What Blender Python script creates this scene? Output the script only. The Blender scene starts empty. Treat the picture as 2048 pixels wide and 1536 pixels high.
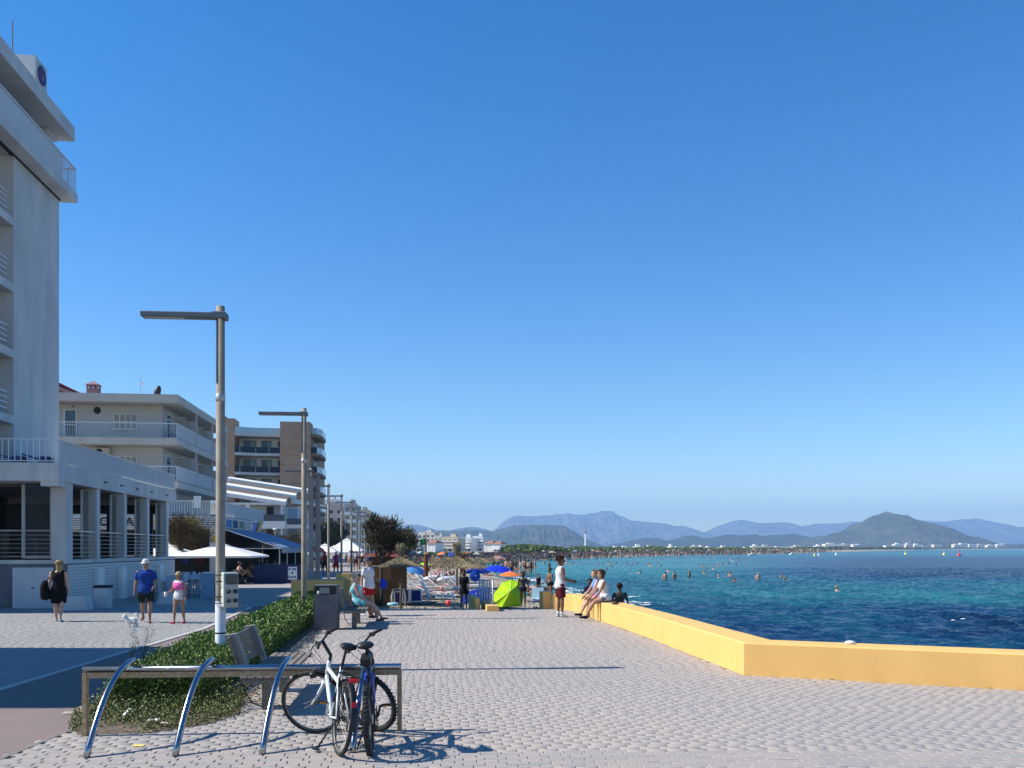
import bpy, math, random
import numpy as np
from mathutils import Vector, Matrix, Euler
R = math.radians
random.seed(7)
rng = np.random.default_rng(11)
SC = bpy.context.scene
COL = SC.collection
# ---------------------------------------------------------------- camera, sky, sun, exposure
F, CH, HY = 1750.0, 1.95, 1096.0            # focal length in photo pixels, eye height, horizon row
cam = bpy.data.cameras.new('camera'); camo = bpy.data.objects.new('camera', cam); COL.objects.link(camo)
camo.location = (0, 0, CH); camo.rotation_euler = (R(90), 0, 0)
cam.sensor_width = 36.0; cam.lens = F / 2048 * 36; cam.shift_y = (HY - 768) / 2048
cam.clip_start = 0.1; cam.clip_end = 30000
SC.camera = camo
SUN_EL = R(42.0); SUN_TO = Vector((-1, -0.075, 0)).normalized()
w = bpy.data.worlds.new('World'); SC.world = w; w.use_nodes = True
nt = w.node_tree; bg = nt.nodes['Background']
sky = nt.nodes.new('ShaderNodeTexSky'); sky.sky_type = 'NISHITA'; sky.sun_disc = False
sky.sun_elevation = SUN_EL; sky.sun_rotation = math.atan2(SUN_TO.x, SUN_TO.y)
sky.altitude = 0; sky.air_density = 1.0; sky.dust_density = 0.0; sky.ozone_density = 2.0
hs = nt.nodes.new('ShaderNodeHueSaturation'); hs.inputs['Saturation'].default_value = 1.42; hs.inputs['Hue'].default_value = .506; nt.links.new(sky.outputs[0], hs.inputs['Color']); nt.links.new(hs.outputs[0], bg.inputs[0]); bg.inputs[1].default_value = 0.115
sun = bpy.data.lights.new('sun', 'SUN'); suno = bpy.data.objects.new('sun', sun); COL.objects.link(suno)
sun.energy = 5.0; sun.angle = R(0.53); sun.color = (1.0, 0.94, 0.84)
d = Vector((SUN_TO.x * math.cos(SUN_EL), SUN_TO.y * math.cos(SUN_EL), math.sin(SUN_EL)))
suno.rotation_euler = d.to_track_quat('Z', 'Y').to_euler(); suno.location = d * 60
SC.view_settings.view_transform = 'Standard'; SC.view_settings.look = 'None'
SC.view_settings.exposure = 0.66; SC.view_settings.gamma = 1.0; SC.view_settings.use_curve_mapping = False
SC.cycles.use_denoising = True; SC.cycles.max_bounces = 6; SC.cycles.diffuse_bounces = 2
SC.cycles.volume_bounces = 0; SC.cycles.transparent_max_bounces = 8
SC.cycles.caustics_reflective = False; SC.cycles.caustics_refractive = False
# ---------------------------------------------------------------- helpers
ANG = math.atan(0.113)                       # the promenade runs this much to the left of the view
def G(px, py, z=0.0):
    Y = F * (CH - z) / (py - HY); return Vector(((px - 1024) * Y / F, Y, z))
def XP(px, Y): return (px - 1024) * Y / F
def ZP(py, Y): return CH - (py - HY) * Y / F
def S(r, g, b):
    f = lambda c: (c / 255 / 12.92) if c <= 10 else ((c / 255 + 0.055) / 1.055) ** 2.4
    return (f(r), f(g), f(b), 1.0)
MATS = {}
def mat(name, col, col2=None, rough=0.75, scale=6.0, bump=0.0, bscale=40.0, metal=0.0, spec=0.4, attr=None, objrnd=False,
        stretch=None, mixpos=(0.35, 0.65), detail=5.0, alpha=None, trans=0.0, bdist=0.01, sheen=0.0, sss=0.0):
    if name in MATS: return MATS[name]
    m = bpy.data.materials.new(name); m.use_nodes = True; t = m.node_tree; N = t.nodes; L = t.links
    b = N['Principled BSDF']; b.inputs['Roughness'].default_value = rough; b.inputs['Metallic'].default_value = metal
    b.inputs['Specular IOR Level'].default_value = spec
    if trans: b.inputs['Transmission Weight'].default_value = trans
    if alpha is not None: b.inputs['Alpha'].default_value = alpha
    col = tuple(col) if len(col) == 4 else tuple(col) + (1.0,)
    geo = N.new('ShaderNodeNewGeometry'); vec = geo.outputs['Position']
    if stretch:
        mp = N.new('ShaderNodeMapping'); mp.inputs['Scale'].default_value = stretch; L.new(vec, mp.inputs[0]); vec = mp.outputs[0]
    if col2 is None: b.inputs['Base Color'].default_value = col
    else:
        col2 = tuple(col2) if len(col2) == 4 else tuple(col2) + (1.0,)
        mx = N.new('ShaderNodeMix'); mx.data_type = 'RGBA'; mx.inputs[6].default_value = col; mx.inputs[7].default_value = col2
        if attr or objrnd:
            if objrnd: src = N.new('ShaderNodeObjectInfo').outputs['Random']
            else:
                a = N.new('ShaderNodeAttribute'); a.attribute_name = attr; src = a.outputs['Fac']
            no = N.new('ShaderNodeTexNoise'); no.inputs['Scale'].default_value = scale; L.new(vec, no.inputs['Vector'])
            ma = N.new('ShaderNodeMath'); ma.operation = 'MULTIPLY_ADD'; ma.inputs[1].default_value = 0.5; ma.inputs[2].default_value = -0.25
            L.new(no.outputs[0], ma.inputs[0])
            ad = N.new('ShaderNodeMath'); ad.operation = 'ADD'; ad.use_clamp = True; L.new(src, ad.inputs[0]); L.new(ma.outputs[0], ad.inputs[1])
            L.new(ad.outputs[0], mx.inputs[0])
        else:
            no = N.new('ShaderNodeTexNoise'); no.inputs['Scale'].default_value = scale; no.inputs['Detail'].default_value = detail
            L.new(vec, no.inputs['Vector'])
            mr = N.new('ShaderNodeMapRange'); mr.inputs[1].default_value = mixpos[0]; mr.inputs[2].default_value = mixpos[1]
            L.new(no.outputs[0], mr.inputs[0]); L.new(mr.outputs[0], mx.inputs[0])
        L.new(mx.outputs[2], b.inputs['Base Color'])
    if bump:
        n2 = N.new('ShaderNodeTexNoise'); n2.inputs['Scale'].default_value = bscale; n2.inputs['Detail'].default_value = 4
        L.new(vec, n2.inputs['Vector'])
        bp = N.new('ShaderNodeBump'); bp.inputs['Strength'].default_value = bump; bp.inputs['Distance'].default_value = bdist
        L.new(n2.outputs[0], bp.inputs['Height']); L.new(bp.outputs[0], b.inputs['Normal'])
    MATS[name] = m; return m
def attrcol(name, rough=0.8):                # colour read from a face attribute, for far stuff
    if name in MATS: return MATS[name]
    m = bpy.data.materials.new(name); m.use_nodes = True; b = m.node_tree.nodes['Principled BSDF']
    a = m.node_tree.nodes.new('ShaderNodeAttribute'); a.attribute_name = 'col'
    m.node_tree.links.new(a.outputs['Color'], b.inputs['Base Color']); b.inputs['Roughness'].default_value = rough
    MATS[name] = m; return m

def link(o, parent=None):
    COL.objects.link(o)
    if parent is not None: o.parent = parent
    return o
def tag(o, label=None, cat=None, group=None, kind=None):
    if label: o['label'] = label
    if cat: o['category'] = cat
    if group: o['group'] = group
    if kind: o['kind'] = kind
    return o
def root(name, label, cat, loc=(0, 0, 0), rz=0.0, group=None, rot=None):
    o = bpy.data.objects.new(name, None); o.empty_display_size = 0.2; COL.objects.link(o)
    o.location = loc; o.rotation_euler = rot if rot else (0, 0, rz)
    return tag(o, label, cat, group)
KIDS = {}
def kids(o): return [c for c in COL.objects if c.parent == o]
def copy_tree(o, loc=None, rz=None, label=None, group=None, sub=None):
    """sub = list of (part, [subparts]) recorded beforehand, so no scene-wide search is needed"""
    c = o.copy(); COL.objects.link(c)
    if loc is not None: c.location = loc
    if rz is not None: c.rotation_euler = (0, 0, rz)
    if label: c['label'] = label
    if group: c['group'] = group
    for p, ss in (sub or []):
        q = p.copy(); COL.objects.link(q); q.parent = c
        for s in ss:
            r = s.copy(); COL.objects.link(r); r.parent = q
    return c
def tree_of(o):
    return [(p, list(p.children)) for p in o.children]

class MB:
    def __init__(s): s.v = []; s.f = []; s.mi = []; s.cur = 0
    def add(s, vs, fs):
        o = len(s.v); s.v += [tuple(v) for v in vs]; s.f += [tuple(i + o for i in f) for f in fs]; s.mi += [s.cur] * len(fs); return s
    def box(s, x0, x1, y0, y1, z0, z1):
        if x0 > x1: x0, x1 = x1, x0
        if y0 > y1: y0, y1 = y1, y0
        if z0 > z1: z0, z1 = z1, z0
        return s.add([(x0, y0, z0), (x1, y0, z0), (x1, y1, z0), (x0, y1, z0), (x0, y0, z1), (x1, y0, z1), (x1, y1, z1), (x0, y1, z1)],
                     [(0, 3, 2, 1), (4, 5, 6, 7), (0, 1, 5, 4), (1, 2, 6, 5), (2, 3, 7, 6), (3, 0, 4, 7)])
    def obox(s, c, size, rot=(0, 0, 0), ch=0.0):
        M = Euler(rot).to_matrix(); c = Vector(c); a, b, h = size[0] / 2, size[1] / 2, size[2] / 2
        if ch <= 0:
            vs = [(-a, -b, -h), (a, -b, -h), (a, b, -h), (-a, b, -h), (-a, -b, h), (a, -b, h), (a, b, h), (-a, b, h)]
            fs = [(0, 3, 2, 1), (4, 5, 6, 7), (0, 1, 5, 4), (1, 2, 6, 5), (2, 3, 7, 6), (3, 0, 4, 7)]
            return s.add([c + M @ Vector(v) for v in vs], fs)
        vs = []
        for z, i in ((-h, ch), (-h + ch, 0), (h - ch, 0), (h, ch)):
            vs += [(-a + i, -b + i, z), (a - i, -b + i, z), (a - i, b - i, z), (-a + i, b - i, z)]
        fs = [(3, 2, 1, 0), (12, 13, 14, 15)]
        for k in range(3):
            for j in range(4): fs.append((k * 4 + j, k * 4 + (j + 1) % 4, k * 4 + 4 + (j + 1) % 4, k * 4 + 4 + j))
        return s.add([c + M @ Vector(v) for v in vs], fs)
    def bar(s, p, q, w, h=None, up=(0, 0, 1)):
        p, q = Vector(p), Vector(q); h = h or w; t = (q - p).normalized(); u = Vector(up)
        if abs(t.dot(u)) > 0.98: u = Vector((0, 1, 0))
        a = t.cross(u).normalized() * w / 2; b = a.cross(t).normalized() * h / 2
        return s.add([p - a - b, p + a - b, p + a + b, p - a + b, q - a - b, q + a - b, q + a + b, q - a + b],
                     [(0, 1, 2, 3), (7, 6, 5, 4), (0, 4, 5, 1), (1, 5, 6, 2), (2, 6, 7, 3), (3, 7, 4, 0)])
    def tube(s, pts, rad, n=8, side=(1, 0, 0), cap=0.45, closed=False):
        pts = [Vector(p) for p in pts]; m = len(pts); side = Vector(side)
        if not isinstance(rad, (list, tuple)): rad = [rad] * m
        vs = []; prev = None
        for i, p in enumerate(pts):
            if closed: t = pts[(i + 1) % m] - pts[i - 1]
            else: t = pts[min(i + 1, m - 1)] - pts[max(i - 1, 0)]
            t.normalize()
            sd = prev if prev is not None else side
            a = sd - t * sd.dot(t)
            if a.length < 1e-3: a = t.orthogonal()
            a.normalize(); prev = a if prev is not None or abs(side.dot(t)) > .9 else None
            b = t.cross(a); r = rad[i]; ra, rb = (r, r) if not isinstance(r, (list, tuple)) else r
            vs += [p + a * (ra * math.cos(2 * math.pi * k / n)) + b * (rb * math.sin(2 * math.pi * k / n)) for k in range(n)]
        fs = []
        for i in range(m if closed else m - 1):
            j = (i + 1) % m
            for k in range(n): fs.append((i * n + k, i * n + (k + 1) % n, j * n + (k + 1) % n, j * n + k))
        if not closed:
            for i, sg in ((0, -1), (m - 1, 1)):
                t = (pts[1] - pts[0]) if i == 0 else (pts[-1] - pts[-2]); t.normalize()
                r = rad[i]; rr = min(r) if isinstance(r, (list, tuple)) else r
                vs.append(pts[i] + t * (sg * rr * cap)); c = len(vs) - 1
                for k in range(n):
                    fs.append((c, i * n + (k + 1) % n, i * n + k) if sg < 0 else (c, i * n + k, i * n + (k + 1) % n))
        return s.add(vs, fs)
    def ell(s, c, r, n=10, m=7, rot=None):
        c = Vector(c); M = Euler(rot).to_matrix() if rot else Matrix.Identity(3); vs = []; fs = []
        r = (r, r, r) if not isinstance(r, (list, tuple)) else r
        for i in range(m + 1):
            th = math.pi * i / m
            for k in range(n):
                ph = 2 * math.pi * k / n
                vs.append(c + M @ Vector((r[0] * math.sin(th) * math.cos(ph), r[1] * math.sin(th) * math.sin(ph), r[2] * math.cos(th))))
        for i in range(m):
            for k in range(n): fs.append((i * n + k, i * n + n + k, i * n + n + (k + 1) % n, i * n + (k + 1) % n))
        return s.add(vs, fs)
    def lathe(s, prof, n=16, c=(0, 0, 0), M=None):
        vs = []; fs = []; c = Vector(c)
        for r, z in prof:
            for k in range(n):
                v = Vector((r * math.cos(2 * math.pi * k / n), r * math.sin(2 * math.pi * k / n), z))
                vs.append(c + (M @ v if M else v))
        for i in range(len(prof) - 1):
            for k in range(n): fs.append((i * n + k, i * n + (k + 1) % n, i * n + n + (k + 1) % n, i * n + n + k))
        return s.add(vs, fs)
    def prism(s, poly, z0, z1):              # polygon in x,y swept in z (poly counter-clockwise)
        n = len(poly)
        return s.add([(x, y, z0) for x, y in poly] + [(x, y, z1) for x, y in poly],
                     [tuple(range(n - 1, -1, -1)), tuple(range(n, 2 * n))] + [(k, (k + 1) % n, n + (k + 1) % n, n + k) for k in range(n)])
    def sweep(s, poly, x0, x1):              # polygon in y,z swept along x
        n = len(poly)
        return s.add([(x0, y, z) for y, z in poly] + [(x1, y, z) for y, z in poly],
                     [tuple(range(n)), tuple(range(2 * n - 1, n - 1, -1))] + [(k, n + k, n + (k + 1) % n, (k + 1) % n) for k in range(n)])
    def sweepy(s, poly, y0, y1):             # polygon in x,z swept along y
        n = len(poly)
        return s.add([(x, y0, z) for x, z in poly] + [(x, y1, z) for x, z in poly],
                     [tuple(range(n - 1, -1, -1)), tuple(range(n, 2 * n))] + [(k, (k + 1) % n, n + (k + 1) % n, n + k) for k in range(n)])
    def mesh(s, name, mats, smooth=False):
        me = bpy.data.meshes.new(name); me.from_pydata(s.v, [], s.f)
        for m in (mats if isinstance(mats, (list, tuple)) else [mats]): me.materials.append(m)
        if isinstance(mats, (list, tuple)) and len(mats) > 1: me.polygons.foreach_set('material_index', s.mi)
        if smooth: me.polygons.foreach_set('use_smooth', [True] * len(s.f))
        me.update(); return me
    def build(s, name, mats, parent=None, smooth=False, loc=None, rz=None):
        o = bpy.data.objects.new(name, s.mesh(name, mats, smooth))
        if loc is not None: o.location = loc
        if rz is not None: o.rotation_euler = (0, 0, rz)
        return link(o, parent)
def inst(name, me, parent=None, loc=(0, 0, 0), rot=(0, 0, 0), scale=None):
    o = bpy.data.objects.new(name, me); o.location = loc; o.rotation_euler = rot
    if scale: o.scale = scale
    return link(o, parent)
def npmesh(name, V, Q, mats, parent=None, rnd=None, col=None, smooth=False):
    """V (n,3), Q (m,4) quads -> object; rnd: per-face float attribute, col: per-face rgb attribute"""
    me = bpy.data.meshes.new(name); n, m = len(V), len(Q); k = Q.shape[1]
    me.vertices.add(n); me.vertices.foreach_set('co', np.ascontiguousarray(V, dtype=np.float32).ravel())
    me.loops.add(m * k); me.loops.foreach_set('vertex_index', np.ascontiguousarray(Q, dtype=np.int32).ravel())
    me.polygons.add(m); me.polygons.foreach_set('loop_start', np.arange(0, m * k, k, dtype=np.int32))
    me.update(calc_edges=True)
    if rnd is not None:
        a = me.attributes.new('rnd', 'FLOAT', 'FACE'); a.data.foreach_set('value', np.asarray(rnd, dtype=np.float32))
    if col is not None:
        a = me.attributes.new('col', 'FLOAT_COLOR', 'FACE')
        a.data.foreach_set('color', np.hstack([col, np.ones((m, 1))]).astype(np.float32).ravel())
    for mm in (mats if isinstance(mats, (list, tuple)) else [mats]): me.materials.append(mm)
    if smooth: me.polygons.foreach_set('use_smooth', np.ones(m, dtype=bool))
    me.update()
    return link(bpy.data.objects.new(name, me), parent)
def leaves(name, P, size, m, parent=None, up=0.3, aspect=0.55, dirs=None, spread=1.0, seed=1):
    """one small folded blade per point of P; dirs = preferred growth direction"""
    g = np.random.default_rng(seed); n = len(P)
    size = np.broadcast_to(np.asarray(size, dtype=float), (n,))
    t = g.normal(size=(n, 3)) * spread
    if dirs is not None: t += dirs
    t[:, 2] += up; t /= np.linalg.norm(t, axis=1)[:, None]
    s = np.cross(t, g.normal(size=(n, 3))); s /= np.linalg.norm(s, axis=1)[:, None] + 1e-9
    L = (size * g.uniform(0.7, 1.3, n))[:, None]; W = L * aspect
    nrm = np.cross(t, s)
    a = P; b = P + t * L * 0.5 + s * W * 0.5 + nrm * L * 0.08; c = P + t * L; d_ = P + t * L * 0.5 - s * W * 0.5 + nrm * L * 0.08
    V = np.stack([a, b, c, d_], 1).reshape(-1, 3); Q = np.arange(n * 4).reshape(n, 4)
    return npmesh(name, V, Q, m, parent, rnd=g.random(n))
PENDING = []
def remesh(mb, voxel, name, m, parent, it=3):
    o = mb.build(name, m, parent, smooth=True)
    md = o.modifiers.new('r', 'REMESH'); md.mode = 'VOXEL'; md.voxel_size = voxel; md.use_smooth_shade = True
    sm = o.modifiers.new('s', 'SMOOTH'); sm.factor = 0.5; sm.iterations = it
    PENDING.append((o, m)); return o
def flush_remesh():
    dg = bpy.context.evaluated_depsgraph_get(); out = []
    for o, m in PENDING: out.append(bpy.data.meshes.new_from_object(o.evaluated_get(dg)))
    for (o, m), me in zip(PENDING, out):
        o.modifiers.clear(); o.data = me
        if not me.materials: me.materials.append(m)
        me.polygons.foreach_set('use_smooth', np.ones(len(me.polygons), dtype=bool))
    PENDING.clear()
TEXTS = []
def text(body, size, m, parent, loc, rot, depth=0.01, name='letter'):
    c = bpy.data.curves.new(name, 'FONT'); c.body = body; c.size = size; c.extrude = depth; c.align_x = 'CENTER'; c.align_y = 'CENTER'
    o = bpy.data.objects.new(name, c); COL.objects.link(o); TEXTS.append((o, m, parent, loc, rot))
def flush_text():
    dg = bpy.context.evaluated_depsgraph_get()
    ms = [bpy.data.meshes.new_from_object(o.evaluated_get(dg)) for o, *_ in TEXTS]
    for (o, m, parent, loc, rot), me in zip(TEXTS, ms):
        bpy.data.objects.remove(o); me.materials.clear(); me.materials.append(m); inst('letter', me, parent, loc, rot)
    TEXTS.clear()
# ---------------------------------------------------------------- materials used in many places
M_white = mat('white_render', (.60, .60, .59), (.47, .47, .46), .85, scale=1.6, stretch=(1, 1, .22), detail=8, bump=.25, bscale=30)
M_white2 = mat('white_paint', (.78, .78, .76), rough=.5)
M_cream = mat('cream_render', (.56, .52, .46), (.50, .46, .40), .85, scale=1.0, bump=.2, bscale=30)
M_dark = mat('dark_interior', (.018, .018, .02), rough=.8)
M_glass = mat('window_glass', (.03, .045, .06), rough=.06, spec=.8)
M_glassblue = mat('tinted_glass', (.016, .03, .055), rough=.2, spec=.1)
M_black = mat('black_plastic', (.012, .012, .013), rough=.45)
M_rubber = mat('rubber', (.014, .014, .015), (.03, .03, .03), .85, scale=30)
M_steel = mat('brushed_steel', (.45, .45, .45), (.38, .38, .38), .45, scale=20, metal=.5, bump=.05, bscale=80)
M_chrome = mat('bright_steel', (.7, .7, .71), rough=.2, metal=1.0)
M_rust = mat('rusty_steel', (.32, .19, .09), (.42, .33, .22), .6, scale=25, metal=.3, bump=.3, bscale=90)
M_red = mat('red_plastic', (.55, .02, .02), rough=.35)
M_yellow = mat('yellow_wall_paint', (.76, .455, .15), (.69, .405, .13), .88, scale=1.6, bump=.45, bscale=85, bdist=.007, detail=10, mixpos=(.38, .78))
M_greyplank = mat('weathered_plank', (.22, .18, .145), (.13, .11, .09), .8, scale=9, stretch=(6, 1, 6), bump=.4, bscale=20)
M_conc = mat('beige_concrete', (.42, .37, .29), (.34, .30, .24), .85, scale=5, bump=.3, bscale=60)
M_whiteplastic = mat('white_plastic', (.78, .78, .77), rough=.4)
M_sand = mat('sand_c', (.5, .42, .32))
# ---------------------------------------------------------------- the sea, the beach, the ground
WL = [(2.35, 18), (2.45, 26), (2.7, 35), (3.9, 50), (3.0, 61), (1.5, 75), (-.7, 92), (-2.6, 117), (-5.6, 148), (-5.2, 172), (-1.0, 192), (13.6, 226),
      (38, 295), (79, 369), (112, 413), (170, 516), (285, 737), (520, 1150), (860, 1720), (1700, 2500), (3200, 2850), (8000, 3100)]
def smooth_line(pts, n):
    P = np.array(pts, float); k = np.arange(len(P)); t = np.linspace(0, len(P) - 1, n)
    i = np.clip(np.floor(t).astype(int), 0, len(P) - 2); u = (t - i)[:, None]
    p0 = P[np.clip(i - 1, 0, None)]; p1 = P[i]; p2 = P[i + 1]; p3 = P[np.clip(i + 2, None, len(P) - 1)]
    return .5 * (2 * p1 + (p2 - p0) * u + (2 * p0 - 5 * p1 + 4 * p2 - p3) * u ** 2 + (3 * p1 - p0 - 3 * p2 + p3) * u ** 3)
WLs = smooth_line(WL, 211)
tan = np.gradient(WLs, axis=0); tan /= np.linalg.norm(tan, axis=1)[:, None]
NRM = np.stack([-tan[:, 1], tan[:, 0]], 1)                    # towards the land
offs = np.array([-30, -8, -2, 0, 1.5, 4, 7, 12, 18, 26, 40, 80, 200, 900, 3000.])
zof = np.array([-4, -2.2, -1.25, -1.06, -.94, -.8, -.7, -.66, -.62, -.56, -.35, -.2, -.15, -.15, -.15])
rows = []
for i in range(len(WLs)):
    for o_, z_ in zip(offs, zof): rows.append((WLs[i, 0] + NRM[i, 0] * o_, WLs[i, 1] + NRM[i, 1] * o_, z_))
V = np.array(rows); k = len(offs)
Q = np.array([(i * k + j, i * k + j + 1, i * k + k + j + 1, i * k + k + j) for i in range(len(WLs) - 1) for j in range(k - 1)])
M_beach = mat('beach_sand', (.38, .33, .25), (.26, .22, .165), .95, scale=2.6, bump=1.0, bscale=5, bdist=.10, mixpos=(.40, .66), detail=10)
tag(npmesh('beach', V, Q[:, ::-1], M_beach, smooth=True), 'pale sandy beach curving round the bay', None, kind='structure')
# plain ground sheet under everything, out past the horizon, with the sea over it
M_ground = mat('dry_ground', (.30, .26, .20), (.22, .20, .15), .95, scale=.05)
g = MB(); g.add([(-9000, -400, -4.2), (9000, -400, -4.2), (9000, 9000, -4.2), (-9000, 9000, -4.2)], [(0, 1, 2, 3)])
tag(g.build('ground', M_ground), kind='structure')
g = MB(); g.add([(-900, -60, -.13), (-4, -60, -.13), (-4, 18.0, -.13), (-5.2, 30, -.13), (-12, 60, -.13), (-40, 400, -.13), (-900, 400, -.13)], [tuple(range(7))])
tag(g.build('terrain', M_ground), kind='structure')
# sea: fan-shaped tessellation, real waves near the shore, fading to ripples in the normal
Yr = np.concatenate([9 + np.arange(12) * .6, 16.2 * (130 / 16.2) ** np.linspace(0, 1, 400)[:-1], 130 * (8800 / 130) ** np.linspace(0, 1, 120)])
Tc = np.concatenate([np.linspace(-1.0, 0, 40)[:-1], np.linspace(0, .64, 430)[:-1], np.linspace(.64, 1.3, 50)]); nr, nc = len(Yr), len(Tc)
Y = Yr[:, None] * np.ones(nc); X = Yr[:, None] * Tc[None, :] + 0.4
Y = Y + 0.0
Z = np.zeros_like(X)
gw = np.random.default_rng(5)
for i in range(46):
    lam = 0.42 * (5 ** gw.random()); a = gw.normal(-2.5, .55); kx, ky = math.cos(a) * 2 * math.pi / lam, math.sin(a) * 2 * math.pi / lam
    fade = np.clip(1.5 - (Y * .0052) / lam * 1.8, 0, 1)
    ph = kx * X + ky * Y + gw.random() * 6.28 + .8 * np.sin(X * .13 + i) + .6 * np.sin(Y * .11 + 2 * i)
    Z += fade * lam * .0072 * (np.sin(ph) + .35 * np.sin(2 * ph + 1.2))
Z = Z * 1.0 - 1.0
def blob(cx, cy, rx, ry): return np.exp(-(((X - cx) / rx) ** 2 + ((Y - cy) / ry) ** 2))
# sea-bed: dark seagrass meadows (1) and pale sand (0)
dep = np.zeros_like(X)
nz = np.zeros_like(X)
for i in range(26):
    lam = 5 * (14 ** gw.random()); a = gw.random() * 6.28
    nz += np.sin((math.cos(a) * X * 1.0 + math.sin(a) * Y * .55) * 6.28 / lam + gw.random() * 6.28) * (lam / 40) ** .35
nz /= 4.2
band = np.interp(Yr, [9, 24, 30, 34, 40, 47, 56, 68, 80, 95, 120, 150, 200, 260, 330, 420, 600, 900, 2500, 9000],
                 [.85, .82, .78, .66, .48, .34, .24, .30, .5, .62, .55, .5, .42, .45, .30, .3, .34, .35, .6, .8])[:, None]
px = 1024 + F * X / Y
right = np.clip((px - 1330) / 420, 0, 1)
mid = np.clip((Yr - 70) / 40, 0, 1)[:, None] * np.clip((330 - Yr) / 120, 0, 1)[:, None]
dep = band * (1 - mid * (1 - right) * .93) + mid * right * .42 + nz * .17 * np.clip(1 - Y / 900, .25, 1)
dep += np.clip((px - 1450) / 350, 0, 1) * np.clip((Yr - 75) / 50, 0, 1)[:, None] * np.clip((400 - Yr) / 150, 0, 1)[:, None] * .30
dep = .5 + (dep - .5) * .8
V = np.stack([X, Y, Z], -1).reshape(-1, 3)
idx = np.arange(nr * nc).reshape(nr, nc)
Q = np.stack([idx[:-1, :-1], idx[:-1, 1:], idx[1:, 1:], idx[1:, :-1]], -1).reshape(-1, 4)
msea = bpy.data.materials.new('sea_water'); msea.use_nodes = True; t = msea.node_tree; N = t.nodes; L = t.links
b = N['Principled BSDF']; b.inputs['Roughness'].default_value = .2; b.inputs['IOR'].default_value = 1.2; b.inputs['Specular IOR Level'].default_value = .4
at = N.new('ShaderNodeAttribute'); at.attribute_name = 'bed'
geo = N.new('ShaderNodeNewGeometry')
mp = N.new('ShaderNodeMapping'); mp.inputs['Scale'].default_value = (.16, .07, .2); L.new(geo.outputs['Position'], mp.inputs[0])
no = N.new('ShaderNodeTexNoise'); no.inputs['Scale'].default_value = 1.0; no.inputs['Detail'].default_value = 7; L.new(mp.outputs[0], no.inputs['Vector'])
ma = N.new('ShaderNodeMath'); ma.operation = 'MULTIPLY_ADD'; ma.inputs[1].default_value = .5; ma.inputs[2].default_value = -.25; L.new(no.outputs[0], ma.inputs[0])
mp3 = N.new('ShaderNodeMapping'); mp3.inputs['Scale'].default_value = (.55, 1.1, .5); L.new(geo.outputs['Position'], mp3.inputs[0])
no3 = N.new('ShaderNodeTexNoise'); no3.inputs['Scale'].default_value = 1.0; no3.inputs['Detail'].default_value = 5; L.new(mp3.outputs[0], no3.inputs['Vector'])  # fine streaks in the water colour, standing in for the shade of ripples
ma3 = N.new('ShaderNodeMath'); ma3.operation = 'MULTIPLY_ADD'; ma3.inputs[1].default_value = .55; ma3.inputs[2].default_value = -.27; L.new(no3.outputs[0], ma3.inputs[0])
ad0 = N.new('ShaderNodeMath'); L.new(ma.outputs[0], ad0.inputs[0]); L.new(ma3.outputs[0], ad0.inputs[1])
ad = N.new('ShaderNodeMath'); ad.use_clamp = True; L.new(at.outputs['Fac'], ad.inputs[0]); L.new(ad0.outputs[0], ad.inputs[1])
rp = N.new('ShaderNodeValToRGB'); e = rp.color_ramp.elements
e[0].position = 0.08; e[0].color = (.016, .165, .175, 1); e[1].position = .95; e[1].color = (.002, .014, .045, 1)
for pz, cc in ((.30, (.009, .11, .13, 1)), (.52, (.006, .065, .105, 1)), (.72, (.002, .030, .085, 1))):
    q = e.new(pz); q.color = cc
L.new(ad.outputs[0], rp.inputs[0]); L.new(rp.outputs[0], b.inputs['Base Color'])
mp2 = N.new('ShaderNodeMapping'); mp2.inputs['Scale'].default_value = (.9, 1.6, 1); mp2.inputs['Rotation'].default_value = (0, 0, .5); L.new(geo.outputs['Position'], mp2.inputs[0])
n2 = N.new('ShaderNodeTexNoise'); n2.inputs['Scale'].default_value = 3.2; n2.inputs['Detail'].default_value = 6; n2.inputs['Roughness'].default_value = .6; L.new(mp2.outputs[0], n2.inputs['Vector'])
bp = N.new('ShaderNodeBump'); bp.inputs['Strength'].default_value = .75; bp.inputs['Distance'].default_value = .28; mp4 = N.new('ShaderNodeMapping'); mp4.inputs['Scale'].default_value = (.16, .42, 1); mp4.inputs['Rotation'].default_value = (0, 0, .25); L.new(geo.outputs['Position'], mp4.inputs[0])
n4 = N.new('ShaderNodeTexNoise'); n4.inputs['Scale'].default_value = 1.0; n4.inputs['Detail'].default_value = 5; L.new(mp4.outputs[0], n4.inputs['Vector'])
hm = N.new('ShaderNodeMath'); hm.operation = 'MULTIPLY_ADD'; hm.inputs[1].default_value = 2.2; L.new(n4.outputs[0], hm.inputs[0]); L.new(n2.outputs[0], hm.inputs[2]); L.new(hm.outputs[0], bp.inputs['Height']); L.new(bp.outputs[0], b.inputs['Normal'])
sea = npmesh('sea', V, Q, msea, smooth=True); tag(sea, 'blue and turquoise sea with dark seagrass patches', kind='structure')
a = sea.data.attributes.new('bed', 'FLOAT', 'POINT'); a.data.foreach_set('value', dep.ravel().astype(np.float32))
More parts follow.
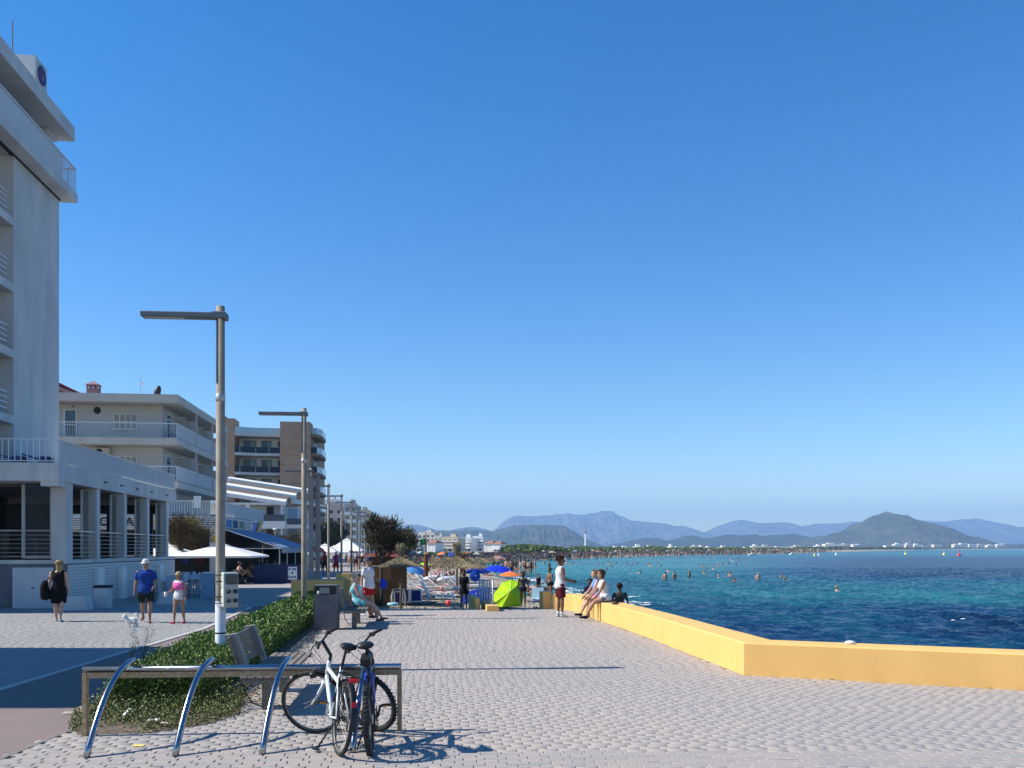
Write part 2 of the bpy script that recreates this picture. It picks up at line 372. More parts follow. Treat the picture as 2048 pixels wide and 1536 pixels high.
# foam: thin broken lace along the near waterline
P = []; Qf = []; gf = np.random.default_rng(3)
def foam_patch(cx, cy, lx, ly, ang, n):
    for _ in range(n):
        u, v = gf.normal(0, .45, 2); s_ = gf.uniform(.03, .13)
        x = cx + math.cos(ang) * u * lx - math.sin(ang) * v * ly; y = cy + math.sin(ang) * u * lx + math.cos(ang) * v * ly
        k0 = len(P); m_ = 7; an = gf.random() * 6.28
        ring = [(x + s_ * gf.uniform(.5, 1.5) * math.cos(an + 6.28 * q / m_), y + .8 * s_ * gf.uniform(.5, 1.5) * math.sin(an + 6.28 * q / m_)) for q in range(m_)]
        zz = -1.0 + gf.uniform(.04, .11)
        P.extend([(a_, b_, zz) for a_, b_ in ring] + [(x, y, zz + .02)])
        for q in range(m_): Qf.append((k0 + m_, k0 + q, k0 + (q + 1) % m_))
for i in range(0, 70):
    j = i / 69 * 62; i0 = int(j)
    if gf.random() < .75: foam_patch(WLs[i0, 0] + gf.normal(.5, .35), WLs[i0, 1] + gf.normal(0, .6), 1.1, .3, math.atan2(tan[i0, 1], tan[i0, 0]), 14)
for px_, py_, n_ in ((1240, 1205, 26), (1260, 1196, 30), (1225, 1200, 24), (1300, 1212, 22), (1278, 1208, 30), (1270, 1148, 10), (1185, 1190, 26), (1165, 1183, 26), (1905, 1243, 3), (1090, 1172, 30), (1075, 1162, 30), (1060, 1158, 30)):
    p = G(px_, py_, -1.0); foam_patch(p.x, p.y, .5 + p.y * .012, .12, gf.normal(0, .3), n_)
M_foam = mat('sea_foam', (.8, .82, .82), rough=.9)
fo = bpy.data.meshes.new('foam'); fo.from_pydata(P, [], Qf); fo.materials.append(M_foam)
tag(link(bpy.data.objects.new('foam', fo)), 'white sea foam along the waterline', 'foam', kind='stuff')
# ---------------------------------------------------------------- paving
ROW = Vector((1, .08, 0)).normalized(); ALO = Vector((-.08, 1, 0)).normalized()   # joints of the promenade paving
M_bed = mat('joint_sand', (.16, .145, .13), (.21, .19, .17), .95, scale=20)
M_flat = mat('paving_far', (.33, .29, .26), (.29, .265, .245), .9, scale=3, bump=.5, bscale=9, stretch=(1, 2, 1))
prom = [(-4.72, 3.0), (12.5, 3.0), (12.5, 10.2), (7.4, 11.85), (3.56, 13.43), (2.98, 18.96), (2.3, 23.7), (1.85, 28.1), (-4.9, 28.0), (-6.7, 43), (-16, 120), (-40, 330), (-48, 330),
        (-30, 120), (-17.6, 44), (-8.6, 29), (-5.25, 29.0), (-5.3, 13), (-5.25, 10.4), (-4.72, 10.4)]
g = MB(); g.prism(prom, -.9, -.012)
promo = tag(g.build('promenade', [M_bed]), 'paved seaside promenade', kind='structure')
def inside(poly, x, y):
    c = False; j = len(poly) - 1
    for i in range(len(poly)):
        if (poly[i][1] > y) != (poly[j][1] > y) and x < (poly[j][0] - poly[i][0]) * (y - poly[i][1]) / (poly[j][1] - poly[i][1]) + poly[i][0]: c = not c
        j = i
    return c
PV_A, PV_B = (.362, .315, .282), (.305, .285, .265)
M_pav = mat('paver_field', PV_A, PV_B, .85, attr='rnd', scale=.8, bump=.35, bscale=120)
M_pavo = mat('paver', PV_A, PV_B, .85, objrnd=True, scale=.8, bump=.35, bscale=120)
def paver_shape(L_, W_, c_=.005, sl=.0055, dep_=.012):
    a, b = L_ / 2, W_ / 2
    o = [(-a + sl, -b), (a + sl * .2, -b), (a - sl, 0), (a - sl * .2 + .003, b), (-a + .002, b), (-a + sl * 1.4, 0)]
    i = [(x * (1 - 2 * c_ / L_), y * (1 - 2 * c_ / W_)) for x, y in o]
    return [(x, y, -dep_) for x, y in o] + [(x, y, -.003) for x, y in o] + [(x, y, 0) for x, y in i], \
           [(12, 13, 14, 15, 16, 17)] + [(6 + k, 6 + (k + 1) % 6, 12 + (k + 1) % 6, 12 + k) for k in range(6)] + [(k, (k + 1) % 6, 6 + (k + 1) % 6, 6 + k) for k in range(6)]
def pave(poly, ymin, ymax, L_, W_, row, alo, keep, name, mfield, mpiece, parent, extra=None, z0=0.0, seed=2, cut=None):
    gp = np.random.default_rng(seed); pv, pf = paver_shape(L_ - .001, W_ - .005); pv = np.array(pv)
    pcs = []
    jmin, jmax = int((ymin - 3) / W_), int((ymax + 3) / W_)
    for j in range(jmin, jmax):
        off = L_ * (.5 if j % 2 else 0) + gp.normal(0, .018)
        o = alo * (j * W_)
        for i in range(int(-20 / L_), int(14 / L_)):
            p = o + row * (i * L_ + off)
            if p.y < ymin or p.y > ymax: continue
            if abs(p.x) > .62 * p.y + 3.4: continue
            if not inside(poly, p.x, p.y): continue
            if cut and cut(p.x, p.y): continue
            pcs.append((p.x, p.y))
    pcs = np.array(pcs); n = len(pcs)
    ang = math.atan2(row.y, row.x) + gp.normal(0, .012, n)
    zz = z0 + gp.normal(0, .0009, n) + .0012 * np.sin(pcs[:, 0] * 2.1) * np.sin(pcs[:, 1] * 1.7); tx = gp.normal(0, .004, n); ty = gp.normal(0, .007, n)
    order = np.argsort(pcs[:, 1] + .0 * pcs[:, 0]); vis = [i for i in order if abs(pcs[i, 0]) < .585 * pcs[i, 1] and pcs[i, 1] > 7.78][:keep]
    rest = np.setdiff1d(np.arange(n), vis)
    if keep:
        me = MB().add(pv, pf).mesh('paver', mpiece)
        for i in vis: inst('paver', me, parent, (pcs[i, 0], pcs[i, 1], zz[i]), (ty[i], tx[i], ang[i]))
    c, s_ = np.cos(ang[rest])[:, None], np.sin(ang[rest])[:, None]
    vx, vy, vz = pv[:, 0][None], pv[:, 1][None], pv[:, 2][None]
    Vx = pcs[rest, 0][:, None] + c * vx - s_ * vy; Vy = pcs[rest, 1][:, None] + s_ * vx + c * vy
    Vz = zz[rest][:, None] + vz + vx * tx[rest][:, None] + vy * ty[rest][:, None]
    Vv = np.stack([Vx, Vy, Vz], -1).reshape(-1, 3); nv = len(pv)
    quads = [f for f in pf if len(f) == 4] + [(12, 13, 14, 15), (15, 16, 17, 12)]
    Qp = (np.arange(len(rest))[:, None, None] * nv + np.array(quads)[None]).reshape(-1, 4)
    patch = .5 + .34 * np.sin(pcs[rest, 0] * .9 + 1) * np.sin(pcs[rest, 1] * .55) 
    rr = np.clip(gp.normal(patch, .22), 0, 1)
    o = npmesh(name, Vv, Qp, mfield, parent, rnd=np.repeat(rr, len(quads))); o['kind'] = 'stuff'; return o
pave(prom, 6.5, 28.2, .2, .1, ROW, ALO, 300, 'paver_field', M_pav, M_pavo, promo)
g = MB(); far = [(0, 0), (-4.9, 28.25), (-6.7, 43), (-16, 120), (-40, 330), (-48, 330), (-30, 120), (-17.6, 44), (-8.6, 29), (-5.25, 29.0), (-5.25, 28.25)]
g.add([(x, y, -.001) for x, y in far[1:]], [tuple(range(len(far) - 1))]); g.build('far_paving', M_flat, promo)
g = MB()
for q in range(15): g.obox((-4.735, 3.3 + q * .5, -.03), (.07, .494, .066), (0, 0, 0), .006)
g.build('edging', M_bed, promo)['kind'] = 'stuff'
# pink walk beside the hedge, pale kerb, grey street
M_pink = mat('pink_paving', (.215, .16, .148), (.19, .15, .14), .9, scale=2, bump=.4, bscale=25)
M_kerb = mat('kerb_stone', (.50, .48, .45), (.42, .40, .38), .85, scale=5, bump=.3)
g = MB(); pw = [(-4.76, 3), (-4.76, 10.38), (-5.29, 10.38), (-5.34, 13), (-5.29, 29.0), (-8.6, 29.05), (-7.45, 21.3), (-7.05, 12), (-6.6, 3)]
g.add([(x, y, -.022) for x, y in pw], [tuple(range(len(pw)))]); tag(g.build('pavement', M_pink), 'pink pavement strip beside the hedge', kind='structure')
kl = [(-6.6, 3), (-7.05, 12), (-7.45, 21.3), (-8.6, 29.05), (-17.6, 44.1)]
kr = MB()
for (x0, y0), (x1, y1) in zip(kl, kl[1:]):
    n = max(2, int(math.hypot(x1 - x0, y1 - y0) / .8))
    for q in range(n):
        a_ = (x0 + (x1 - x0) * (q + .006) / n, y0 + (y1 - y0) * (q + .006) / n); b_ = (x0 + (x1 - x0) * (q + .994) / n, y0 + (y1 - y0) * (q + .994) / n)
        kr.bar((a_[0] - .05, a_[1], -.07), (b_[0] - .05, b_[1], -.07), .12, .13)
tag(kr.build('kerb', M_kerb), 'pale kerb stones along the pink pavement', kind='structure')
street = [(-30, 3), (-6.72, 3), (-7.17, 12), (-7.57, 21.3), (-8.72, 29.05), (-17.7, 44.1), (-30, 44)]
M_stbed = mat('street_bed', (.26, .25, .24), (.2, .2, .19), .95, scale=10)
g = MB(); g.add([(x, y, -.065) for x, y in street], [tuple(range(len(street)))]); sto = tag(g.build('street', M_stbed), 'grey paved side street', kind='structure')
M_pavs = mat('street_paver', (.30, .30, .29), (.25, .25, .25), .88, attr='rnd', scale=.6, bump=.3, bscale=90)
pave(street, 9.5, 29.0, .2, .1, ROW, ALO, 0, 'street_pavers', M_pavs, None, sto, z0=-.045, seed=9, cut=lambda x, y: x < -20)
g = MB(); g.add([(x, y, -.045) for x, y in ((-8.72, 29.05), (-17.7, 44.1), (-30, 44), (-30, 29.05))], [(0, 1, 2, 3)]); g.build('far_paving', M_flat, sto)
# ---------------------------------------------------------------- mountains, hills, dune wood, far town, haze
def ridge(name, label, sil, Yd, depth, m, rough_, seed, base=-2.0, n=220, rows_=14):
    gp = np.random.default_rng(seed); s = np.array(sil, float)
    x = np.linspace(s[0, 0], s[-1, 0], n); h = np.interp(x, s[:, 0], s[:, 1])
    ker = np.ones(3) / 3; h = np.convolve(np.pad(h, 1, 'edge'), ker, 'valid')
    H_ = CH + (HY - h) * Yd / F; Xw = (x - 1024) * Yd / F
    ph = gp.random((12, 3)) * 6.28; fr = 2 ** gp.uniform(2.2, 6.8, 12)
    def nzf(u, v): return sum(np.sin(u * fr[i] * 6.28 + ph[i, 0] + 2.2 * np.sin(v * 3 + ph[i, 1])) * np.cos(v * (3 + i) + ph[i, 2]) * fr[i] ** -.62 for i in range(12))
    VV = []
    for r in range(rows_ * 2 + 1):
        v = (r - rows_) / rows_; prof = max(0.0, 1 - abs(v)) ** .8
        u = np.linspace(0, 1, n); dn = nzf(u, v * np.ones(n))
        hh = base + (H_ - base) * prof * (1 + (rough_ * dn * (1 - prof * .93)))
        VV.append(np.stack([Xw, Yd + v * depth + 0 * Xw + dn * depth * .06 * (1 - prof), hh], -1))
    VV = np.array(VV); idx = np.arange(VV.shape[0] * n).reshape(-1, n)
    Q = np.stack([idx[:-1, :-1], idx[:-1, 1:], idx[1:, 1:], idx[1:, :-1]], -1).reshape(-1, 4)
    return tag(npmesh(name, VV.reshape(-1, 3), Q, m, smooth=True), label, kind='structure')
M_mtn = mat('limestone_mountain', (.17, .16, .15), (.09, .095, .08), .95, scale=.008, bump=1.0, bscale=.02, bdist=60, detail=8)
M_hill = mat('scrub_hill', (.045, .052, .03), (.105, .092, .08), .95, scale=.012, bump=1.0, bscale=.05, bdist=22, detail=9, mixpos=(.45, .72))
M_hillg = mat('wooded_hill', (.025, .036, .018), (.045, .05, .03), .95, scale=.02, bump=1.0, bscale=.07, bdist=16, detail=9)
ridge('mountains', 'long pale blue mountain range on the horizon',
      [(930, 1098), (985, 1062), (1010, 1041), (1022, 1035), (1040, 1032), (1080, 1031), (1120, 1029), (1165, 1028), (1180, 1026), (1196, 1024), (1208, 1021), (1222, 1024), (1236, 1031), (1262, 1039), (1290, 1043), (1322, 1047), (1350, 1052), (1368, 1050), (1385, 1057), (1410, 1066), (1440, 1082), (1470, 1098)], 7600, 1500, M_mtn, .5, 1)
ridge('mountains', 'pale blue peaks behind the pointed hill',
      [(1370, 1098), (1405, 1069), (1425, 1056), (1450, 1047), (1470, 1041), (1490, 1040), (1510, 1045), (1530, 1047), (1552, 1044), (1580, 1045), (1602, 1053), (1640, 1047), (1680, 1046), (1712, 1043), (1760, 1042), (1830, 1041), (1880, 1043), (1912, 1040), (1952, 1037), (1972, 1040), (1998, 1052), (2048, 1054), (2120, 1050), (2250, 1070), (2400, 1098)], 7900, 1500, M_mtn, .5, 2)
ridge('hills', 'low blue hill behind the tamarisk trees', [(560, 1098), (640, 1075), (720, 1062), (780, 1056), (812, 1050), (836, 1049), (852, 1054), (872, 1060), (900, 1060), (930, 1055), (955, 1054), (985, 1062), (1040, 1080), (1090, 1098)], 6000, 1100, M_mtn, .45, 3)
ridge('hills', 'broad scrub covered hill behind the white apartment blocks', [(780, 1098), (830, 1072), (880, 1062), (940, 1060), (985, 1063), (1003, 1057), (1030, 1051), (1075, 1049.5), (1122, 1050), (1134, 1054), (1150, 1064), (1172, 1078), (1195, 1088), (1225, 1097)], 3300, 560, M_hill, .6, 4, n=260)
ridge('hills', 'low wooded hills above the far town', [(1170, 1098), (1210, 1092), (1240, 1086), (1265, 1079), (1290, 1076), (1312, 1076), (1334, 1081), (1352, 1079), (1368, 1072), (1388, 1070.5), (1408, 1078), (1430, 1073), (1450, 1070), (1480, 1070), (1505, 1069), (1512, 1067), (1520, 1072), (1560, 1069), (1590, 1068), (1620, 1074), (1650, 1076), (1690, 1080), (1740, 1098)], 3500, 420, M_hillg, .6, 5, n=260)
ridge('hills', 'steep pointed hill with bare rocky flank and masts', [(1560, 1098), (1610, 1080), (1640, 1073), (1680, 1065), (1705, 1055), (1725, 1045), (1745, 1034), (1760, 1027), (1772, 1022.5), (1782, 1025), (1796, 1033), (1808, 1032), (1820, 1035), (1838, 1039), (1850, 1046), (1862, 1054), (1880, 1069), (1900, 1084), (1912, 1090), (1930, 1097)], 3100, 480, M_hill, .6, 6, n=260)
ridge('hills', 'low dark wooded point at the end of the bay', [(1880, 1099), (1950, 1095), (1990, 1089.5), (2030, 1088.5), (2080, 1088), (2200, 1090), (2400, 1099)], 2950, 90, M_hillg, .6, 8)
for px_ in (1810, 1814):
    g = MB(); g.tube([(0, 0, -6), (0, 0, 13)], [1.0, .6], 6)
    tag(g.build('mast', M_conc, loc=(XP(px_, 3100), 3100, ZP(1034, 3100))), 'thin radio mast on the pointed hill, ' + ('left' if px_ == 1810 else 'right') + ' of the pair', 'mast', 'radio masts on the hill')
# low green dune wood behind the far beach, and trees along the far shore
M_wood = mat('dune_foliage', (.06, .10, .025), (.13, .17, .05), .9, attr='rnd', scale=.05)
def wood(label, line, n, h0, h1, wid, size, seed, m=M_wood):
    gp = np.random.default_rng(seed); ln = np.array(line, float); t = gp.random(n) * (len(ln) - 1); i = np.floor(t).astype(int); u = (t - i)[:, None]
    c = ln[i] * (1 - u) + ln[i + 1] * u; ww = gp.random(n); c[:, 1] += ww * wid
    bumpy = .72 + .28 * np.sin(c[:, 0] * .11 + c[:, 1] * .05) * np.sin(c[:, 0] * .043 + 1.3)
    hz = (h0 + (h1 - h0) * ww) * bumpy * gp.uniform(.25, 1, n) ** .5
    P = np.stack([c[:, 0], c[:, 1], hz - .3], -1)
    o = leaves('dune_wood', P, size, m, up=.8, aspect=.9, seed=seed); return tag(o, label, 'trees', kind='stuff')
wood('long belt of low green pines behind the crowded far beach', [(-2.6, 236), (4, 244), (14, 262), (30, 330), (66, 410), (96, 462), (150, 570), (255, 790), (460, 1180)], 16000, 1.7, 2.7, 30, 1.1, 21)
wood('dark tree belt along the far shore below the hills', [(330, 900), (640, 1400), (1000, 1980), (1500, 2500), (2400, 2800)], 9000, .8, 2.8, 130, 2.6, 22, mat('far_foliage', (.035, .055, .02), (.07, .085, .035), .9, attr='rnd', scale=.05))
g = MB(); g.tube([(0, 0, 0), (0, 0, 34), ], [1.9, 1.5], 12); ch = root('chimney_tower', 'tall thin white chimney tower beyond the dune wood', 'tower', (XP(1171, 1700), 1700, -.2))
g.build('shaft', M_white2, ch)
g = MB(); g.lathe([(1.5, 26.5), (2.0, 26.6), (2.0, 27.6), (1.5, 27.7)], 12); g.build('collar', M_white2, ch)
g = MB(); g.lathe([(1.62, 30), (1.75, 31), (1.7, 35), (0, 35.3)], 12); g.build('cap', mat('dark_cap', (.09, .09, .1)), ch)
# far white town: one thing per building, windows as dark bands where they show
gp = random.Random(4)
M_far = [mat('far_white%d' % i, c) for i, c in enumerate([(.78, .77, .74), (.70, .68, .64), (.62, .56, .48), (.74, .70, .62)])]
M_farwin = mat('far_window', (.10, .12, .15), rough=.3)
M_tile = mat('roof_tile', (.36, .17, .10), (.28, .13, .08), .9, scale=3, bump=.5, bscale=9)
TOWN = [(1225, 1099, 16, 4), (1242, 1099, 20, 4), (1268, 1098, 22, 4.5), (1292, 1099, 18, 5), (1310, 1098, 16, 4), (1338, 1098, 12, 5), (1352, 1098, 18, 5), (1368, 1099, 14, 4), (1384, 1099, 16, 6), (1398, 1099, 12, 5), (1412, 1099, 14, 4), (1440, 1099, 20, 4), (1462, 1100, 18, 4), (1490, 1099, 16, 5), (1505, 1098, 18, 6),
        (1522, 1099, 26, 7), (1552, 1099, 30, 6), (1585, 1099, 26, 6), (1612, 1100, 20, 5), (1632, 1099, 16, 7), (1650, 1098, 34, 10), (1684, 1098, 14, 9), (1707, 1096, 9, 7), (1716, 1096, 6, 8), (1772, 1098, 20, 7), (1790, 1097, 18, 9), (1812, 1097, 14, 8), (1828, 1097, 16, 8), (1845, 1098, 18, 7), (1868, 1097, 16, 8), (1908, 1097, 14, 8), (1922, 1096, 14, 10), (1938, 1096, 16, 8), (1955, 1096, 14, 7), (1975, 1096, 16, 6), (1994, 1096, 12, 7), (2004, 1096, 10, 8)]
words = ['leftmost', 'second', 'third', 'fourth', 'fifth', 'sixth', 'seventh', 'eighth', 'ninth', 'tenth', 'eleventh', 'twelfth', 'thirteenth', 'fourteenth', 'fifteenth', 'sixteenth', 'seventeenth', 'eighteenth', 'nineteenth', 'twentieth']
def ordn(i): return words[i] if i < 20 else ('twenty-' + ['first', 'second', 'third', 'fourth', 'fifth', 'sixth', 'seventh', 'eighth', 'ninth'][i - 20] if i < 29 else ('thirty-' + ['first', 'second', 'third', 'fourth', 'fifth', 'sixth', 'seventh', 'eighth', 'ninth'][i - 30] if i > 29 else 'thirtieth'))
for i, (px_, py_, wpx, hpx) in enumerate(TOWN):
    Yd = max(900 + (px_ - 1225) * 1.3, 1.3 * float(np.interp(px_, [1250, 1400, 1500, 1600, 1700, 1815, 1900, 2214], [295, 369, 413, 516, 737, 1150, 1720, 2500]))); sc = Yd / F; w_, h_ = wpx * sc, hpx * sc
    zb = ZP(py_, Yd) - 1.5
    b_ = root('town_building', 'small white building of the far town across the bay, %s counted from the left' % ordn(i), 'building', (XP(px_ + wpx / 2, Yd), Yd, zb), 0, 'white buildings of the far town')
    g = MB(); g.box(-w_ / 2, w_ / 2, 0, 14, -zb - .4, h_ + 1.5)
    if gp.random() < .6: g.box(-w_ * .3, w_ * .05, 1, 9, h_ + 1.502, h_ + 1.5 + gp.uniform(1.5, 3))
    g.build('wall', gp.choice(M_far), b_)
    nf = max(1, int((h_) / 3.0)); g = MB()
    for f_ in range(nf):
        nb = max(2, int(w_ / 4))
        for q in range(nb):
            x0 = -w_ / 2 + (q + .22) * w_ / nb; g.box(x0, x0 + .56 * w_ / nb, -.12, .2, 2.2 + f_ * 3, 3.7 + f_ * 3)
    g.build('window_rows', M_farwin, b_)['kind'] = 'stuff'
# a low blue tower block edge and small fishing boat hulls are too far to show; buoys and boats near the far line
M_buoyY = mat('yellow_buoy', (.75, .66, .12), rough=.4); M_buoyR = mat('red_buoy', (.45, .03, .05), rough=.4)
for i, (px_, py_, r_, mm, lb) in enumerate([(1811, 1109, .6, M_buoyY, 'pale yellow buoy left of the other yellow buoy, far out on the water'), (1888, 1110, .6, M_buoyY, 'pale yellow buoy beside the dark red buoy'),
        (1918, 1112, .8, M_buoyR, 'dark red spar buoy at the right of the yellow buoys'), (1672, 1110, .5, M_whiteplastic, 'rightmost small white buoy off the far hotel'), (1637, 1111, .4, M_whiteplastic, 'middle small white buoy off the far hotel'), (1629, 1112, .45, M_buoyY, 'leftmost small buoy off the far hotel')]):
    p = G(px_, py_, -1.0); b_ = root('buoy', lb, 'buoy', (p.x, p.y, -1.0), 0, 'mooring buoys')
    g = MB(); g.lathe([(0, -.5 * r_), (r_, -.2 * r_), (r_ * 1.05, .3 * r_), (r_ * .6, .9 * r_), (.12, 1.5 * r_), (.1, 2.0 * r_), (0, 2.05 * r_)], 12); g.build('float', mm, b_, smooth=True)
    g = MB(); g.tube([(0, 0, 1.9 * r_), (.15 if mm is M_buoyR else 0, 0, 2.8 * r_)], .12 * r_ + .02, 6); g.ell((0, 0, 2.7 * r_), .22 * r_, 8, 5); g.build('top_mark', mm, b_)
for px_, py_, lb in ((1506, 1110.5, 'long low white motor boat near the far shore'), (1585, 1109.5, 'small white motor boat right of the long boat')):
    p = G(px_, py_, -1.0); bo = root('motor_boat', lb, 'boat', (p.x, p.y, -1.0), .1, 'boats off the far shore'); L_ = 3.4 if px_ < 1550 else 2.4; bo.scale = (1, .5, .42)
    g = MB(); g.sweep([(-1.5, 1.3), (-1.1, -.3), (1.1, -.3), (1.5, 1.3)], -L_ / 2, L_ / 2 - 1); g.build('hull', M_white2, bo)
    g = MB(); g.sweep([(-1, 1.3), (1, 1.3), (.8, 2.4), (-.8, 2.4)], -L_ * .2, L_ * .15); g.build('cabin', M_white2, bo)
    g = MB(); g.box(-L_ * .19, L_ * .14, -1.02, 1.02, 1.6, 2.1); g.build('window', M_glass, bo)
# the air: one closed box of thin even haze round the camera and the whole place
hz = MB(); hz.box(-9600, 9600, -600, 9700, -5.4, 420)
mh = bpy.data.materials.new('haze_air'); mh.use_nodes = True; t = mh.node_tree
for n_ in list(t.nodes): t.nodes.remove(n_)
out = t.nodes.new('ShaderNodeOutputMaterial'); pv_ = t.nodes.new('ShaderNodeVolumePrincipled')
pv_.inputs['Color'].default_value = (.34, .62, 1.0, 1); pv_.inputs['Density'].default_value = HAZE = 1.8e-4; pv_.inputs['Anisotropy'].default_value = 0.0
t.links.new(pv_.outputs[0], out.inputs['Volume'])
tag(hz.build('haze', mh), 'thin blue haze in the air', 'haze', kind='stuff')
# ---------------------------------------------------------------- yellow sea wall
def wall_run(name, label, line, wid, h, m, parent=None, z0=-1.2, cap=.0):
    """wall along a polyline; the line is the face towards the promenade, the body lies to its right"""
    n = len(line); L_ = []; Rr = []
    for i, p in enumerate(line):
        a = Vector(line[max(i - 1, 0)]); b_ = Vector(line[min(i + 1, n - 1)]); p = Vector(p)
        d1 = (p - a).normalized() if i > 0 else (b_ - p).normalized(); d2 = (b_ - p).normalized() if i < n - 1 else d1
        nn = Vector((d1.y, -d1.x)) + Vector((d2.y, -d2.x)); nn.normalize(); k_ = wid / max(.5, nn.dot(Vector((d1.y, -d1.x))))
        L_.append(p); Rr.append(p + nn * k_)
    g = MB(); bv = .02; vs = []
    for l, r in zip(L_, Rr):
        dd = (r - l).normalized() * bv
        vs += [(l.x, l.y, z0), (l.x, l.y, h - bv), (l.x + dd.x, l.y + dd.y, h), (r.x - dd.x, r.y - dd.y, h), (r.x, r.y, h - bv), (r.x, r.y, z0)]
    fs = [tuple(range(5, -1, -1)), tuple((n - 1) * 6 + q for q in range(6))]
    for i in range(n - 1):
        for q in range(5): fs.append((i * 6 + q, i * 6 + q + 1, i * 6 + 7 + q, i * 6 + 6 + q))
    g.add(vs, fs)
    return tag(g.build(name, m), label, 'wall')
wall_run('sea_wall', 'low yellow painted sea wall bending along the promenade edge',
         [(14.5, 9.0), (7.03, 11.98), (3.56, 13.43), (3.24, 16.4), (2.98, 18.96), (2.66, 21.4), (2.3, 23.7), (2.02, 26.0), (1.87, 27.2), (1.28, 28.0)], .58, .5, M_yellow)
g = MB(); g.box(0, .285, 0, .5, -1.2, .545); tag(g.build('wall_pier', M_yellow, loc=(.995, 28.0, 0), rz=R(12)), 'yellow end pier of the sea wall beside the beach opening', 'wall')
g = MB(); g.ell((0, 0, 0), (.085, .06, .035), 12, 6); tag(g.build('stone', mat('pale_stone', (.7, .68, .64)), loc=(5.1, 13.2, .52), smooth=True), 'smooth white stone lying on the sea wall', 'stone')
sw_ = [o for o in COL.objects if o.name == 'sea_wall'][0]; gc = random.Random(8); M_chip = mat('paint_chip', (.30, .22, .13), (.5, .42, .3), .95, scale=30)
for i in range(9):      # chips and scuffs in the paint of the near face
    u = gc.random() ** .8; a_, b_ = Vector((3.56, 13.43)), Vector((7.03, 11.98)); c = a_.lerp(b_, u * 1.1); nn = Vector((-(a_ - b_).y, (a_ - b_).x)).normalized(); nn = nn if nn.y < 0 else -nn; z_ = gc.uniform(.02, .44) if i % 3 else .012; g = MB(); r_ = gc.uniform(.004, .011); wd = r_ * (1.2 if i % 3 else 5)
    t_ = (b_ - a_).normalized(); P_ = c + nn * .004; ring = [(P_.x + t_.x * wd * math.cos(k * .785) * gc.uniform(.6, 1.2), P_.y + t_.y * wd * math.cos(k * .785) * gc.uniform(.8, 1.1), z_ + r_ * .7 * math.sin(k * .785) * gc.uniform(.6, 1.2)) for k in range(8)]; g.add(ring, [tuple(range(8))]); g.build('paint_chip', M_chip, sw_)
# beach ramp stub with handrail
rp_ = root('beach_ramp', 'yellow ramp kerb with steel handrail leading down to the beach', 'ramp', (0, 0, 0))
g = MB(); a_, b_ = G(974, 1223, 0), G(998, 1223, 0); g.prism([(-.77, 26.9), (-.4, 26.9), (-.62, 29.6), (-1.02, 29.6)], -.7, .17); g.build('kerb_block', M_yellow, rp_)
g = MB(); g.prism([(-1.17, 27.9), (-1.03, 27.9), (-1.3, 30.2), (-1.5, 30.2)], -.7, .34); g.build('side_block', M_yellow, rp_)
tops = []
for i in range(6):
    y_ = 27.3 + i * .62; x_ = -.60 - (y_ - 27.3) * .17; zt = .92 - i * .012; tops.append((x_, y_, zt)); g = MB(); g.tube([(x_, y_, -.3), (x_, y_, zt)], .027, 8); g.build('post', M_steel, rp_, smooth=True)
for dz in (0, -.38):
    g = MB(); g.tube([(x_, y_, z_ + dz) for x_, y_, z_ in tops], .02, 8); g.build('rail', M_steel, rp_, smooth=True)
# yellow garden walls left of the promenade
g = MB(); g.box(0, 1.7, 0, .4, -.1, .87); o = g.build('planter_wall', M_yellow, loc=(XP(582, 29.4), 29.4, 0), rz=ANG * .3); tag(o, 'shaded yellow garden wall behind the second lamp post', 'wall')
g = MB(); g.sweepy([(0, -.6), (.52, -.6), (.52, .70), (.0, 1.02)][::-1], 0, .5); o = g.build('planter_wall', M_yellow, loc=(XP(672, 33), 33, 0), rz=ANG); tag(o, 'yellow wall block with sloping top beside the seated woman', 'wall')
g = MB(); g.box(0, .8, 0, .5, -.6, .85); o = g.build('planter_wall', M_yellow, loc=(XP(682, 38), 38, 0), rz=ANG); tag(o, 'sunlit yellow wall block behind the grey haired woman', 'wall')
g = MB(); g.box(-1.2, 0, 0, 2.4, -.1, .72); g.box(-1.25, .05, -.05, 2.45, .721, .80); o = g.build('planter_wall', mat('shaded_yellow_wall', (.30, .29, .2), (.24, .23, .17), .9), loc=(XP(672, 30.4), 30.4, 0), rz=ANG); tag(o, 'low yellow wall with shade put into its colour, behind the litter bin', 'wall')  # olive tone puts the shade on yellow paint into the colour

# ---------------------------------------------------------------- street lamps
M_pole = mat('lamp_concrete', (.30, .26, .205), (.22, .19, .155), .8, scale=4, bump=.25, bscale=70)
M_sleeve = mat('pale_blue_sleeve', (.55, .60, .66), (.48, .52, .57), .6, scale=6)
M_lamphead = mat('lamp_head_metal', (.16, .17, .18), rough=.5, metal=.4)
LH = 5.78
lampspec = [(441, 13.8), (608, 23.85), (622, 41.6), (657, 51.6), (683, 61.5), (703, 69.8), (719, 79.8), (730, 90.6), (740, 100)]
nm = ['nearest tall lamp post with grey socket box on it', 'second lamp post, standing at the far end of the hedge', 'third lamp post, half hidden behind the beige sign posts', 'fourth lamp post along the promenade, beside two walkers', 'fifth lamp post along the promenade', 'sixth lamp post along the promenade', 'seventh lamp post along the promenade', 'eighth lamp post along the promenade', 'ninth and farthest lamp post, at the tamarisk crown']
lamp0 = root('street_lamp', nm[0], 'street lamp', (XP(441, 13.8), 13.8, -.02), .075, 'lamp posts along the promenade')
g = MB(); g.tube([(0, 0, 0), (0, 0, 1.0), (0, 0, LH)], [.078, .075, .066], 14, cap=.1); g.build('pole', M_pole, lamp0, smooth=True)
g = MB(); g.lathe([(.082, .0), (.082, 1.12), (.076, 1.125)], 14); g.build('sleeve', M_sleeve, lamp0, smooth=True)
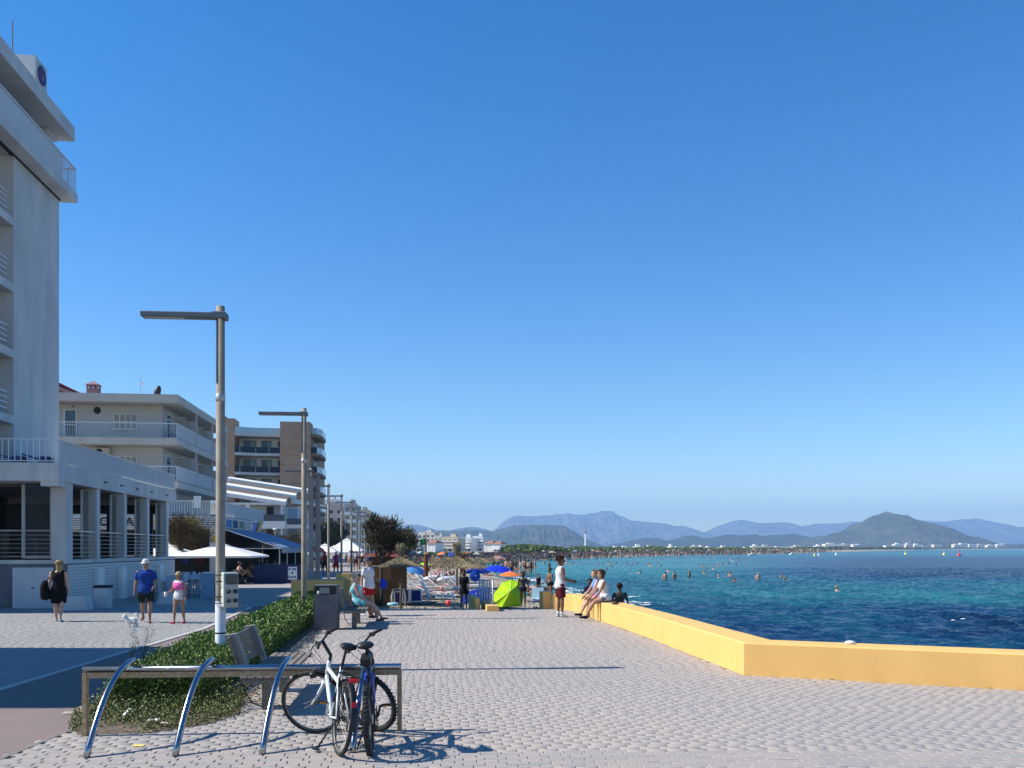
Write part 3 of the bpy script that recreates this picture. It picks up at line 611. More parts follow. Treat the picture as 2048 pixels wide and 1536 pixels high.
g = MB(); g.obox((-.55, 0, LH - .155), (1.3, .19, .085), (0, 0, 0), .012); arm = g.build('lamp_arm', M_lamphead, lamp0)
g = MB(); g.box(-1.15, -.55, -.07, .07, LH - .203, LH - .199); g.build('lens', mat('lamp_lens', (.5, .5, .48), rough=.3), arm)
g = MB(); g.obox((0, 0, LH - .155), (.2, .21, .11), (0, 0, 0), .01); g.build('clamp', M_lamphead, lamp0)
for z_ in (.62, 4.28):
    g = MB(); g.lathe([(.083 if z_ < 1 else .071, z_), (.086 if z_ < 1 else .076, z_ + .005), (.086 if z_ < 1 else .076, z_ + (.02 if z_ < 1 else .11)), (.083 if z_ < 1 else .071, z_ + (.025 if z_ < 1 else .115))], 14); g.build('band', M_black if z_ < 1 else M_steel, lamp0, smooth=True)
lt = [(p, q) for p, q in tree_of(lamp0) if not p.name.startswith('sleeve')]
for (px_, Y_), lb in list(zip(lampspec, nm))[1:]: copy_tree(lamp0, (XP(px_, Y_), Y_, -.02), .075, lb, None, lt)
# socket box strapped to the first lamp
LX, LY = lamp0.location.x, lamp0.location.y
eb = root('socket_box', 'grey green electrical socket box strapped to the nearest lamp post', 'electrical box', (LX + .135, LY - .03, 1.02), R(32))
M_box = mat('box_plastic', (.55, .58, .52), (.50, .53, .48), .5, scale=4)
g = MB(); g.obox((0, 0, .275), (.22, .24, .55), (0, 0, 0), .018); g.build('housing', M_box, eb)
g = MB(); g.obox((0, -.135, .275), (.225, .03, .55), (0, 0, 0), .012); lid = g.build('door', M_box, eb)
g = MB(); g.obox((.01, -.156, .445), (.185, .03, .16), (0, 0, 0), .012); g.build('meter_window', M_glass, eb)
g = MB(); g.obox((.01, -.156, .185), (.19, .026, .34), (0, 0, 0), .006); sp = g.build('socket_panel', mat('panel_grey', (.40, .41, .40), rough=.6), eb)
for i in range(4):
    g = MB(); cx, cz = (-.045, .065)[i % 2], (.25, .11)[i // 2]; M_ = Euler((R(90), 0, 0)).to_matrix()
    g.lathe([(.0, .055), (.022, .055), (.03, .03), (.03, 0)], 12, (cx, -.168, cz), M_); g.obox((cx, -.185, cz + .02), (.05, .05, .014), (R(25), 0, 0)); g.build('socket', M_black, sp, smooth=False)
g = MB(); g.add([(-.022 + .01, -.1705, .162), (.022 + .01, -.1705, .162), (.01, -.1705, .2)], [(0, 1, 2)]); g.build('warning_sign', mat('warning_yellow', (.75, .6, .05)), sp)
g = MB(); g.box(.006, .014, -.1725, -.171, .170, .19); g.build('warning_mark', M_black, sp)
g = MB(); g.add([(-.112, -.09, .22), (-.112, -.02, .22), (-.112, -.02, .28), (-.112, -.09, .28)], [(0, 1, 2, 3)]); g.build('sticker', M_white2, eb)
for z_ in (.06, .16, .40, .5):
    st = MB(); st.lathe([(.0765, z_), (.079, z_ + .002), (.079, z_ + .014), (.0765, z_ + .016)], 14, (-.135, .03, 0)); st.build('strap', M_black, eb, smooth=True)
# ---------------------------------------------------------------- beige sign posts with two traffic signs
sp_ = root('sign_posts', 'pair of beige square posts in front of the third lamp', 'posts', (XP(619, 31), 31, -.1), ANG)
for x_, y_ in ((.0, 0), (.2, .25)):
    g = MB(); g.obox((x_ + .06, y_, 2.3), (.15, .16, 4.6), (0, 0, 0), .012); g.build('post', mat('post_paint', (.30, .26, .24), (.25, .22, .20), .7, scale=3), sp_)
sg = root('direction_sign', 'rectangular white traffic sign with black line pattern behind the beige posts', 'sign', (XP(624, 32.5), 32.5, 0), .05)
g = MB(); g.obox((0, 0, ZP(1077, 32.5)), (.64, .03, .58), (0, 0, 0), .01); g.build('panel', mat('sign_grey', (.5, .51, .55), rough=.5), sg)
g = MB(); z_ = ZP(1077, 32.5)
for s_ in (-1, 1): g.box(s_ * .30 - .008, s_ * .30 + .008, -.021, -.017, z_ - .27, z_ + .27); g.box(-.29, .29, -.021, -.017, z_ + s_ * .27 - .008, z_ + s_ * .27 + .008)
g.build('border', M_black, sg)
for q in range(4):
    g = MB()
    for e_ in range(5): g.box(-.25 + e_ * .10, -.25 + e_ * .10 + .07, -.021, -.017, z_ - .04 - q * .055, z_ - .02 - q * .055)
    o = g.build('text_line', M_black, sg); o['kind'] = 'stuff'
g = MB(); g.tube([(-.2, .03, -.1), (-.2, .03, z_ + .2)], .025, 8); g.build('pole', M_steel, sg)
ns = root('round_sign', 'round red ringed prohibition sign behind the beige posts', 'sign', (XP(636, 33), 33, ZP(1108, 33)), .1)
Mx = Euler((R(90), 0, 0)).to_matrix()
g = MB(); g.lathe([(0, .012), (.27, .012), (.27, -.012), (0, -.012)], 32, (0, 0, 0), Mx); g.build('disc', mat('sign_red', (.42, .015, .02), rough=.45), ns)
g = MB(); g.lathe([(0, .016), (.19, .016), (.19, .0125)], 32, (0, 0, 0), Mx); g.build('face', mat('sign_white', (.7, .7, .7), rough=.5), ns)
g = MB(); g.obox((-.01, -.018, .0), (.05, .004, .22)); g.obox((.04, -.018, .09), (.14, .004, .045)); g.obox((.1, -.018, .09), (.07, .004, .07), (0, R(45), 0)); g.build('arrow', M_black, ns)
g = MB(); g.obox((0, -.022, 0), (.46, .004, .045), (0, R(42), 0)); g.build('bar', MATS['sign_red'], ns)
g = MB(); g.tube([(0, .035, -ns.location.z - .1), (0, .035, .25)], .03, 8); g.build('pole', M_steel, ns)
# ---------------------------------------------------------------- litter bin
M_bin = mat('bin_grey', (.115, .115, .13), (.09, .09, .10), .7, scale=12, bump=.2, bscale=90)
lb_ = root('litter_bin', 'grey box shaped litter bin beside the hedge', 'litter bin', (XP(653, 21.0), 21.05, 0), .03)
g = MB(); g.obox((0, 0, .43), (.53, .48, .84), (0, 0, 0), .012); g.build('body', M_bin, lb_)
g = MB(); g.box(-.26, .26, -.235, -.19, .85, 1.04); g.box(-.26, .26, .19, .235, .85, 1.04); g.box(-.26, -.215, -.188, .188, .85, 1.04); g.box(.215, .26, -.188, .188, .85, 1.04); g.build('hood', M_black, lb_)
g = MB(); g.obox((0, 0, 1.055), (.545, .49, .03), (0, 0, 0), .008); g.build('lid', M_bin, lb_)
g = MB(); g.box(-.13, .10, -.242, -.236, .87, 1.01); g.build('opening_flap', mat('flap', (.2, .22, .2), rough=.5), lb_)
g = MB(); g.ell((-.16, -.25, .89), (.03, .02, .04), 8, 5); g.build('paper_scrap', M_white2, lb_)
# ---------------------------------------------------------------- bicycle rack
rk = root('bicycle_rack', 'steel bicycle rack with curved tube hoops in the foreground', 'bicycle rack', (0, 0, 0))
A_ = Vector((-4.43, 9.08, 0)); B_ = Vector((-1.20, 9.33, 0)); BZ = .69
M_tube = mat('rack_steel', (.36, .37, .40), (.30, .31, .33), .2, scale=14, metal=1.0, bump=.04, bscale=200)
g = MB(); g.tube([A_ + Vector((-.02, 0, BZ)), B_ + Vector((.02, 0, BZ))], .031, 16, side=(0, 0, 1), cap=.1); g.build('top_rail', M_tube, rk, smooth=True)
g = MB(); g.bar(A_ + Vector((0, .01, BZ - .062)), B_ + Vector((0, .01, BZ - .062)), .05, .06); g.build('flat_bar', M_rust, rk)
for p in (A_, B_):
    g = MB(); g.obox((p.x, p.y + .01, (BZ - .04) / 2), (.045, .06, BZ - .04)); g.build('leg', M_rust, rk)
for px_, Yb in ((172, 8.14), (350, 8.2), (524, 8.27), (705, 8.33)):
    x0 = XP(px_, Yb); pts = []
    for q in range(15):
        u = q / 14; pts.append((x0 + .0 * u, Yb + 1.03 * u - .07 * math.sin(math.pi * u), .775 * math.sin(math.pi / 2 * min(1, u * 1.0)) ** .98))
    g = MB(); g.tube(pts, .031, 14, cap=.15); g.build('hoop', M_tube, rk, smooth=True)
# ---------------------------------------------------------------- benches
def bench(label, x, y):
    b_ = root('bench', label, 'bench', (x, y, 0), ANG * .95, 'benches along the hedge')      # local +x faces the sea, +y along the promenade
    Ls = 2.4
    for i in range(6):
        g = MB(); g.obox((-.03 - .5 + i * .092 + .04, Ls / 2, .44), (.08, Ls, .035), (0, R(-2), 0), .006); g.build('seat_slat', M_greyplank, b_)
    for i in range(4):
        g = MB(); zc = .56 + i * .095; g.obox((-.60 - (zc - .45) * .30, 1.15, zc), (.03, 1.62, .085), (0, R(-16), 0), .006); g.build('back_slat', M_greyplank, b_)
    [MB().box(-.52, .0, q, q + .034, .385, .421).build('end_rail', M_greyplank, b_) for q in (.001, Ls - .035)]
    for yy in (.55, 1.85):
        g = MB(); g.obox((-.3, yy, .2), (.10, .30, .4), (0, 0, 0), .01); g.build('leg', mat('bench_leg', (.22, .20, .18), (.16, .15, .14), .8, scale=6), b_)
        g = MB(); g.obox((-.3, yy, .006), (.46, .2, .012)); g.build('base_plate', M_steel, b_)
    for yy in (.42, 1.6):
        g = MB(); g.sweepy([(-.54, .40), (-.50, .44), (-.66, .92), (-.80, .90)], yy, yy + .14); g.build('back_support', mat('bench_support', (.27, .25, .23), (.20, .19, .17), .8, scale=6), b_)
    for yy in (.10, 2.2):
        g = MB(); g.tube([(-.52, yy, .40), (-.50, yy + .02, .28), (-.42, yy + .06, .13), (-.31, yy + .2, .05)], .009, 6); g.build('brace_rod', M_black, b_, smooth=True)
    return b_
bench('weathered grey slatted bench behind the bicycles', -2.62, 10.17)
bench('weathered grey slatted bench with the seated grey haired woman', -3.5, 20.9)
# ---------------------------------------------------------------- hedge, ground cover, weeds, litter
M_leaf = mat('hedge_leaf', (.045, .105, .013), (.14, .22, .038), .5, attr='rnd', scale=3, spec=.35)
M_leafd = mat('groundcover_leaf', (.08, .12, .025), (.17, .17, .05), .6, attr='rnd', scale=3)
M_twig = mat('twig', (.10, .075, .05), (.06, .045, .03), .9, scale=20)
hd = root('hedge', 'clipped green hedge along the lamp posts', 'hedge', (-4.5, 10.6, 0))
def hedge_w(y):   # left, right edge at distance y
    return -5.14 - .113 * (y - 12.4), -3.88 - .113 * (y - 12.4)
g = MB(); vs = []
for y_ in np.linspace(10.95, 28.4, 24):
    l, r = hedge_w(y_); l += .18; r -= .3; vs += [(l + 4.5, y_ - 10.6, .02), (l + 4.5 + .05, y_ - 10.6, .40), (r + 4.45, y_ - 10.6, .40), (r + 4.5, y_ - 10.6, .02)]
fs = [(0, 1, 2, 3), tuple(len(vs) - 4 + q for q in (3, 2, 1, 0))]
for i in range(23):
    for q in range(4): fs.append((i * 4 + q, i * 4 + 4 + q, i * 4 + 4 + (q + 1) % 4, i * 4 + (q + 1) % 4))
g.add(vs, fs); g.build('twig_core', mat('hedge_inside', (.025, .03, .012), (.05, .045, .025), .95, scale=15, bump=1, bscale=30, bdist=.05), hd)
gp = np.random.default_rng(31); n = 64000
yy = 10.75 + (28.6 - 10.75) * gp.random(n) ** 1.5
l = -5.14 - .113 * (yy - 12.4); r = l + 1.14
mode = gp.random(n); u = gp.random(n)
top = .42 + .05 * np.sin(yy * 2.3) * np.sin(yy * .9 + 1) + .035 * np.sin(yy * 6.1 + u * 5)
xx = np.where(mode < .55, l + (r - l) * u, np.where(mode < .78, r - .02, l + .04)); zz = np.where(mode < .55, top, top * gp.random(n) ** .8)
front = gp.random(n) < .13; yy = np.where(front, 10.78 + gp.normal(0, .06, n), yy); l2 = -5.14 - .113 * (yy - 12.4); xx = np.where(front, l2 + 1.14 * u, xx); zz = np.where(front, .48 * gp.random(n) ** .8, zz)
rnd_ = ((xx - l) / 1.14 - .5) * 2; zz -= np.where(np.abs(rnd_) > .8, (np.abs(rnd_) - .8) * .35, 0)
P = np.stack([xx + 4.5 + gp.normal(0, .035, n), yy - 10.6 + gp.normal(0, .04, n), zz + gp.normal(0, .03, n)], -1)
dirs = np.stack([rnd_ * .8, np.where(front, -1.2, 0), np.where(mode < .55, 1.0, .3)], -1)
leaves('foliage', P, np.clip(.034 + (yy - 11) * .0022, .034, .075), M_leaf, hd, up=.15, aspect=.6, dirs=dirs, spread=.8, seed=5)['kind'] = 'stuff'
M_soil = mat('soil', (.16, .12, .085), (.10, .08, .055), .95, scale=6, bump=.8, bscale=25, bdist=.03)
g = MB(); poly = [(-5.2, 10.3), (-4.7, 9.35), (-4.5, 9.12), (-3.85, 9.2), (-3.35, 9.7), (-3.2, 10.3), (-3.45, 11.2), (-3.85, 13), (-5.6, 28.6), (-6.95, 28.6), (-5.3, 13)]
g.add([(x, y, .004) for x, y in poly], [tuple(range(len(poly)))]); tag(g.build('planting_bed', M_soil), 'earth bed under the hedge', kind='structure')
n = 15000; xx = -5.1 + 1.9 * gp.random(n); yy = 9.15 + 2.0 * gp.random(n)
inb = np.array([inside([(-5.15, 10.3), (-4.72, 9.3), (-4.5, 9.08), (-3.85, 9.15), (-3.35, 9.7), (-3.2, 10.3), (-3.4, 11.3), (-5.1, 11.3)], a, b) for a, b in zip(xx, yy)])
dens = (.5 + .5 * np.sin(xx * 5 + 1) * np.sin(yy * 4.2)) + np.clip((yy - 9.6) * .9, -.3, .8); inb &= gp.random(n) < dens
xx, yy = xx[inb], yy[inb]; P = np.stack([xx, yy, .01 + .11 * gp.random(len(xx)) ** 2 + np.clip((yy - 10.1) * .22, 0, .25) * gp.random(len(xx))], -1)
tag(leaves('ground_cover', P, .032, M_leafd, up=.5, aspect=.5, seed=8), 'low creeping plants in front of the hedge', 'plants', kind='stuff')
n = 1600; q = gp.random(n); P = np.stack([-3.3 - .113 * (q * 12) + gp.normal(0, .14, n) - .05, 10.9 + q * 10, .003 + .004 * gp.random(n)], -1)
tag(leaves('leaf_litter', P, .035, mat('dry_leaf', (.16, .10, .05), (.26, .19, .10), .9, attr='rnd', scale=3), up=-.1, aspect=.6, spread=.25, dirs=np.tile([.8, .3, 0.], (n, 1)), seed=9), 'dry leaves lying along the foot of the hedge', 'leaves', kind='stuff')
def weed(label, px_, py_, h, n_, seed, m=None):
    gw_ = random.Random(seed); p = G(px_, py_, -.02); b_ = root('weed', label, 'plant', p); g = MB(); tips = []
    for i in range(n_):
        a = gw_.uniform(0, 6.28); sp = gw_.uniform(.15, .5) * h; pts = [Vector((0, 0, 0))]
        for q in range(1, 6):
            t_ = q / 5; pts.append(Vector((math.cos(a) * sp * t_ ** 1.4 + gw_.gauss(0, .01), math.sin(a) * sp * t_ ** 1.4 + gw_.gauss(0, .01), h * t_ * gw_.uniform(.85, 1.0))))
        g.tube(pts, [.006, .005, .004, .003, .0025, .002], 4)
        for q in range(2, 6):
            for e_ in range(3):
                k_ = pts[q] + Vector((gw_.gauss(0, .06), gw_.gauss(0, .06), gw_.uniform(.02, .09))) * h; g.tube([pts[q], k_], [.003, .0015], 3); tips.append(k_)
    g.build('stem', mat('weed_stem', (.10, .13, .05), (.16, .15, .07), .8, scale=5), b_)
    P = np.array([t for t in tips for _ in range(5)]) + np.random.default_rng(seed).normal(0, .018, (len(tips) * 5, 3)); leaves('leaf', P, .016, M_leafd, b_, seed=seed)['kind'] = 'stuff'
weed('tall wispy weed growing at the pavement edge left of the hedge', 287, 1318, .52, 5, 3)
weed('short wispy weed leaning beside the tall weed', 262, 1322, .3, 4, 4)
weed('thin weed at the hedge top near the second lamp', 490, 1263, .62, 4, 5)
for i, (px_, py_, lb) in enumerate(((257, 1432, 'crumpled white drink can in the ground cover'), (308, 1442, 'torn white paper scrap in the ground cover'), (330, 1449, 'pinkish crumpled tissue at the edge of the ground cover'), (277, 1491, 'yellow scrap on the paving near the rack'))):
    p = G(px_, py_, .03 if i < 3 else .004); gl = random.Random(i); g = MB()
    if i == 0: g.tube([(-.05, .02, 0), (-.01, .0, .03), (.04, -.02, .07)], [.03, .033, .028], 9)
    else:
        m_ = 5; vs = [(.055 * (a - 2) / 2, .04 * (b - 2) / 2, gl.uniform(0, .03 if i < 3 else .004)) for a in range(m_) for b in range(m_)]; g.add(vs, [(a * m_ + b, a * m_ + m_ + b, a * m_ + m_ + b + 1, a * m_ + b + 1) for a in range(m_ - 1) for b in range(m_ - 1)])
    tag(g.build('litter', [M_white2, M_white2, mat('tissue', (.65, .5, .45)), mat('scrap', (.7, .6, .15))][i], loc=p, smooth=True), lb, 'litter')
# ---------------------------------------------------------------- bicycles
def wheel(b, name, R_, tw, spokes, mrim, loc, rot, knobs=False):
    """wheel in the local y-z plane (axle along x)"""
    g = MB(); n = 48; g.tube([(0, math.cos(2 * math.pi * k / n) * (R_ - tw), math.sin(2 * math.pi * k / n) * (R_ - tw)) for k in range(n)], tw, 10, side=(1, 0, 0), closed=True)
    if knobs:
        for k in range(96):
            a = 2 * math.pi * k / 96; xo = (-.012, .012)[k % 2]; g.obox((xo, math.cos(a) * (R_ - .001), math.sin(a) * (R_ - .001)), (.018, .012, .009), (a - math.pi / 2, 0, 0))
    w_ = g.build(name, M_rubber, b, smooth=not knobs); w_.location = loc; w_.rotation_euler = rot
    g = MB(); r2 = R_ - 2 * tw + .004; g.tube([(0, math.cos(2 * math.pi * k / n) * r2, math.sin(2 * math.pi * k / n) * r2) for k in range(n)], [(.013, .011)] * n, 8, side=(1, 0, 0), closed=True); g.build('rim', mrim, w_, smooth=True)
    g = MB(); g.tube([(-.05, 0, 0), (-.03, 0, 0), (.03, 0, 0), (.05, 0, 0)], [.009, .02, .02, .009], 10, side=(0, 1, 0)); g.build('hub', M_black, w_, smooth=True)
    g = MB()
    for k in range(spokes):
        a = 2 * math.pi * k / spokes; a2 = a + (.9 if k % 2 else -.9); sx = .028 if (k // 2) % 2 else -.028
        g.tube([(sx, math.cos(a2) * .018, math.sin(a2) * .018), (0, math.cos(a) * r2, math.sin(a) * r2)], .0013, 4)
    g.build('spokes', mat('spoke_steel', (.22, .22, .22), rough=.5, metal=.5), w_)['kind'] = 'stuff'
    return w_
def bike(label, rear, heading, lean, steer, mframe, R_, tw, sp):
    b = root('bicycle', label, 'bicycle', (rear[0], rear[1], 0), 0, 'bicycles parked at the rack', rot=Euler((0, lean, heading), 'XYZ'))
    WB = 1.04; hub = Vector((0, 0, R_)); bb = Vector((0, .43, R_ - .055)); st = Vector((0, .28, .80)); sad = Vector((0, .20, sp['sad']))
    hA = Vector((0, WB - .285 + .045, .80)); hB = Vector((0, WB - .20 + .03, .60)); fh = Vector((0, WB, R_))
    wheel(b, 'wheel', R_, tw, 28, sp['rim'], hub, (0, 0, 0), sp['knob'])
    g = MB(); r = sp['tube']
    g.tube([hB + Vector((0, -.01, .05)), bb], [(r * 1.1, r * 1.25)] * 2, 10)
    g.tube([hA + Vector((0, .0, -.04)) - Vector((0, 0, sp['drop'] * .3)), st - Vector((0, -.02, sp['drop']))], r, 10)
    g.tube([bb, st], r * .8, 10)
    for s_ in (-1, 1):
        g.tube([bb + Vector((s_ * .03, -.03, 0)), hub + Vector((s_ * .062, 0, 0))], .010, 8); g.tube([st + Vector((s_ * .018, 0, -.05 - sp['drop'] * .5)), hub + Vector((s_ * .062, 0, 0))], .009, 8)
    g.tube([hA, hB], r * 1.05, 10); g.tube([bb - Vector((.036, 0, 0)), bb + Vector((.036, 0, 0))], .024, 12, side=(0, 1, 0)); g.build('frame', mframe, b, smooth=True)
    g = MB(); g.tube([st - Vector((0, 0, .02)), sad], .0135, 10); g.build('seat_post', sp['post'], b, smooth=True)
    g = MB(); pts = [(-.0, -.13, .0), (0, -.09, .015), (0, -.02, .018), (0, .06, .01), (0, .15, .0)]
    g.tube([sad + Vector(p) + Vector((0, 0, .03)) for p in pts], [(.07, .022), (.085, .03), (.07, .03), (.03, .022), (.018, .016)], 12); sa = g.build('saddle', M_black, b, smooth=True)
    g = MB(); [g.tube([sad + Vector((s_ * .022, -.1, .02)), sad + Vector((s_ * .022, 0, -.005)), sad + Vector((s_ * .022, .09, .02))], .004, 5) for s_ in (-1, 1)]; g.build('saddle_rails', M_chrome, sa)
    # chain set
    g = MB(); Mz = Euler((0, R(90), 0)).to_matrix(); g.lathe([(.085, 0), (.095, .002), (.095, .005), (.085, .006), (.085, 0)], 28, bb + Vector((.045, 0, 0)), Mz)
    for k in range(5): g.obox(bb + Vector((.048, math.cos(k * 1.257) * .045, math.sin(k * 1.257) * .045)), (.005, .09, .016), (k * 1.257, 0, 0))
    g.build('chainring', sp['post'], b)
    for s_ in (-1, 1):
        ca = R(sp['crank']) + (math.pi if s_ < 0 else 0); e = bb + Vector((s_ * .075, math.cos(ca) * .17, math.sin(ca) * .17)); g = MB(); g.tube([bb + Vector((s_ * .06, 0, 0)), e], [(.013, .009), (.011, .008)], 8); cr = g.build('crank', sp['crankmat'], b, smooth=True)
        g = MB(); g.obox(e + Vector((s_ * .06, 0, 0)), (.095, .015, .022)); [g.obox(e + Vector((s_ * .06, q, 0)), (.095, .012, .018)) for q in (-.035, .035)]; [g.obox(e + Vector((s_ * q, 0, 0)), (.008, .082, .015)) for q in (.015, .105)]; g.build('pedal', M_black, cr)
        g = MB(); [g.obox(e + Vector((s_ * .06, q, 0)), (.06, .004, .012)) for q in (-.0425, .0425)]; g.build('pedal_reflector', mat('orange_reflector', (.75, .2, .02), rough=.3), cr)
    g = MB(); g.tube([bb + Vector((.047, 0, .09)), hub + Vector((.047, .0, .03))], .004, 5); g.tube([bb + Vector((.047, 0, -.09)), hub + Vector((.047, .04, -.07)), hub + Vector((.047, .0, -.03))], .004, 5); g.build('chain', M_rubber, b)
    g = MB(); g.lathe([(.02, 0), (.042, .0), (.042, .012), (.02, .016)], 18, hub + Vector((.035, 0, 0)), Mz); g.build('sprocket', M_steel, b)
    g = MB(); g.obox(hub + Vector((.055, .03, -.06)), (.018, .03, .09), (R(15), 0, 0)); g.build('derailleur', M_black, b)
    # fork, front wheel and bar turn together about the head tube
    ax = (hA - hB).normalized(); Rm = Matrix.Rotation(steer, 4, ax); T = Matrix.Translation(hB) @ Rm @ Matrix.Translation(-hB)
    def tp(p): return T @ Vector(p)
    g = MB(); g.tube([tp(hB - ax * .02), tp(hB - ax * .045)], .022, 10)
    for s_ in (-1, 1):
        crown = hB - ax * .04 + Vector((s_ * .055, 0, 0)); low = fh + Vector((s_ * .055, 0, 0)); g.tube([tp(crown + ax * .02), tp(crown * .5 + low * .5), tp(low)], [sp['fork'], sp['fork'], sp['fork'] * .7], 10)
    g.obox(tp(hB - ax * .035), (.13, .045, .035), (0, 0, steer)); g.build('fork', sp['forkmat'], b, smooth=True)
    fwc = tp(fh); wheel(b, 'wheel', R_, tw, 28, sp['rim'], fwc, (T.to_3x3()).to_euler(), sp['knob'])
    g = MB(); top = hA + ax * .06; stem = top + Vector((0, .07, .08 + sp['rise'])); g.tube([tp(hA - ax * .02), tp(top), tp(top * .4 + stem * .6), tp(stem)], [.018, .018, .018, .02], 10); g.build('stem', M_black, b, smooth=True)
    bw = .30; bend = [(-bw, -.06, .03), (-.16, -.02, .035), (-.05, 0, 0), (.05, 0, 0), (.16, -.02, .035), (bw, -.06, .03)]
    g = MB(); g.tube([tp(stem + Vector(p)) for p in bend], .012, 10, side=(0, 0, 1)); hb = g.build('handlebar', M_black, b, smooth=True)
    for s_ in (-1, 1):
        g = MB(); e0, e1 = Vector((s_ * (bw - .01), -.058, .03)), Vector((s_ * .19, -.03, .034)); g.tube([tp(stem + e0), tp(stem + e0 * .5 + e1 * .5), tp(stem + e1)], [.018, .0165, .018], 10, side=(0, 0, 1)); g.build('grip', M_rubber, hb, smooth=True)
        g = MB(); l0 = Vector((s_ * .17, -.02, .03)); g.tube([tp(stem + l0), tp(stem + l0 + Vector((s_ * .02, .05, -.02))), tp(stem + l0 + Vector((s_ * .1, .05, -.04)))], .006, 6); g.obox(tp(stem + l0), (.045, .045, .04), (0, 0, steer)); g.build('brake_lever', M_black, hb)
        g = MB(); g.tube([tp(stem + l0 + Vector((0, .03, 0))), tp(stem + Vector((s_ * .12, .12, .03))), tp(stem + Vector((s_ * .05, .13, -.08))), tp(hA + Vector((s_ * .02, .03, -.1))), hA + Vector((s_ * .03, -.1, -.16 - sp['drop'] * .2))], .003, 5); g.build('brake_cable', M_black, hb)
    for s_, p in ((1, fh), (0, hub)):
        c = p + Vector((0, .17 if not s_ else -.10, R_ * .82 + .03)); c = tp(c) if s_ else c
        g = MB(); [g.obox(c + Vector((q * .035, 0, 0)), (.012, .03, .09)) for q in (-1, 1)]; g.build('brake_caliper', M_black, b)
    if sp.get('touring'):
        for cc, a0, a1, T_ in ((hub, 15, 190, None), (fh, 95, 195, T)):
            g = MB(); pts = []
            for q in range(14):
                a = R(a0 + (a1 - a0) * q / 13); p = cc + Vector((0, math.cos(a) * (R_ + .02), math.sin(a) * (R_ + .02))); pts.append(T_ @ p if T_ else p)
            g.tube(pts, [(.028, .006)] * 14, 8); g.build('mudguard', M_black, b, smooth=True)
        ry = hub.y; g = MB()
        for s_ in (-1, 1):
            g.tube([(s_ * .055, ry + .20, R_ + .41), (s_ * .06, ry - .22, R_ + .41)], .005, 6); g.tube([(s_ * .06, ry, R_ + .0), (s_ * .06, ry - .05, R_ + .41)], .005, 6); g.tube([(s_ * .06, ry, R_), (s_ * .06, ry - .2, R_ + .41)], .005, 6)
        for q in (-.2, -.07, .06, .18): g.tube([(-.058, ry + q, R_ + .41), (.058, ry + q, R_ + .41)], .005, 6)
        g.build('rear_rack', M_black, b)
        g = MB(); g.obox((0, ry - .235, R_ + .385), (.085, .025, .042), (0, 0, 0), .012); g.build('rear_light', mat('red_lens', (.6, .01, .01), rough=.25, spec=.6), b)
        g = MB(); g.obox((0, ry - R_ * .86 - .04, R_ + .18), (.045, .012, .045), (R(-20), 0, 0), .004); g.build('rear_reflector', MATS['red_lens'], b)
        g = MB(); c = tp(hB + Vector((0, .1, .05))); g.tube([c - Vector((0, 0, 0)), c + (T.to_3x3() @ Vector((0, .055, 0)))], [.03, .038], 12); g.build('headlight', M_black, b, smooth=True)
        g = MB(); g.tube([tp(hB + Vector((0, .08, .1))), tp(hB + Vector((-.03, .1, .3)))], .002, 4); g.build('aerial', M_black, b)
        g = MB(); g.tube([bb + Vector((-.05, -.30, -.02)), bb + Vector((-.16, -.2, -.28))], [.010, .009], 8); g.obox(bb + Vector((-.165, -.195, -.285)), (.05, .07, .012), (0, 0, .3)); g.build('kickstand', M_black, b)
        g = MB(); g.obox(bb + Vector((.06, -.16, .03)), (.014, .36, .09), (R(-4), 0, 0), .01); g.build('chain_guard', M_black, b)
    else:
        g = MB(); g.tube([(0, .33, .72), (0, .43, .42)], [.045, .045], 12); g.tube([(0, .325, .735), (0, .318, .76)], [.028, .022], 12); g.build('drink_bottle', mat('blue_bottle', (.02, .035, .42), rough=.3), b, smooth=True)
        g = MB(); g.obox((0, .10, sp['sad'] - .09), (.10, .16, .10), (R(12), 0, 0), .025); g.build('saddle_bag', M_black, b)
        g = MB(); g.tube([fwc + Vector((.0, 0, 0)) + T.to_3x3() @ Vector((.0, .155, -.08)), fwc + T.to_3x3() @ Vector((0, .175, -.13))], [(.012, .028), (.012, .028)], 10); g.build('spoke_reflector', MATS['orange_reflector'], b)
        g = MB(); g.tube([bb + Vector((-.05, -.25, -.02)), bb + Vector((-.14, -.22, -.27))], .008, 8); g.build('kickstand', M_black, b)
    return b
M_bikew = mat('white_frame_paint', (.66, .70, .72), (.6, .64, .66), .25, scale=8, spec=.6)
M_bikeb = mat('black_blue_frame', (.012, .013, .02), (.008, .03, .22), .25, scale=5, mixpos=(.58, .63), spec=.4)
M_rimg = mat('grey_rim', (.16, .16, .16), rough=.5, metal=.3)
hw = math.atan2(-(-2.06 + 1.63), 9.1 - 8.24)
bike('white touring bicycle with rear rack and lamps leaning at the rack', (-1.63, 8.22), hw * .92, R(7), R(62), M_bikew, .348, .021,
     dict(rim=M_rimg, knob=False, tube=.021, drop=.16, sad=.97, post=M_black, crank=-60, crankmat=M_chrome, fork=.014, forkmat=M_bikew, rise=.08, touring=True))
bike('black and blue mountain bicycle beside the white bicycle', (-1.335, 8.24), R(5), R(-3), R(58), M_bikeb, .335, .027,
     dict(rim=mat('black_rim', (.03, .03, .03), rough=.4), knob=True, tube=.024, drop=.08, sad=.98, post=M_black, crank=28, crankmat=M_black, fork=.019, forkmat=M_bikeb, rise=.05))
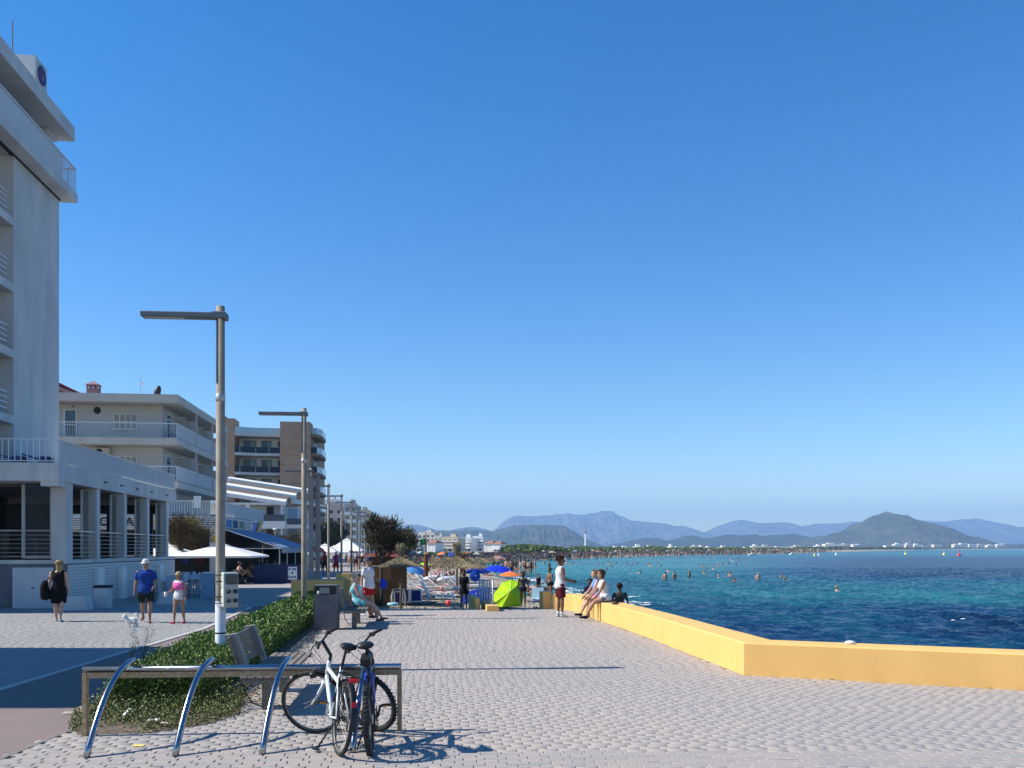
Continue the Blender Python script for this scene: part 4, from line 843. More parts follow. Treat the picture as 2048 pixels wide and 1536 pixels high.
# ---------------------------------------------------------------- buildings (local x towards the sea, local y away along the promenade)
M_rail = mat('railing_paint', (.66, .68, .70), rough=.5)
M_frame = mat('alu_frame', (.42, .43, .42), rough=.4, metal=.5)
M_cable = mat('cable_steel', (.45, .45, .45), rough=.35, metal=.8)
def pbox(name, m, parent, *bs):
    g = MB()
    for b_ in bs: g.box(*b_)
    return g.build(name, m, parent)
def bars(parent, p, q, z0, z1, step, m, each=True, name='baluster', w_=.022):
    """row of uprights from p to q (local x, y); one object each, or one joined part where they cannot be told apart"""
    p, q = Vector(p), Vector(q); n = max(2, int((q - p).length / step)); g = MB(); g.box(-w_ / 2, w_ / 2, -w_ / 2, w_ / 2, z0, z1)
    if each:
        me = g.mesh(name, m)
        for i in range(n + 1): c = p + (q - p) * (i / n); inst(name, me, parent, (c.x, c.y, 0))
    else:
        g = MB()
        for i in range(n + 1): c = p + (q - p) * (i / n); g.box(c.x - w_ / 2, c.x + w_ / 2, c.y - w_ / 2, c.y + w_ / 2, z0, z1)
        o = g.build(name + 's', m, parent); o['kind'] = 'stuff'
# 1. hotel tower at the left edge
T = root('hotel_tower', 'tall white hotel tower with recessed balconies at the left edge', 'building', (-19.05 * .94, 36.8 * .94, 1.95 - 2.07 * .94), ANG); T.scale = (.94, .94, .94)
M_hotel = mat('hotel_render', (.58, .59, .59), (.47, .48, .49), .9, scale=1.3, stretch=(1, 1, .3), detail=8, bump=.15, bscale=30, bdist=.01)
pbox('wall', M_hotel, T, (-13, 0, -4.2, 0, 5.2, 16.730), (-13, -.75, -8.1, -4.201, 5.2, 16.730)); pbox('ground_floor', M_dark, T, (-13, -6.5, -8.1, 0, 0, 5.198))
M_recess = mat('recess_grey', (.42, .45, .50), rough=.8)
for i in range(6):
    zb = 14.37 - 2.46 * i
    if zb < 5.4: break
    top = zb + 2.16 if i else 16.730
    pbox('spandrel', M_hotel, T, (-.749, 0, -8.1, -4.201, zb - .3, zb))
    w_ = pbox('window', M_frame, T, (-.748, -.70, -7.9, -4.9, zb + .05, top - .1)); pbox('pane', M_glassblue, w_, (-.699, -.69, -7.8, -5.0, zb + .1, top - .15))
    for q in range(4): pbox('balcony_bar', M_rail, T, (-.12, -.08, -8.05, -4.55, zb + .22 + q * .2, zb + .26 + q * .2))
pbox('balcony_slab', M_hotel, T, (-13, .62, -8.4, .35, 16.735, 17.100))
pbox('drip_edge', M_dark, T, (-.1, .05, -8.1, .02, 16.680, 16.732))
pbox('penthouse_wall', M_hotel, T, (-12, -.75, -7.9, -1.2, 17.105, 19.330))
for y0, y1, z0, z1 in ((-7.6, -7.0, 17.980, 18.680), (-4.0, -3.2, 17.880, 18.580)):
    w_ = pbox('window', M_frame, T, (-.748, -.70, y0, y1, z0, z1)); pbox('pane', M_glassblue, w_, (-.699, -.69, y0 + .06, y1 - .06, z0 + .06, z1 - .06))
g = MB(); g.tube([(-.70, -4.6, 19.230), (-.66, -3.6, 18.930), (-.68, -2.4, 18.680), (-.69, -1.6, 18.880)], .02, 5); g.build('cable', M_black, T)
pbox('roof_slab', M_hotel, T, (-13, .50, -8.6, .35, 19.340, 19.930)); pbox('corner_beam', M_hotel, T, (-1.3, -.1, -.9, .1, 19.180, 19.335))
bars(T, (.55, -8.3), (.55, .3), 17.105, 18.130, .13, M_rail, False); bars(T, (.5, .3), (-.8, .3), 17.105, 18.130, .22, M_rail)
pbox('handrail', M_rail, T, (.52, .58, -8.3, .33, 18.130, 18.180)); pbox('handrail', M_rail, T, (-.9, .515, .27, .33, 18.130, 18.180))
pbox('rail_panel', mat('frosted_panel', (.5, .56, .62), rough=.5), T, (.53, .545, -8.3, -1.0, 17.180, 18.080))
pbox('sign_box', M_hotel, T, (-2.3, .42, -3.35, -2.3, 19.931, 20.95))
Mz = Euler((0, R(90), 0)).to_matrix(); g = MB(); g.lathe([(0, .03), (.36, .03), (.36, 0)], 24, (.425, -2.8, 20.45), Mz); e_ = g.build('emblem', mat('emblem_purple', (.05, .02, .12), rough=.5), T)
g = MB(); g.lathe([(0, .036), (.1, .036), (.1, .031)], 16, (.425, -2.75, 20.4), Mz); g.build('emblem_dot', mat('emblem_pink', (.3, .18, .3)), e_)
g = MB(); g.tube([(.3, -5.0, 19.880), (.3, -5.0, 21.280)], .02, 5); g.build('aerial', M_black, T)
# 2. restaurant podium in front of the tower
Pd = root('restaurant_podium', 'white open sided restaurant terrace under the hotel tower', 'building', (-14.85, 29.2, -.12), ANG)
z0, z1, z2, z3 = 1.67, 4.25, 4.84, 5.62
M_stone = mat('dark_stone', (.16, .16, .18), (.12, .12, .14), .85, scale=4, bump=.3, bscale=12)
pbox('plinth', M_stone, Pd, (-9, -.05, .0, 13.3, 0, z0 - .13)); pbox('floor_slab', M_white, Pd, (-9, -.001, -.04, 13.4, z0 - .128, z0))
M_clad = mat('clad_board', (.66, .66, .64), (.58, .58, .57), .7, scale=3, stretch=(1, .3, 8), bump=.15, bscale=20)
g = MB(); g.obox((0, 6.75, 0), (.03, 13.2, .098), (0, 0, 0), .006); mb_ = g.mesh('cladding_board', M_clad)
for i in range(14): inst('cladding_board', mb_, Pd, (-.03, 0, .06 + i * .107), (0, R(3), 0))
for y_ in (2.55, 5.1, 7.7, 10.3): pbox('wall_fin', M_white2, Pd, (-.01, .14, y_, y_ + .62, .0, 1.32))
d_ = [pbox('door', mat('door_paint', (.58, .60, .63), (.5, .52, .56), .6, scale=2), Pd, (x0, x0 + .64, -.05, .0, .06, 1.42)) for x0 in (-1.70, -1.055)]
for x0 in (-1.085, -1.03):
    g = MB(); g.ell((x0, -.06, .74), .022, 8, 5); g.build('knob', M_black, d_[0] if x0 < -1.06 else d_[1])
for y_ in (0, 3.0, 6.05, 9.1, 12.1): pbox('column', M_white, Pd, (-.52 if y_ else -.5, -.02, y_ - (.0 if y_ == 0 else .17), y_ + (.55 if y_ == 0 else .17), z0 + .002, z1 - .002))
pbox('column', M_white, Pd, (-9, -8.6, .1, .6, z0 + .002, z1 - .002)); pbox('beam', M_white, Pd, (-9.5, .02, -.75, 13.5, z1, z2))
pbox('corner_block', M_white, Pd, (-.55, .0, -.72, -.05, z1 - .16, z1 - .002))
for y_ in (3.6, 5.4, 7.4, 9.4, 11.8):
    g = MB(); g.obox((.05, y_, z1 + .28), (.06, .22, .05)); g.build('wall_light', M_black, Pd)
bars(Pd, (-9, -.68), (-.02, -.68), z2 + .08, z3 - .03, .19, M_rail)
pbox('handrail', M_rail, Pd, (-9, .0, -.71, -.65, z3 - .03, z3)); pbox('bottom_rail', M_rail, Pd, (-9, .0, -.70, -.66, z2 + .05, z2 + .08))
bars(Pd, (-.03, -.6), (-.03, 13.4), z2 + .08, z3 - .03, .11, M_rail, False); pbox('handrail', M_rail, Pd, (-.06, .0, -.64, 13.45, z3 - .03, z3)); pbox('bottom_rail', M_rail, Pd, (-.05, -.01, -.64, 13.45, z2 + .05, z2 + .08))
pbox('rail_panel', mat('rail_sheet', (.55, .58, .62), (.47, .50, .55), .6, scale=2), Pd, (-.075, -.065, -.5, 13.3, z2 + .1, z3 - .05))
for y0 in (.58, 3.2, 6.25, 9.3):      # cable rails, glazed leaves between the columns
    y1 = y0 + (2.25 if y0 < 1 else 2.65)
    pbox('terrace_handrail', M_cable, Pd, (-.09, -.05, y0, y1, z0 + .96, z0 + 1.0))
    for q in range(6): pbox('terrace_cable', M_cable, Pd, (-.075, -.063, y0, y1, z0 + .1 + q * .145, z0 + .112 + q * .145))
    gl = pbox('folding_leaf', M_frame, Pd, (-.30, -.25, y1 - .82, y1 - .76, z0 + .05, z1 - .1), (-.30, -.25, y1 - .06, y1, z0 + .05, z1 - .1)); pbox('pane', mat('clear_glass', (.75, .85, .9), rough=.03, trans=1.0, spec=.5), gl, (-.28, -.27, y1 - .759, y1 - .061, z0 + .05, z1 - .1))
pbox('terrace_handrail', M_cable, Pd, (-8.5, -.55, .06, .10, z0 + .96, z0 + 1.0))
for q in range(6): pbox('terrace_cable', M_cable, Pd, (-8.5, -.55, .074, .086, z0 + .1 + q * .145, z0 + .112 + q * .145))
gl = pbox('folding_leaf', M_frame, Pd, (-1.52, -1.42, .2, .26, z0 + .05, z1 - .05), (-.62, -.56, .2, .26, z0 + .05, z1 - .05), (-1.419, -.621, .2, .26, z0 + .05, z0 + .14)); pbox('pane', MATS['clear_glass'], gl, (-1.419, -.621, .225, .235, z0 + .141, z1 - .05))
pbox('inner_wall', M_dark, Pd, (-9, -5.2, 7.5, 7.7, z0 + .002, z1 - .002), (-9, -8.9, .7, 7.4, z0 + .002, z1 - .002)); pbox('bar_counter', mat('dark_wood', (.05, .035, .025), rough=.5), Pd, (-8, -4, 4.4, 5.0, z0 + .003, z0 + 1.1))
for x0, y0 in ((-1.8, 2), (-2.1, 5), (-1.7, 8), (-2, 11), (-4, 1.6), (-4.2, 10)):
    pbox('dining_table', MATS['dark_wood'], Pd, (x0 - .4, x0 + .4, y0 - .4, y0 + .4, z0 + .70, z0 + .74), (x0 - .05, x0 + .05, y0 - .05, y0 + .05, z0 + .003, z0 + .699))
pbox('ceiling', mat('dark_ceiling', (.10, .095, .09), rough=.8), Pd, (-8.9, -.53, .7, 13.3, z1 - .09, z1 - .003)); pbox('floor_finish', mat('dark_floor', (.06, .05, .045), rough=.5), Pd, (-8.9, -.53, .3, 13.3, z0 + .001, z0 + .012)); pbox('end_shade_panel', M_dark, Pd, (-8.9, -5.4, 13.0, 13.14, z0 + .02, z1 - .1)); pbox('end_shade_panel', M_dark, Pd, (-8.9, -1.2, 13.15, 13.25, z0 + .02, z0 + 1.0), (-8.9, -.53, 13.15, 13.25, z1 - .55, z1 - .1)); pbox('end_post', M_dark, Pd, (-3.1, -2.8, 13.1, 13.3, z0 + 1.0, z1 - .55)); pbox('end_post', M_dark, Pd, (-1.25, -1.0, 13.1, 13.3, z0 + .02, z1 - .55))  # dark ceiling, floor and end panels added to stand in for deep shade
pbox('wall_screen', mat('screen', (.2, .3, .4), rough=.2), Pd, (-6.6, -5.9, 7.44, 7.49, z0 + 1.5, z0 + 1.95))
for x0 in (-1.6, -.75):  # loungers stacked on the podium roof
    g = MB(); g.obox((x0 - .5, .6, z2 + .28), (.7, .5, .05), (0, R(18), 0)); g.obox((x0 - .15, .6, z2 + .17), (.3, .5, .3)); tag(g.build('roof_lounger', mat('blue_mesh', (.08, .12, .22)), Pd), 'dark blue lounger behind the balustrade')
# 3. white apartment house with two wrap-round balconies
Ap = root('apartment_house', 'white apartment house with two wrap-round balconies and flat roof', 'building', (-21.8, 57, -.12), ANG)
zr = [(6.0, 6.42), (8.8, 9.22), (11.55, 12.07)]
M_ap = mat('apartment_render', (.58, .56, .53), (.52, .50, .48), .9, scale=.6, bump=.3, bscale=14)
pbox('wall', M_ap, Ap, (-16, -1.35, 1.5, 15.3, 0, 5.998), (-16, -1.35, 1.5, 15.3, 6.422, 8.798), (-16, -1.35, 1.5, 15.3, 9.222, 11.548))
for i, (a, b_) in enumerate(zr):
    pbox('roof_slab' if i == 2 else 'balcony_slab', M_cream, Ap, (-16, .02, 0, 15.6, a, b_))
    if i == 2: break
    bars(Ap, (-15, .1), (-.08, .1), b_ + .06, b_ + .95, .14, M_rail, False, 'front_baluster', .018); pbox('handrail', M_rail, Ap, (-15, -.02, .07, .13, b_ + .95, b_ + 1.0)); pbox('bottom_rail', M_rail, Ap, (-15, -.02, .08, .12, b_ + .03, b_ + .06))
    bars(Ap, (-.06, .2), (-.06, 15.3), b_ + .06, b_ + .95, .12, M_rail, False, 'side_baluster', .02); pbox('handrail', M_rail, Ap, (-.09, -.03, .14, 15.4, b_ + .95, b_ + 1.0)); pbox('rail_panel', MATS['rail_sheet'], Ap, (-.12, -.11, .2, 15.3, b_ + .08, b_ + .93))
    for y_ in (5.2, 10.2, 15.0): pbox('party_screen', M_white, Ap, (-1.349, -.13, y_, y_ + .12, b_ + .002, b_ + (1.85 if i else 2.0))); pbox('balcony_post', M_white, Ap, (-.128, .0, y_ - .02, y_ + .14, b_ + .002, zr[i + 1][0] - .002))
    # shuttered window, lattice door at the corner and side doors
    wx = -4.45; w_ = pbox('window', M_white2, Ap, (wx, wx + 1.5, 1.44, 1.499, b_ + .75, b_ + 1.75))
    for q in range(4): pbox('shutter', mat('shutter_grey', (.32, .30, .27), (.38, .36, .33), .7, scale=1, stretch=(1, 1, 60)), w_, (wx + .06 + q * .365, wx + .35 + q * .365, 1.42, 1.439, b_ + .8, b_ + 1.2), (wx + .06 + q * .365, wx + .35 + q * .365, 1.42, 1.439, b_ + 1.26, b_ + 1.7))
    pbox('sill', M_white2, Ap, (wx - .05, wx + 1.55, 1.36, 1.439, b_ + .66, b_ + .72))
    for y_ in (2.3, 7.4, 12.4):
        dd = pbox('door', M_white2, Ap, (-1.349, -1.3, y_, y_ + .95, b_ + .01, b_ + 1.95)); pbox('pane', M_glass, dd, (-1.299, -1.28, y_ + .08, y_ + .45, b_ + .12, b_ + 1.88), (-1.299, -1.28, y_ + .50, y_ + .87, b_ + .12, b_ + 1.88))
        if y_ < 3: pbox('door_lattice', M_white2, dd, *[(-1.279, -1.27, y_ + .05, y_ + .9, b_ + .1 + q * .3, b_ + .13 + q * .3) for q in range(6)])
    for y_ in (4, 9): pbox('awning_arm', M_white2, Ap, (-1.34, -.4, y_, y_ + .06, zr[i + 1][0] - .45, zr[i + 1][0] - .40))
b_ = 9.22
dd = pbox('door', M_white2, Ap, (-7.6, -6.75, 1.45, 1.499, b_ + .01, b_ + 2.0)); pbox('pane', M_glass, dd, (-7.5, -6.85, 1.43, 1.449, b_ + .1, b_ + .95), (-7.5, -6.85, 1.43, 1.449, b_ + 1.02, b_ + 1.92))
w_ = pbox('window', M_white2, Ap, (-8.5, -7.85, 1.45, 1.499, b_ + 1.5, b_ + 1.95)); pbox('pane', M_glass, w_, (-8.42, -7.93, 1.43, 1.449, b_ + 1.57, b_ + 1.88))
g = MB(); g.lathe([(0, .06), (.2, .05), (.24, 0)], 16, (-5.5, 1.49, b_ + 1.95), Euler((R(90), 0, 0)).to_matrix()); g.build('wall_lamp', M_black, Ap)
for x_ in (-8.6, -7.0):
    g = MB(); g.obox((x_, 1.45, b_ + 2.18), (.12, .09, .07)); g.build('vent', M_black, Ap)
ac = root('air_conditioner', 'beige air conditioning unit under the balcony of the apartment house', 'air conditioner', Ap.matrix_basis @ Vector((-5.1, 1.28, 8.38)), ANG)
g = MB(); g.obox((0, 0, 0), (1.0, .36, .6), (0, 0, 0), .03); g.build('case', M_cream, ac)
g = MB(); g.lathe([(0, .02), (.2, .02), (.23, 0)], 20, (-.16, -.182, 0), Euler((R(90), 0, 0)).to_matrix()); g.build('fan_grille', M_black, ac)
g = MB(); g.box(-.4, .4, -.1, .2, -.38, -.302); g.build('bracket', M_frame, ac)
g = MB(); g.tube([(-.7, .1, 0), (-.6, .1, .05), (-.5, .1, 0)], .06, 6); g.build('pipe', M_black, ac)
# things on its roof
rt = Ap.matrix_basis
M_pinkr = mat('pink_render', (.30, .17, .18), (.26, .15, .16), .9, scale=1)
cm = root('chimney', 'small pink chimney with peaked cap on the white apartment house', 'chimney', rt @ Vector((-5.55, 1.0, 12.07)), ANG)
g = MB(); g.box(-.35, .35, -.3, .3, 0, .42); [g.box(x_, x_ + .1, y_, y_ + .1, .421, .66) for x_ in (-.35, -.05, .25) for y_ in (-.3, .2)]; g.build('stack', M_pinkr, cm)
g = MB(); g.add([(-.45, -.4, .661), (.45, -.4, .661), (.45, .4, .661), (-.45, .4, .661), (0, 0, .95)], [(0, 1, 4), (1, 2, 4), (2, 3, 4), (3, 0, 4), (3, 2, 1, 0)]); g.build('cap', M_pinkr, cm)
an = root('roof_aerial', 'thin television aerial on the apartment house roof', 'aerial', rt @ Vector((-2.75, 1.5, 12.07)), ANG)
g = MB(); g.tube([(0, 0, 0), (0, 0, 1.5)], .018, 5); g.build('mast', M_frame, an); g = MB(); g.tube([(-.1, 0, .9), (.2, 0, .9)], .015, 5); g.ell((.12, 0, .93), (.08, .03, .08), 8, 5); g.ell((0, 0, 1.4), (.05, .02, .1), 8, 5); g.build('antenna_head', M_white2, an)
g = MB(); g.tube([(0, 0, -.1), (0, 0, .3), (.08, 0, .55), (.16, 0, .72)], [.2, .22, .2, .08], 10); o = g.build('chimney_cowl', mat('dark_cowl', (.03, .025, .03), rough=.5), loc=rt @ Vector((-1.6, 1.2, 12.07)), smooth=True); tag(o, 'black hooded chimney cowl on the apartment house roof', 'chimney cowl')
pg = root('red_gable_house', 'dark red gabled house roof behind the white apartment house', 'building', (XP(112, 70), 70, -.1), ANG)
M_redw = mat('dark_red_render', (.18, .03, .035), rough=.9)
g = MB(); g.sweepy([(-6, 0), (4.2, 0), (4.2, 13.2), (.0, 15.4), (-4, 16.2), (-6, 15)], 0, 10); g.build('wall', M_redw, pg); g = MB(); g.sweepy([(-4, 16.25), (5.0, 12.9), (5.0, 13.1), (-4, 16.6)], -.5, 10.5); g.build('roof', M_pinkr, pg)
# 4. bar podium of the apartment house: slat sign, awning, dark interior
Bp = root('bar_podium', 'ground floor bar terrace with white slatted sign and blue awning', 'building', (-17.6, 53, -.12), ANG)
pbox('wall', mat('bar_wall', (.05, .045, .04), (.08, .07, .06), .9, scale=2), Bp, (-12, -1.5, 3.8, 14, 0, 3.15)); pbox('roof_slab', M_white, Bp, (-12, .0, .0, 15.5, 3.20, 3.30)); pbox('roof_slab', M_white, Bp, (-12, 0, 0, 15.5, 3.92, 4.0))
pbox('side_wall', M_white, Bp, (-.7, -.02, .02, .5, 0, 3.19))
for i in range(6): pbox('sign_slat', M_white2, Bp, (-12, .05, -.06, -.02, 3.32 + i * .105, 3.375 + i * .105))
for i in range(6): pbox('sign_slat', M_white2, Bp, (.02, .06, 0, 10, 3.32 + i * .105, 3.375 + i * .105))
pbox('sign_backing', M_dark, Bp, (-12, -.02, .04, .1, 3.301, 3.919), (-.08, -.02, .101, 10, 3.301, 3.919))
M_ylet = mat('yellow_letter', (.62, .42, .03), rough=.5)
Yb = 52.9
for ch_, px_, mm in (('A', 203, M_black), ('C', 217, M_black), ('A', 266, M_black), ('I', 315, M_ylet), ('A', 353, M_ylet), ('D', 374, M_ylet), ('I', 383, M_ylet), ('E', 391, M_ylet), ('I', 399, M_ylet)):
    text(ch_, .72, mm, Bp, ((XP(px_, Yb) + 17.6) * 1.0, -.09, 3.63), (R(90), 0, 0), .02)
for y_, mm in ((1.2, mat('sign_blue', (.05, .2, .45))), (3.2, mat('sign_navy', (.03, .06, .12))), (5.4, mat('sign_olive', (.2, .22, .16)))): pbox('sign_picture', mm, Bp, (.061, .075, y_, y_ + 1.4, 3.36, 3.86))
pbox('sign_panel', mat('sign_violet', (.16, .2, .5), rough=.6), Bp, (.02, .06, 10.05, 13.6, 3.25, 3.95))
g = MB(); g.add([(.10, 10.6, 2.9), (.10, 11.4, 2.9), (.10, 13.2, 3.5), (.10, 13.5, 4.1), (.10, 12.6, 4.1), (.10, 11.6, 3.5), (.16, 10.6, 2.9), (.16, 11.4, 2.9), (.16, 13.2, 3.5), (.16, 13.5, 4.1), (.16, 12.6, 4.1), (.16, 11.6, 3.5)], [(0, 5, 4, 3, 2, 1), (6, 7, 8, 9, 10, 11)] + [(k, (k + 1) % 6, 6 + (k + 1) % 6, 6 + k) for k in range(6)]); g.build('orange_emblem', mat('orange_sign', (.5, .27, .03), rough=.5), Bp)
bars(Bp, (-12, .06), (-.05, .06), 4.05, 4.88, .15, M_rail, True, 'baluster', .025); pbox('handrail', M_rail, Bp, (-12, 0, .03, .09, 4.88, 4.93))
bars(Bp, (-.05, .15), (-.05, 15.3), 4.05, 4.88, .12, M_rail, False, 'side_baluster'); pbox('handrail', M_rail, Bp, (-.08, -.02, .1, 15.4, 4.88, 4.93)); pbox('rail_panel', MATS['rail_sheet'], Bp, (-.12, -.11, .2, 15.3, 4.1, 4.85))
pbox('wall_box', M_white2, Bp, (-1.6, -1.2, -.12, .0, 4.5, 5.2)); pbox('yellow_notice', M_ylet, Bp, (-.55, -.25, -.01, .015, 2.45, 2.8))
M_awn = mat('awning_cloth', (.17, .25, .37), (.14, .21, .32), .85, scale=2)
pbox('shade_backing', MATS['bar_wall'], Bp, (-.5, -.14, .7, 15.3, 0, 3.18)); pbox('counter', M_dark, Bp, (1.2, 1.8, 2.0, 14.5, .02, 1.05)); pbox('back_screen', M_dark, Bp, (-.1, 3.2, 15.3, 15.45, .02, 2.0))  # dark backing added behind the awning to deepen its shade
aw = MB(); aw.sweepy([(.10, 3.22), (.10, 3.26), (3.5, 2.12), (3.5, 2.08)], .6, 15.2); awo = aw.build('awning', M_awn, Bp)
pbox('valance', mat('valance', (.33, .35, .40), (.26, .28, .33), .8, scale=4), awo, (3.5, 3.53, .6, 15.2, 1.75, 2.10)); pbox('awning_edge', M_white2, awo, (.1, 3.5, .52, .59, 2.02, 2.06))
g = MB(); g.bar((.12, .55, 3.2), (3.5, .55, 2.05), .05, .06); g.build('awning_arm', M_white2, awo)
for y_ in (.7, 4, 8, 12, 15): pbox('awning_post', M_rail, Bp, (3.3, 3.36, y_, y_ + .06, 0, 2.1))
for i, (px_, Y_, z_, w_, h_, c) in enumerate(((322 + 20, 55, 1.1, .6, .9, (.25, .05, .03)), (388, 55, 1.9, .5, .7, (.3, .12, .05)), (402, 55.1, 1.2, .5, .5, (.25, .03, .03)), (440, 55.5, 1.4, .4, 1.6, (.35, .05, .04)), (372, 55, 1.0, .5, 1.0, (.04, .06, .2)))):
    p = Bp.matrix_basis.inverted() @ Vector((XP(px_, 56.6), 56.6, z_)); pbox('poster', mat('poster%d' % i, c), Bp, (p.x - w_ / 2, p.x + w_ / 2, 3.70, 3.79, z_, z_ + h_))
# 5. white terraced house with stepped parapets and tiled roofs
W = root('terraced_house', 'white terraced house with tiled sloping roofs and white parapet walls', 'building', (-28.5, 116, -.12), ANG)
M_wh = mat('house_white', (.76, .76, .74), (.70, .70, .69), .9, scale=.4)
M_til = mat('grey_tile', (.16, .13, .10), (.11, .09, .075), .9, scale=2, bump=.6, bscale=6, bdist=.05)
pbox('wall', M_wh, W, (-13, -2.2, 1.5, 14, 0, 7.95)); pbox('wall', M_wh, W, (-2.199, 0, 5, 14, 0, 7.7))
def rz_(x, y): return 8.3 - .15 * (x + 1.6) + .21 * (y - 1.0)
def slab(name, m, x0, x1, y0, y1, th):
    g = MB(); c = [(x0, y0), (x1, y0), (x1, y1), (x0, y1)]
    g.add([(x, y, rz_(x, y) + th - .5) for x, y in c] + [(x, y, rz_(x, y) + th) for x, y in c], [(3, 2, 1, 0), (4, 5, 6, 7), (0, 1, 5, 4), (1, 2, 6, 5), (2, 3, 7, 6), (3, 0, 4, 7)]); return g.build(name, m, W)
for k, y_ in enumerate((-1.0, 5.0)):
    slab('parapet', M_wh, -11.2, -1.4 + .5 * k, y_, y_ + 1.8, .3)
    slab('roof', M_til, -10.8, -1.6 + .5 * k, y_ + 1.801, y_ + 5.999, 0)
slab('parapet', M_wh, -11.2, 0, 11.0, 12.4, .3)
g = MB(); g.sweepy([(-1.49, 9.0), (3.2, 8.0), (3.2, 7.8), (-1.49, 8.2)][::-1], 5.2, 14); g.build('roof', M_wh, W)
pbox('canopy', M_wh, W, (-12, -1.6, -.9, 1.4, 7.75, 8.0)); pbox('post', M_wh, W, (-6.6, -6.0, -.6, -.2, 4.2, 7.75)); pbox('post', M_wh, W, (-2.0, -1.85, -.7, -.55, 0, 7.75))
for z_ in (2.9, 5.6):
    pbox('balcony', M_wh, W, (-12, -1.5, -.9, 1.49, z_ - 1.0 if z_ > 3 else z_ - .4, z_)); pbox('glass_rail', mat('smoked_glass', (.10, .11, .13), rough=.1, spec=.6), W, (-12, -1.5, -.88, -.84, z_ + .001, z_ + .85)); pbox('balcony', M_wh, W, (-1.49, 1.2, 1.0, 4.99, z_ - .9, z_ - .4)); pbox('glass_rail', MATS['smoked_glass'], W, (-1.49, 1.2, 1.02, 1.06, z_ - .399, z_ + .4))
    for x0 in (-9.2, -4.2):
        dd = pbox('door', M_frame, W, (x0, x0 + 2.0, 1.44, 1.499, z_ + .01, z_ + 2.1)); pbox('pane', M_glass, dd, (x0 + .08, x0 + .95, 1.42, 1.439, z_ + .08, z_ + 2.0)); pbox('pane', mat('curtained_pane', (.42, .46, .52), rough=.2), dd, (x0 + 1.05, x0 + 1.92, 1.42, 1.439, z_ + .08, z_ + 2.0))
    g = MB(); g.ell((-3, 1.46, z_ + 2.45), (.3, .08, .14), 10, 6); g.build('wall_lamp', M_black, W)
    dd = pbox('door', mat('pale_blue_door', (.35, .45, .55)), W, (-1.8, -.6, 4.93, 4.999, z_ - .3, z_ + 1.9)); pbox('brown_wall', mat('brown_panel', (.24, .16, .11)), W, (.001, .1, 4.9, 9, z_ - .4, z_ + 2))  # door in one flat pale blue
# 6. brown and white balcony hotel
Hb = root('balcony_hotel', 'brown clad hotel block with rows of glass balconies', 'building', (XP(603, 134), 134, -.12), ANG)
M_brown = mat('brown_cladding', (.40, .255, .17), (.34, .215, .145), .85, scale=.5, bump=.1)
M_joint = mat('cladding_joint', (.17, .12, .09), rough=.9)
s_ = 134 / F
xa, xb, xc, xd, xe = [(p_ - 603) * s_ for p_ in (444, 472, 561, 603, 620)]
pbox('core_wall', M_wh, Hb, (xa, xd, 4, 22, 0, 20.2)); pbox('left_wall', M_brown, Hb, (xa, xb, .3, 3.99, 0, 21.8)); pbox('right_wall', M_brown, Hb, (xc, xe, .0, 3.99, 0, 21.4)); pbox('side_wall', M_brown, Hb, (xd, xe, 4.0, 22, 0, 21.0))
for i in range(14):
    z_ = 2.0 + i * 1.42; pbox('cladding_joint', M_joint, Hb, (xc - .002, xe + .002, -.012, .002, z_, z_ + .05)); pbox('cladding_joint', M_joint, Hb, (xa - .002, xb + .002, .29, .302, z_, z_ + .05))
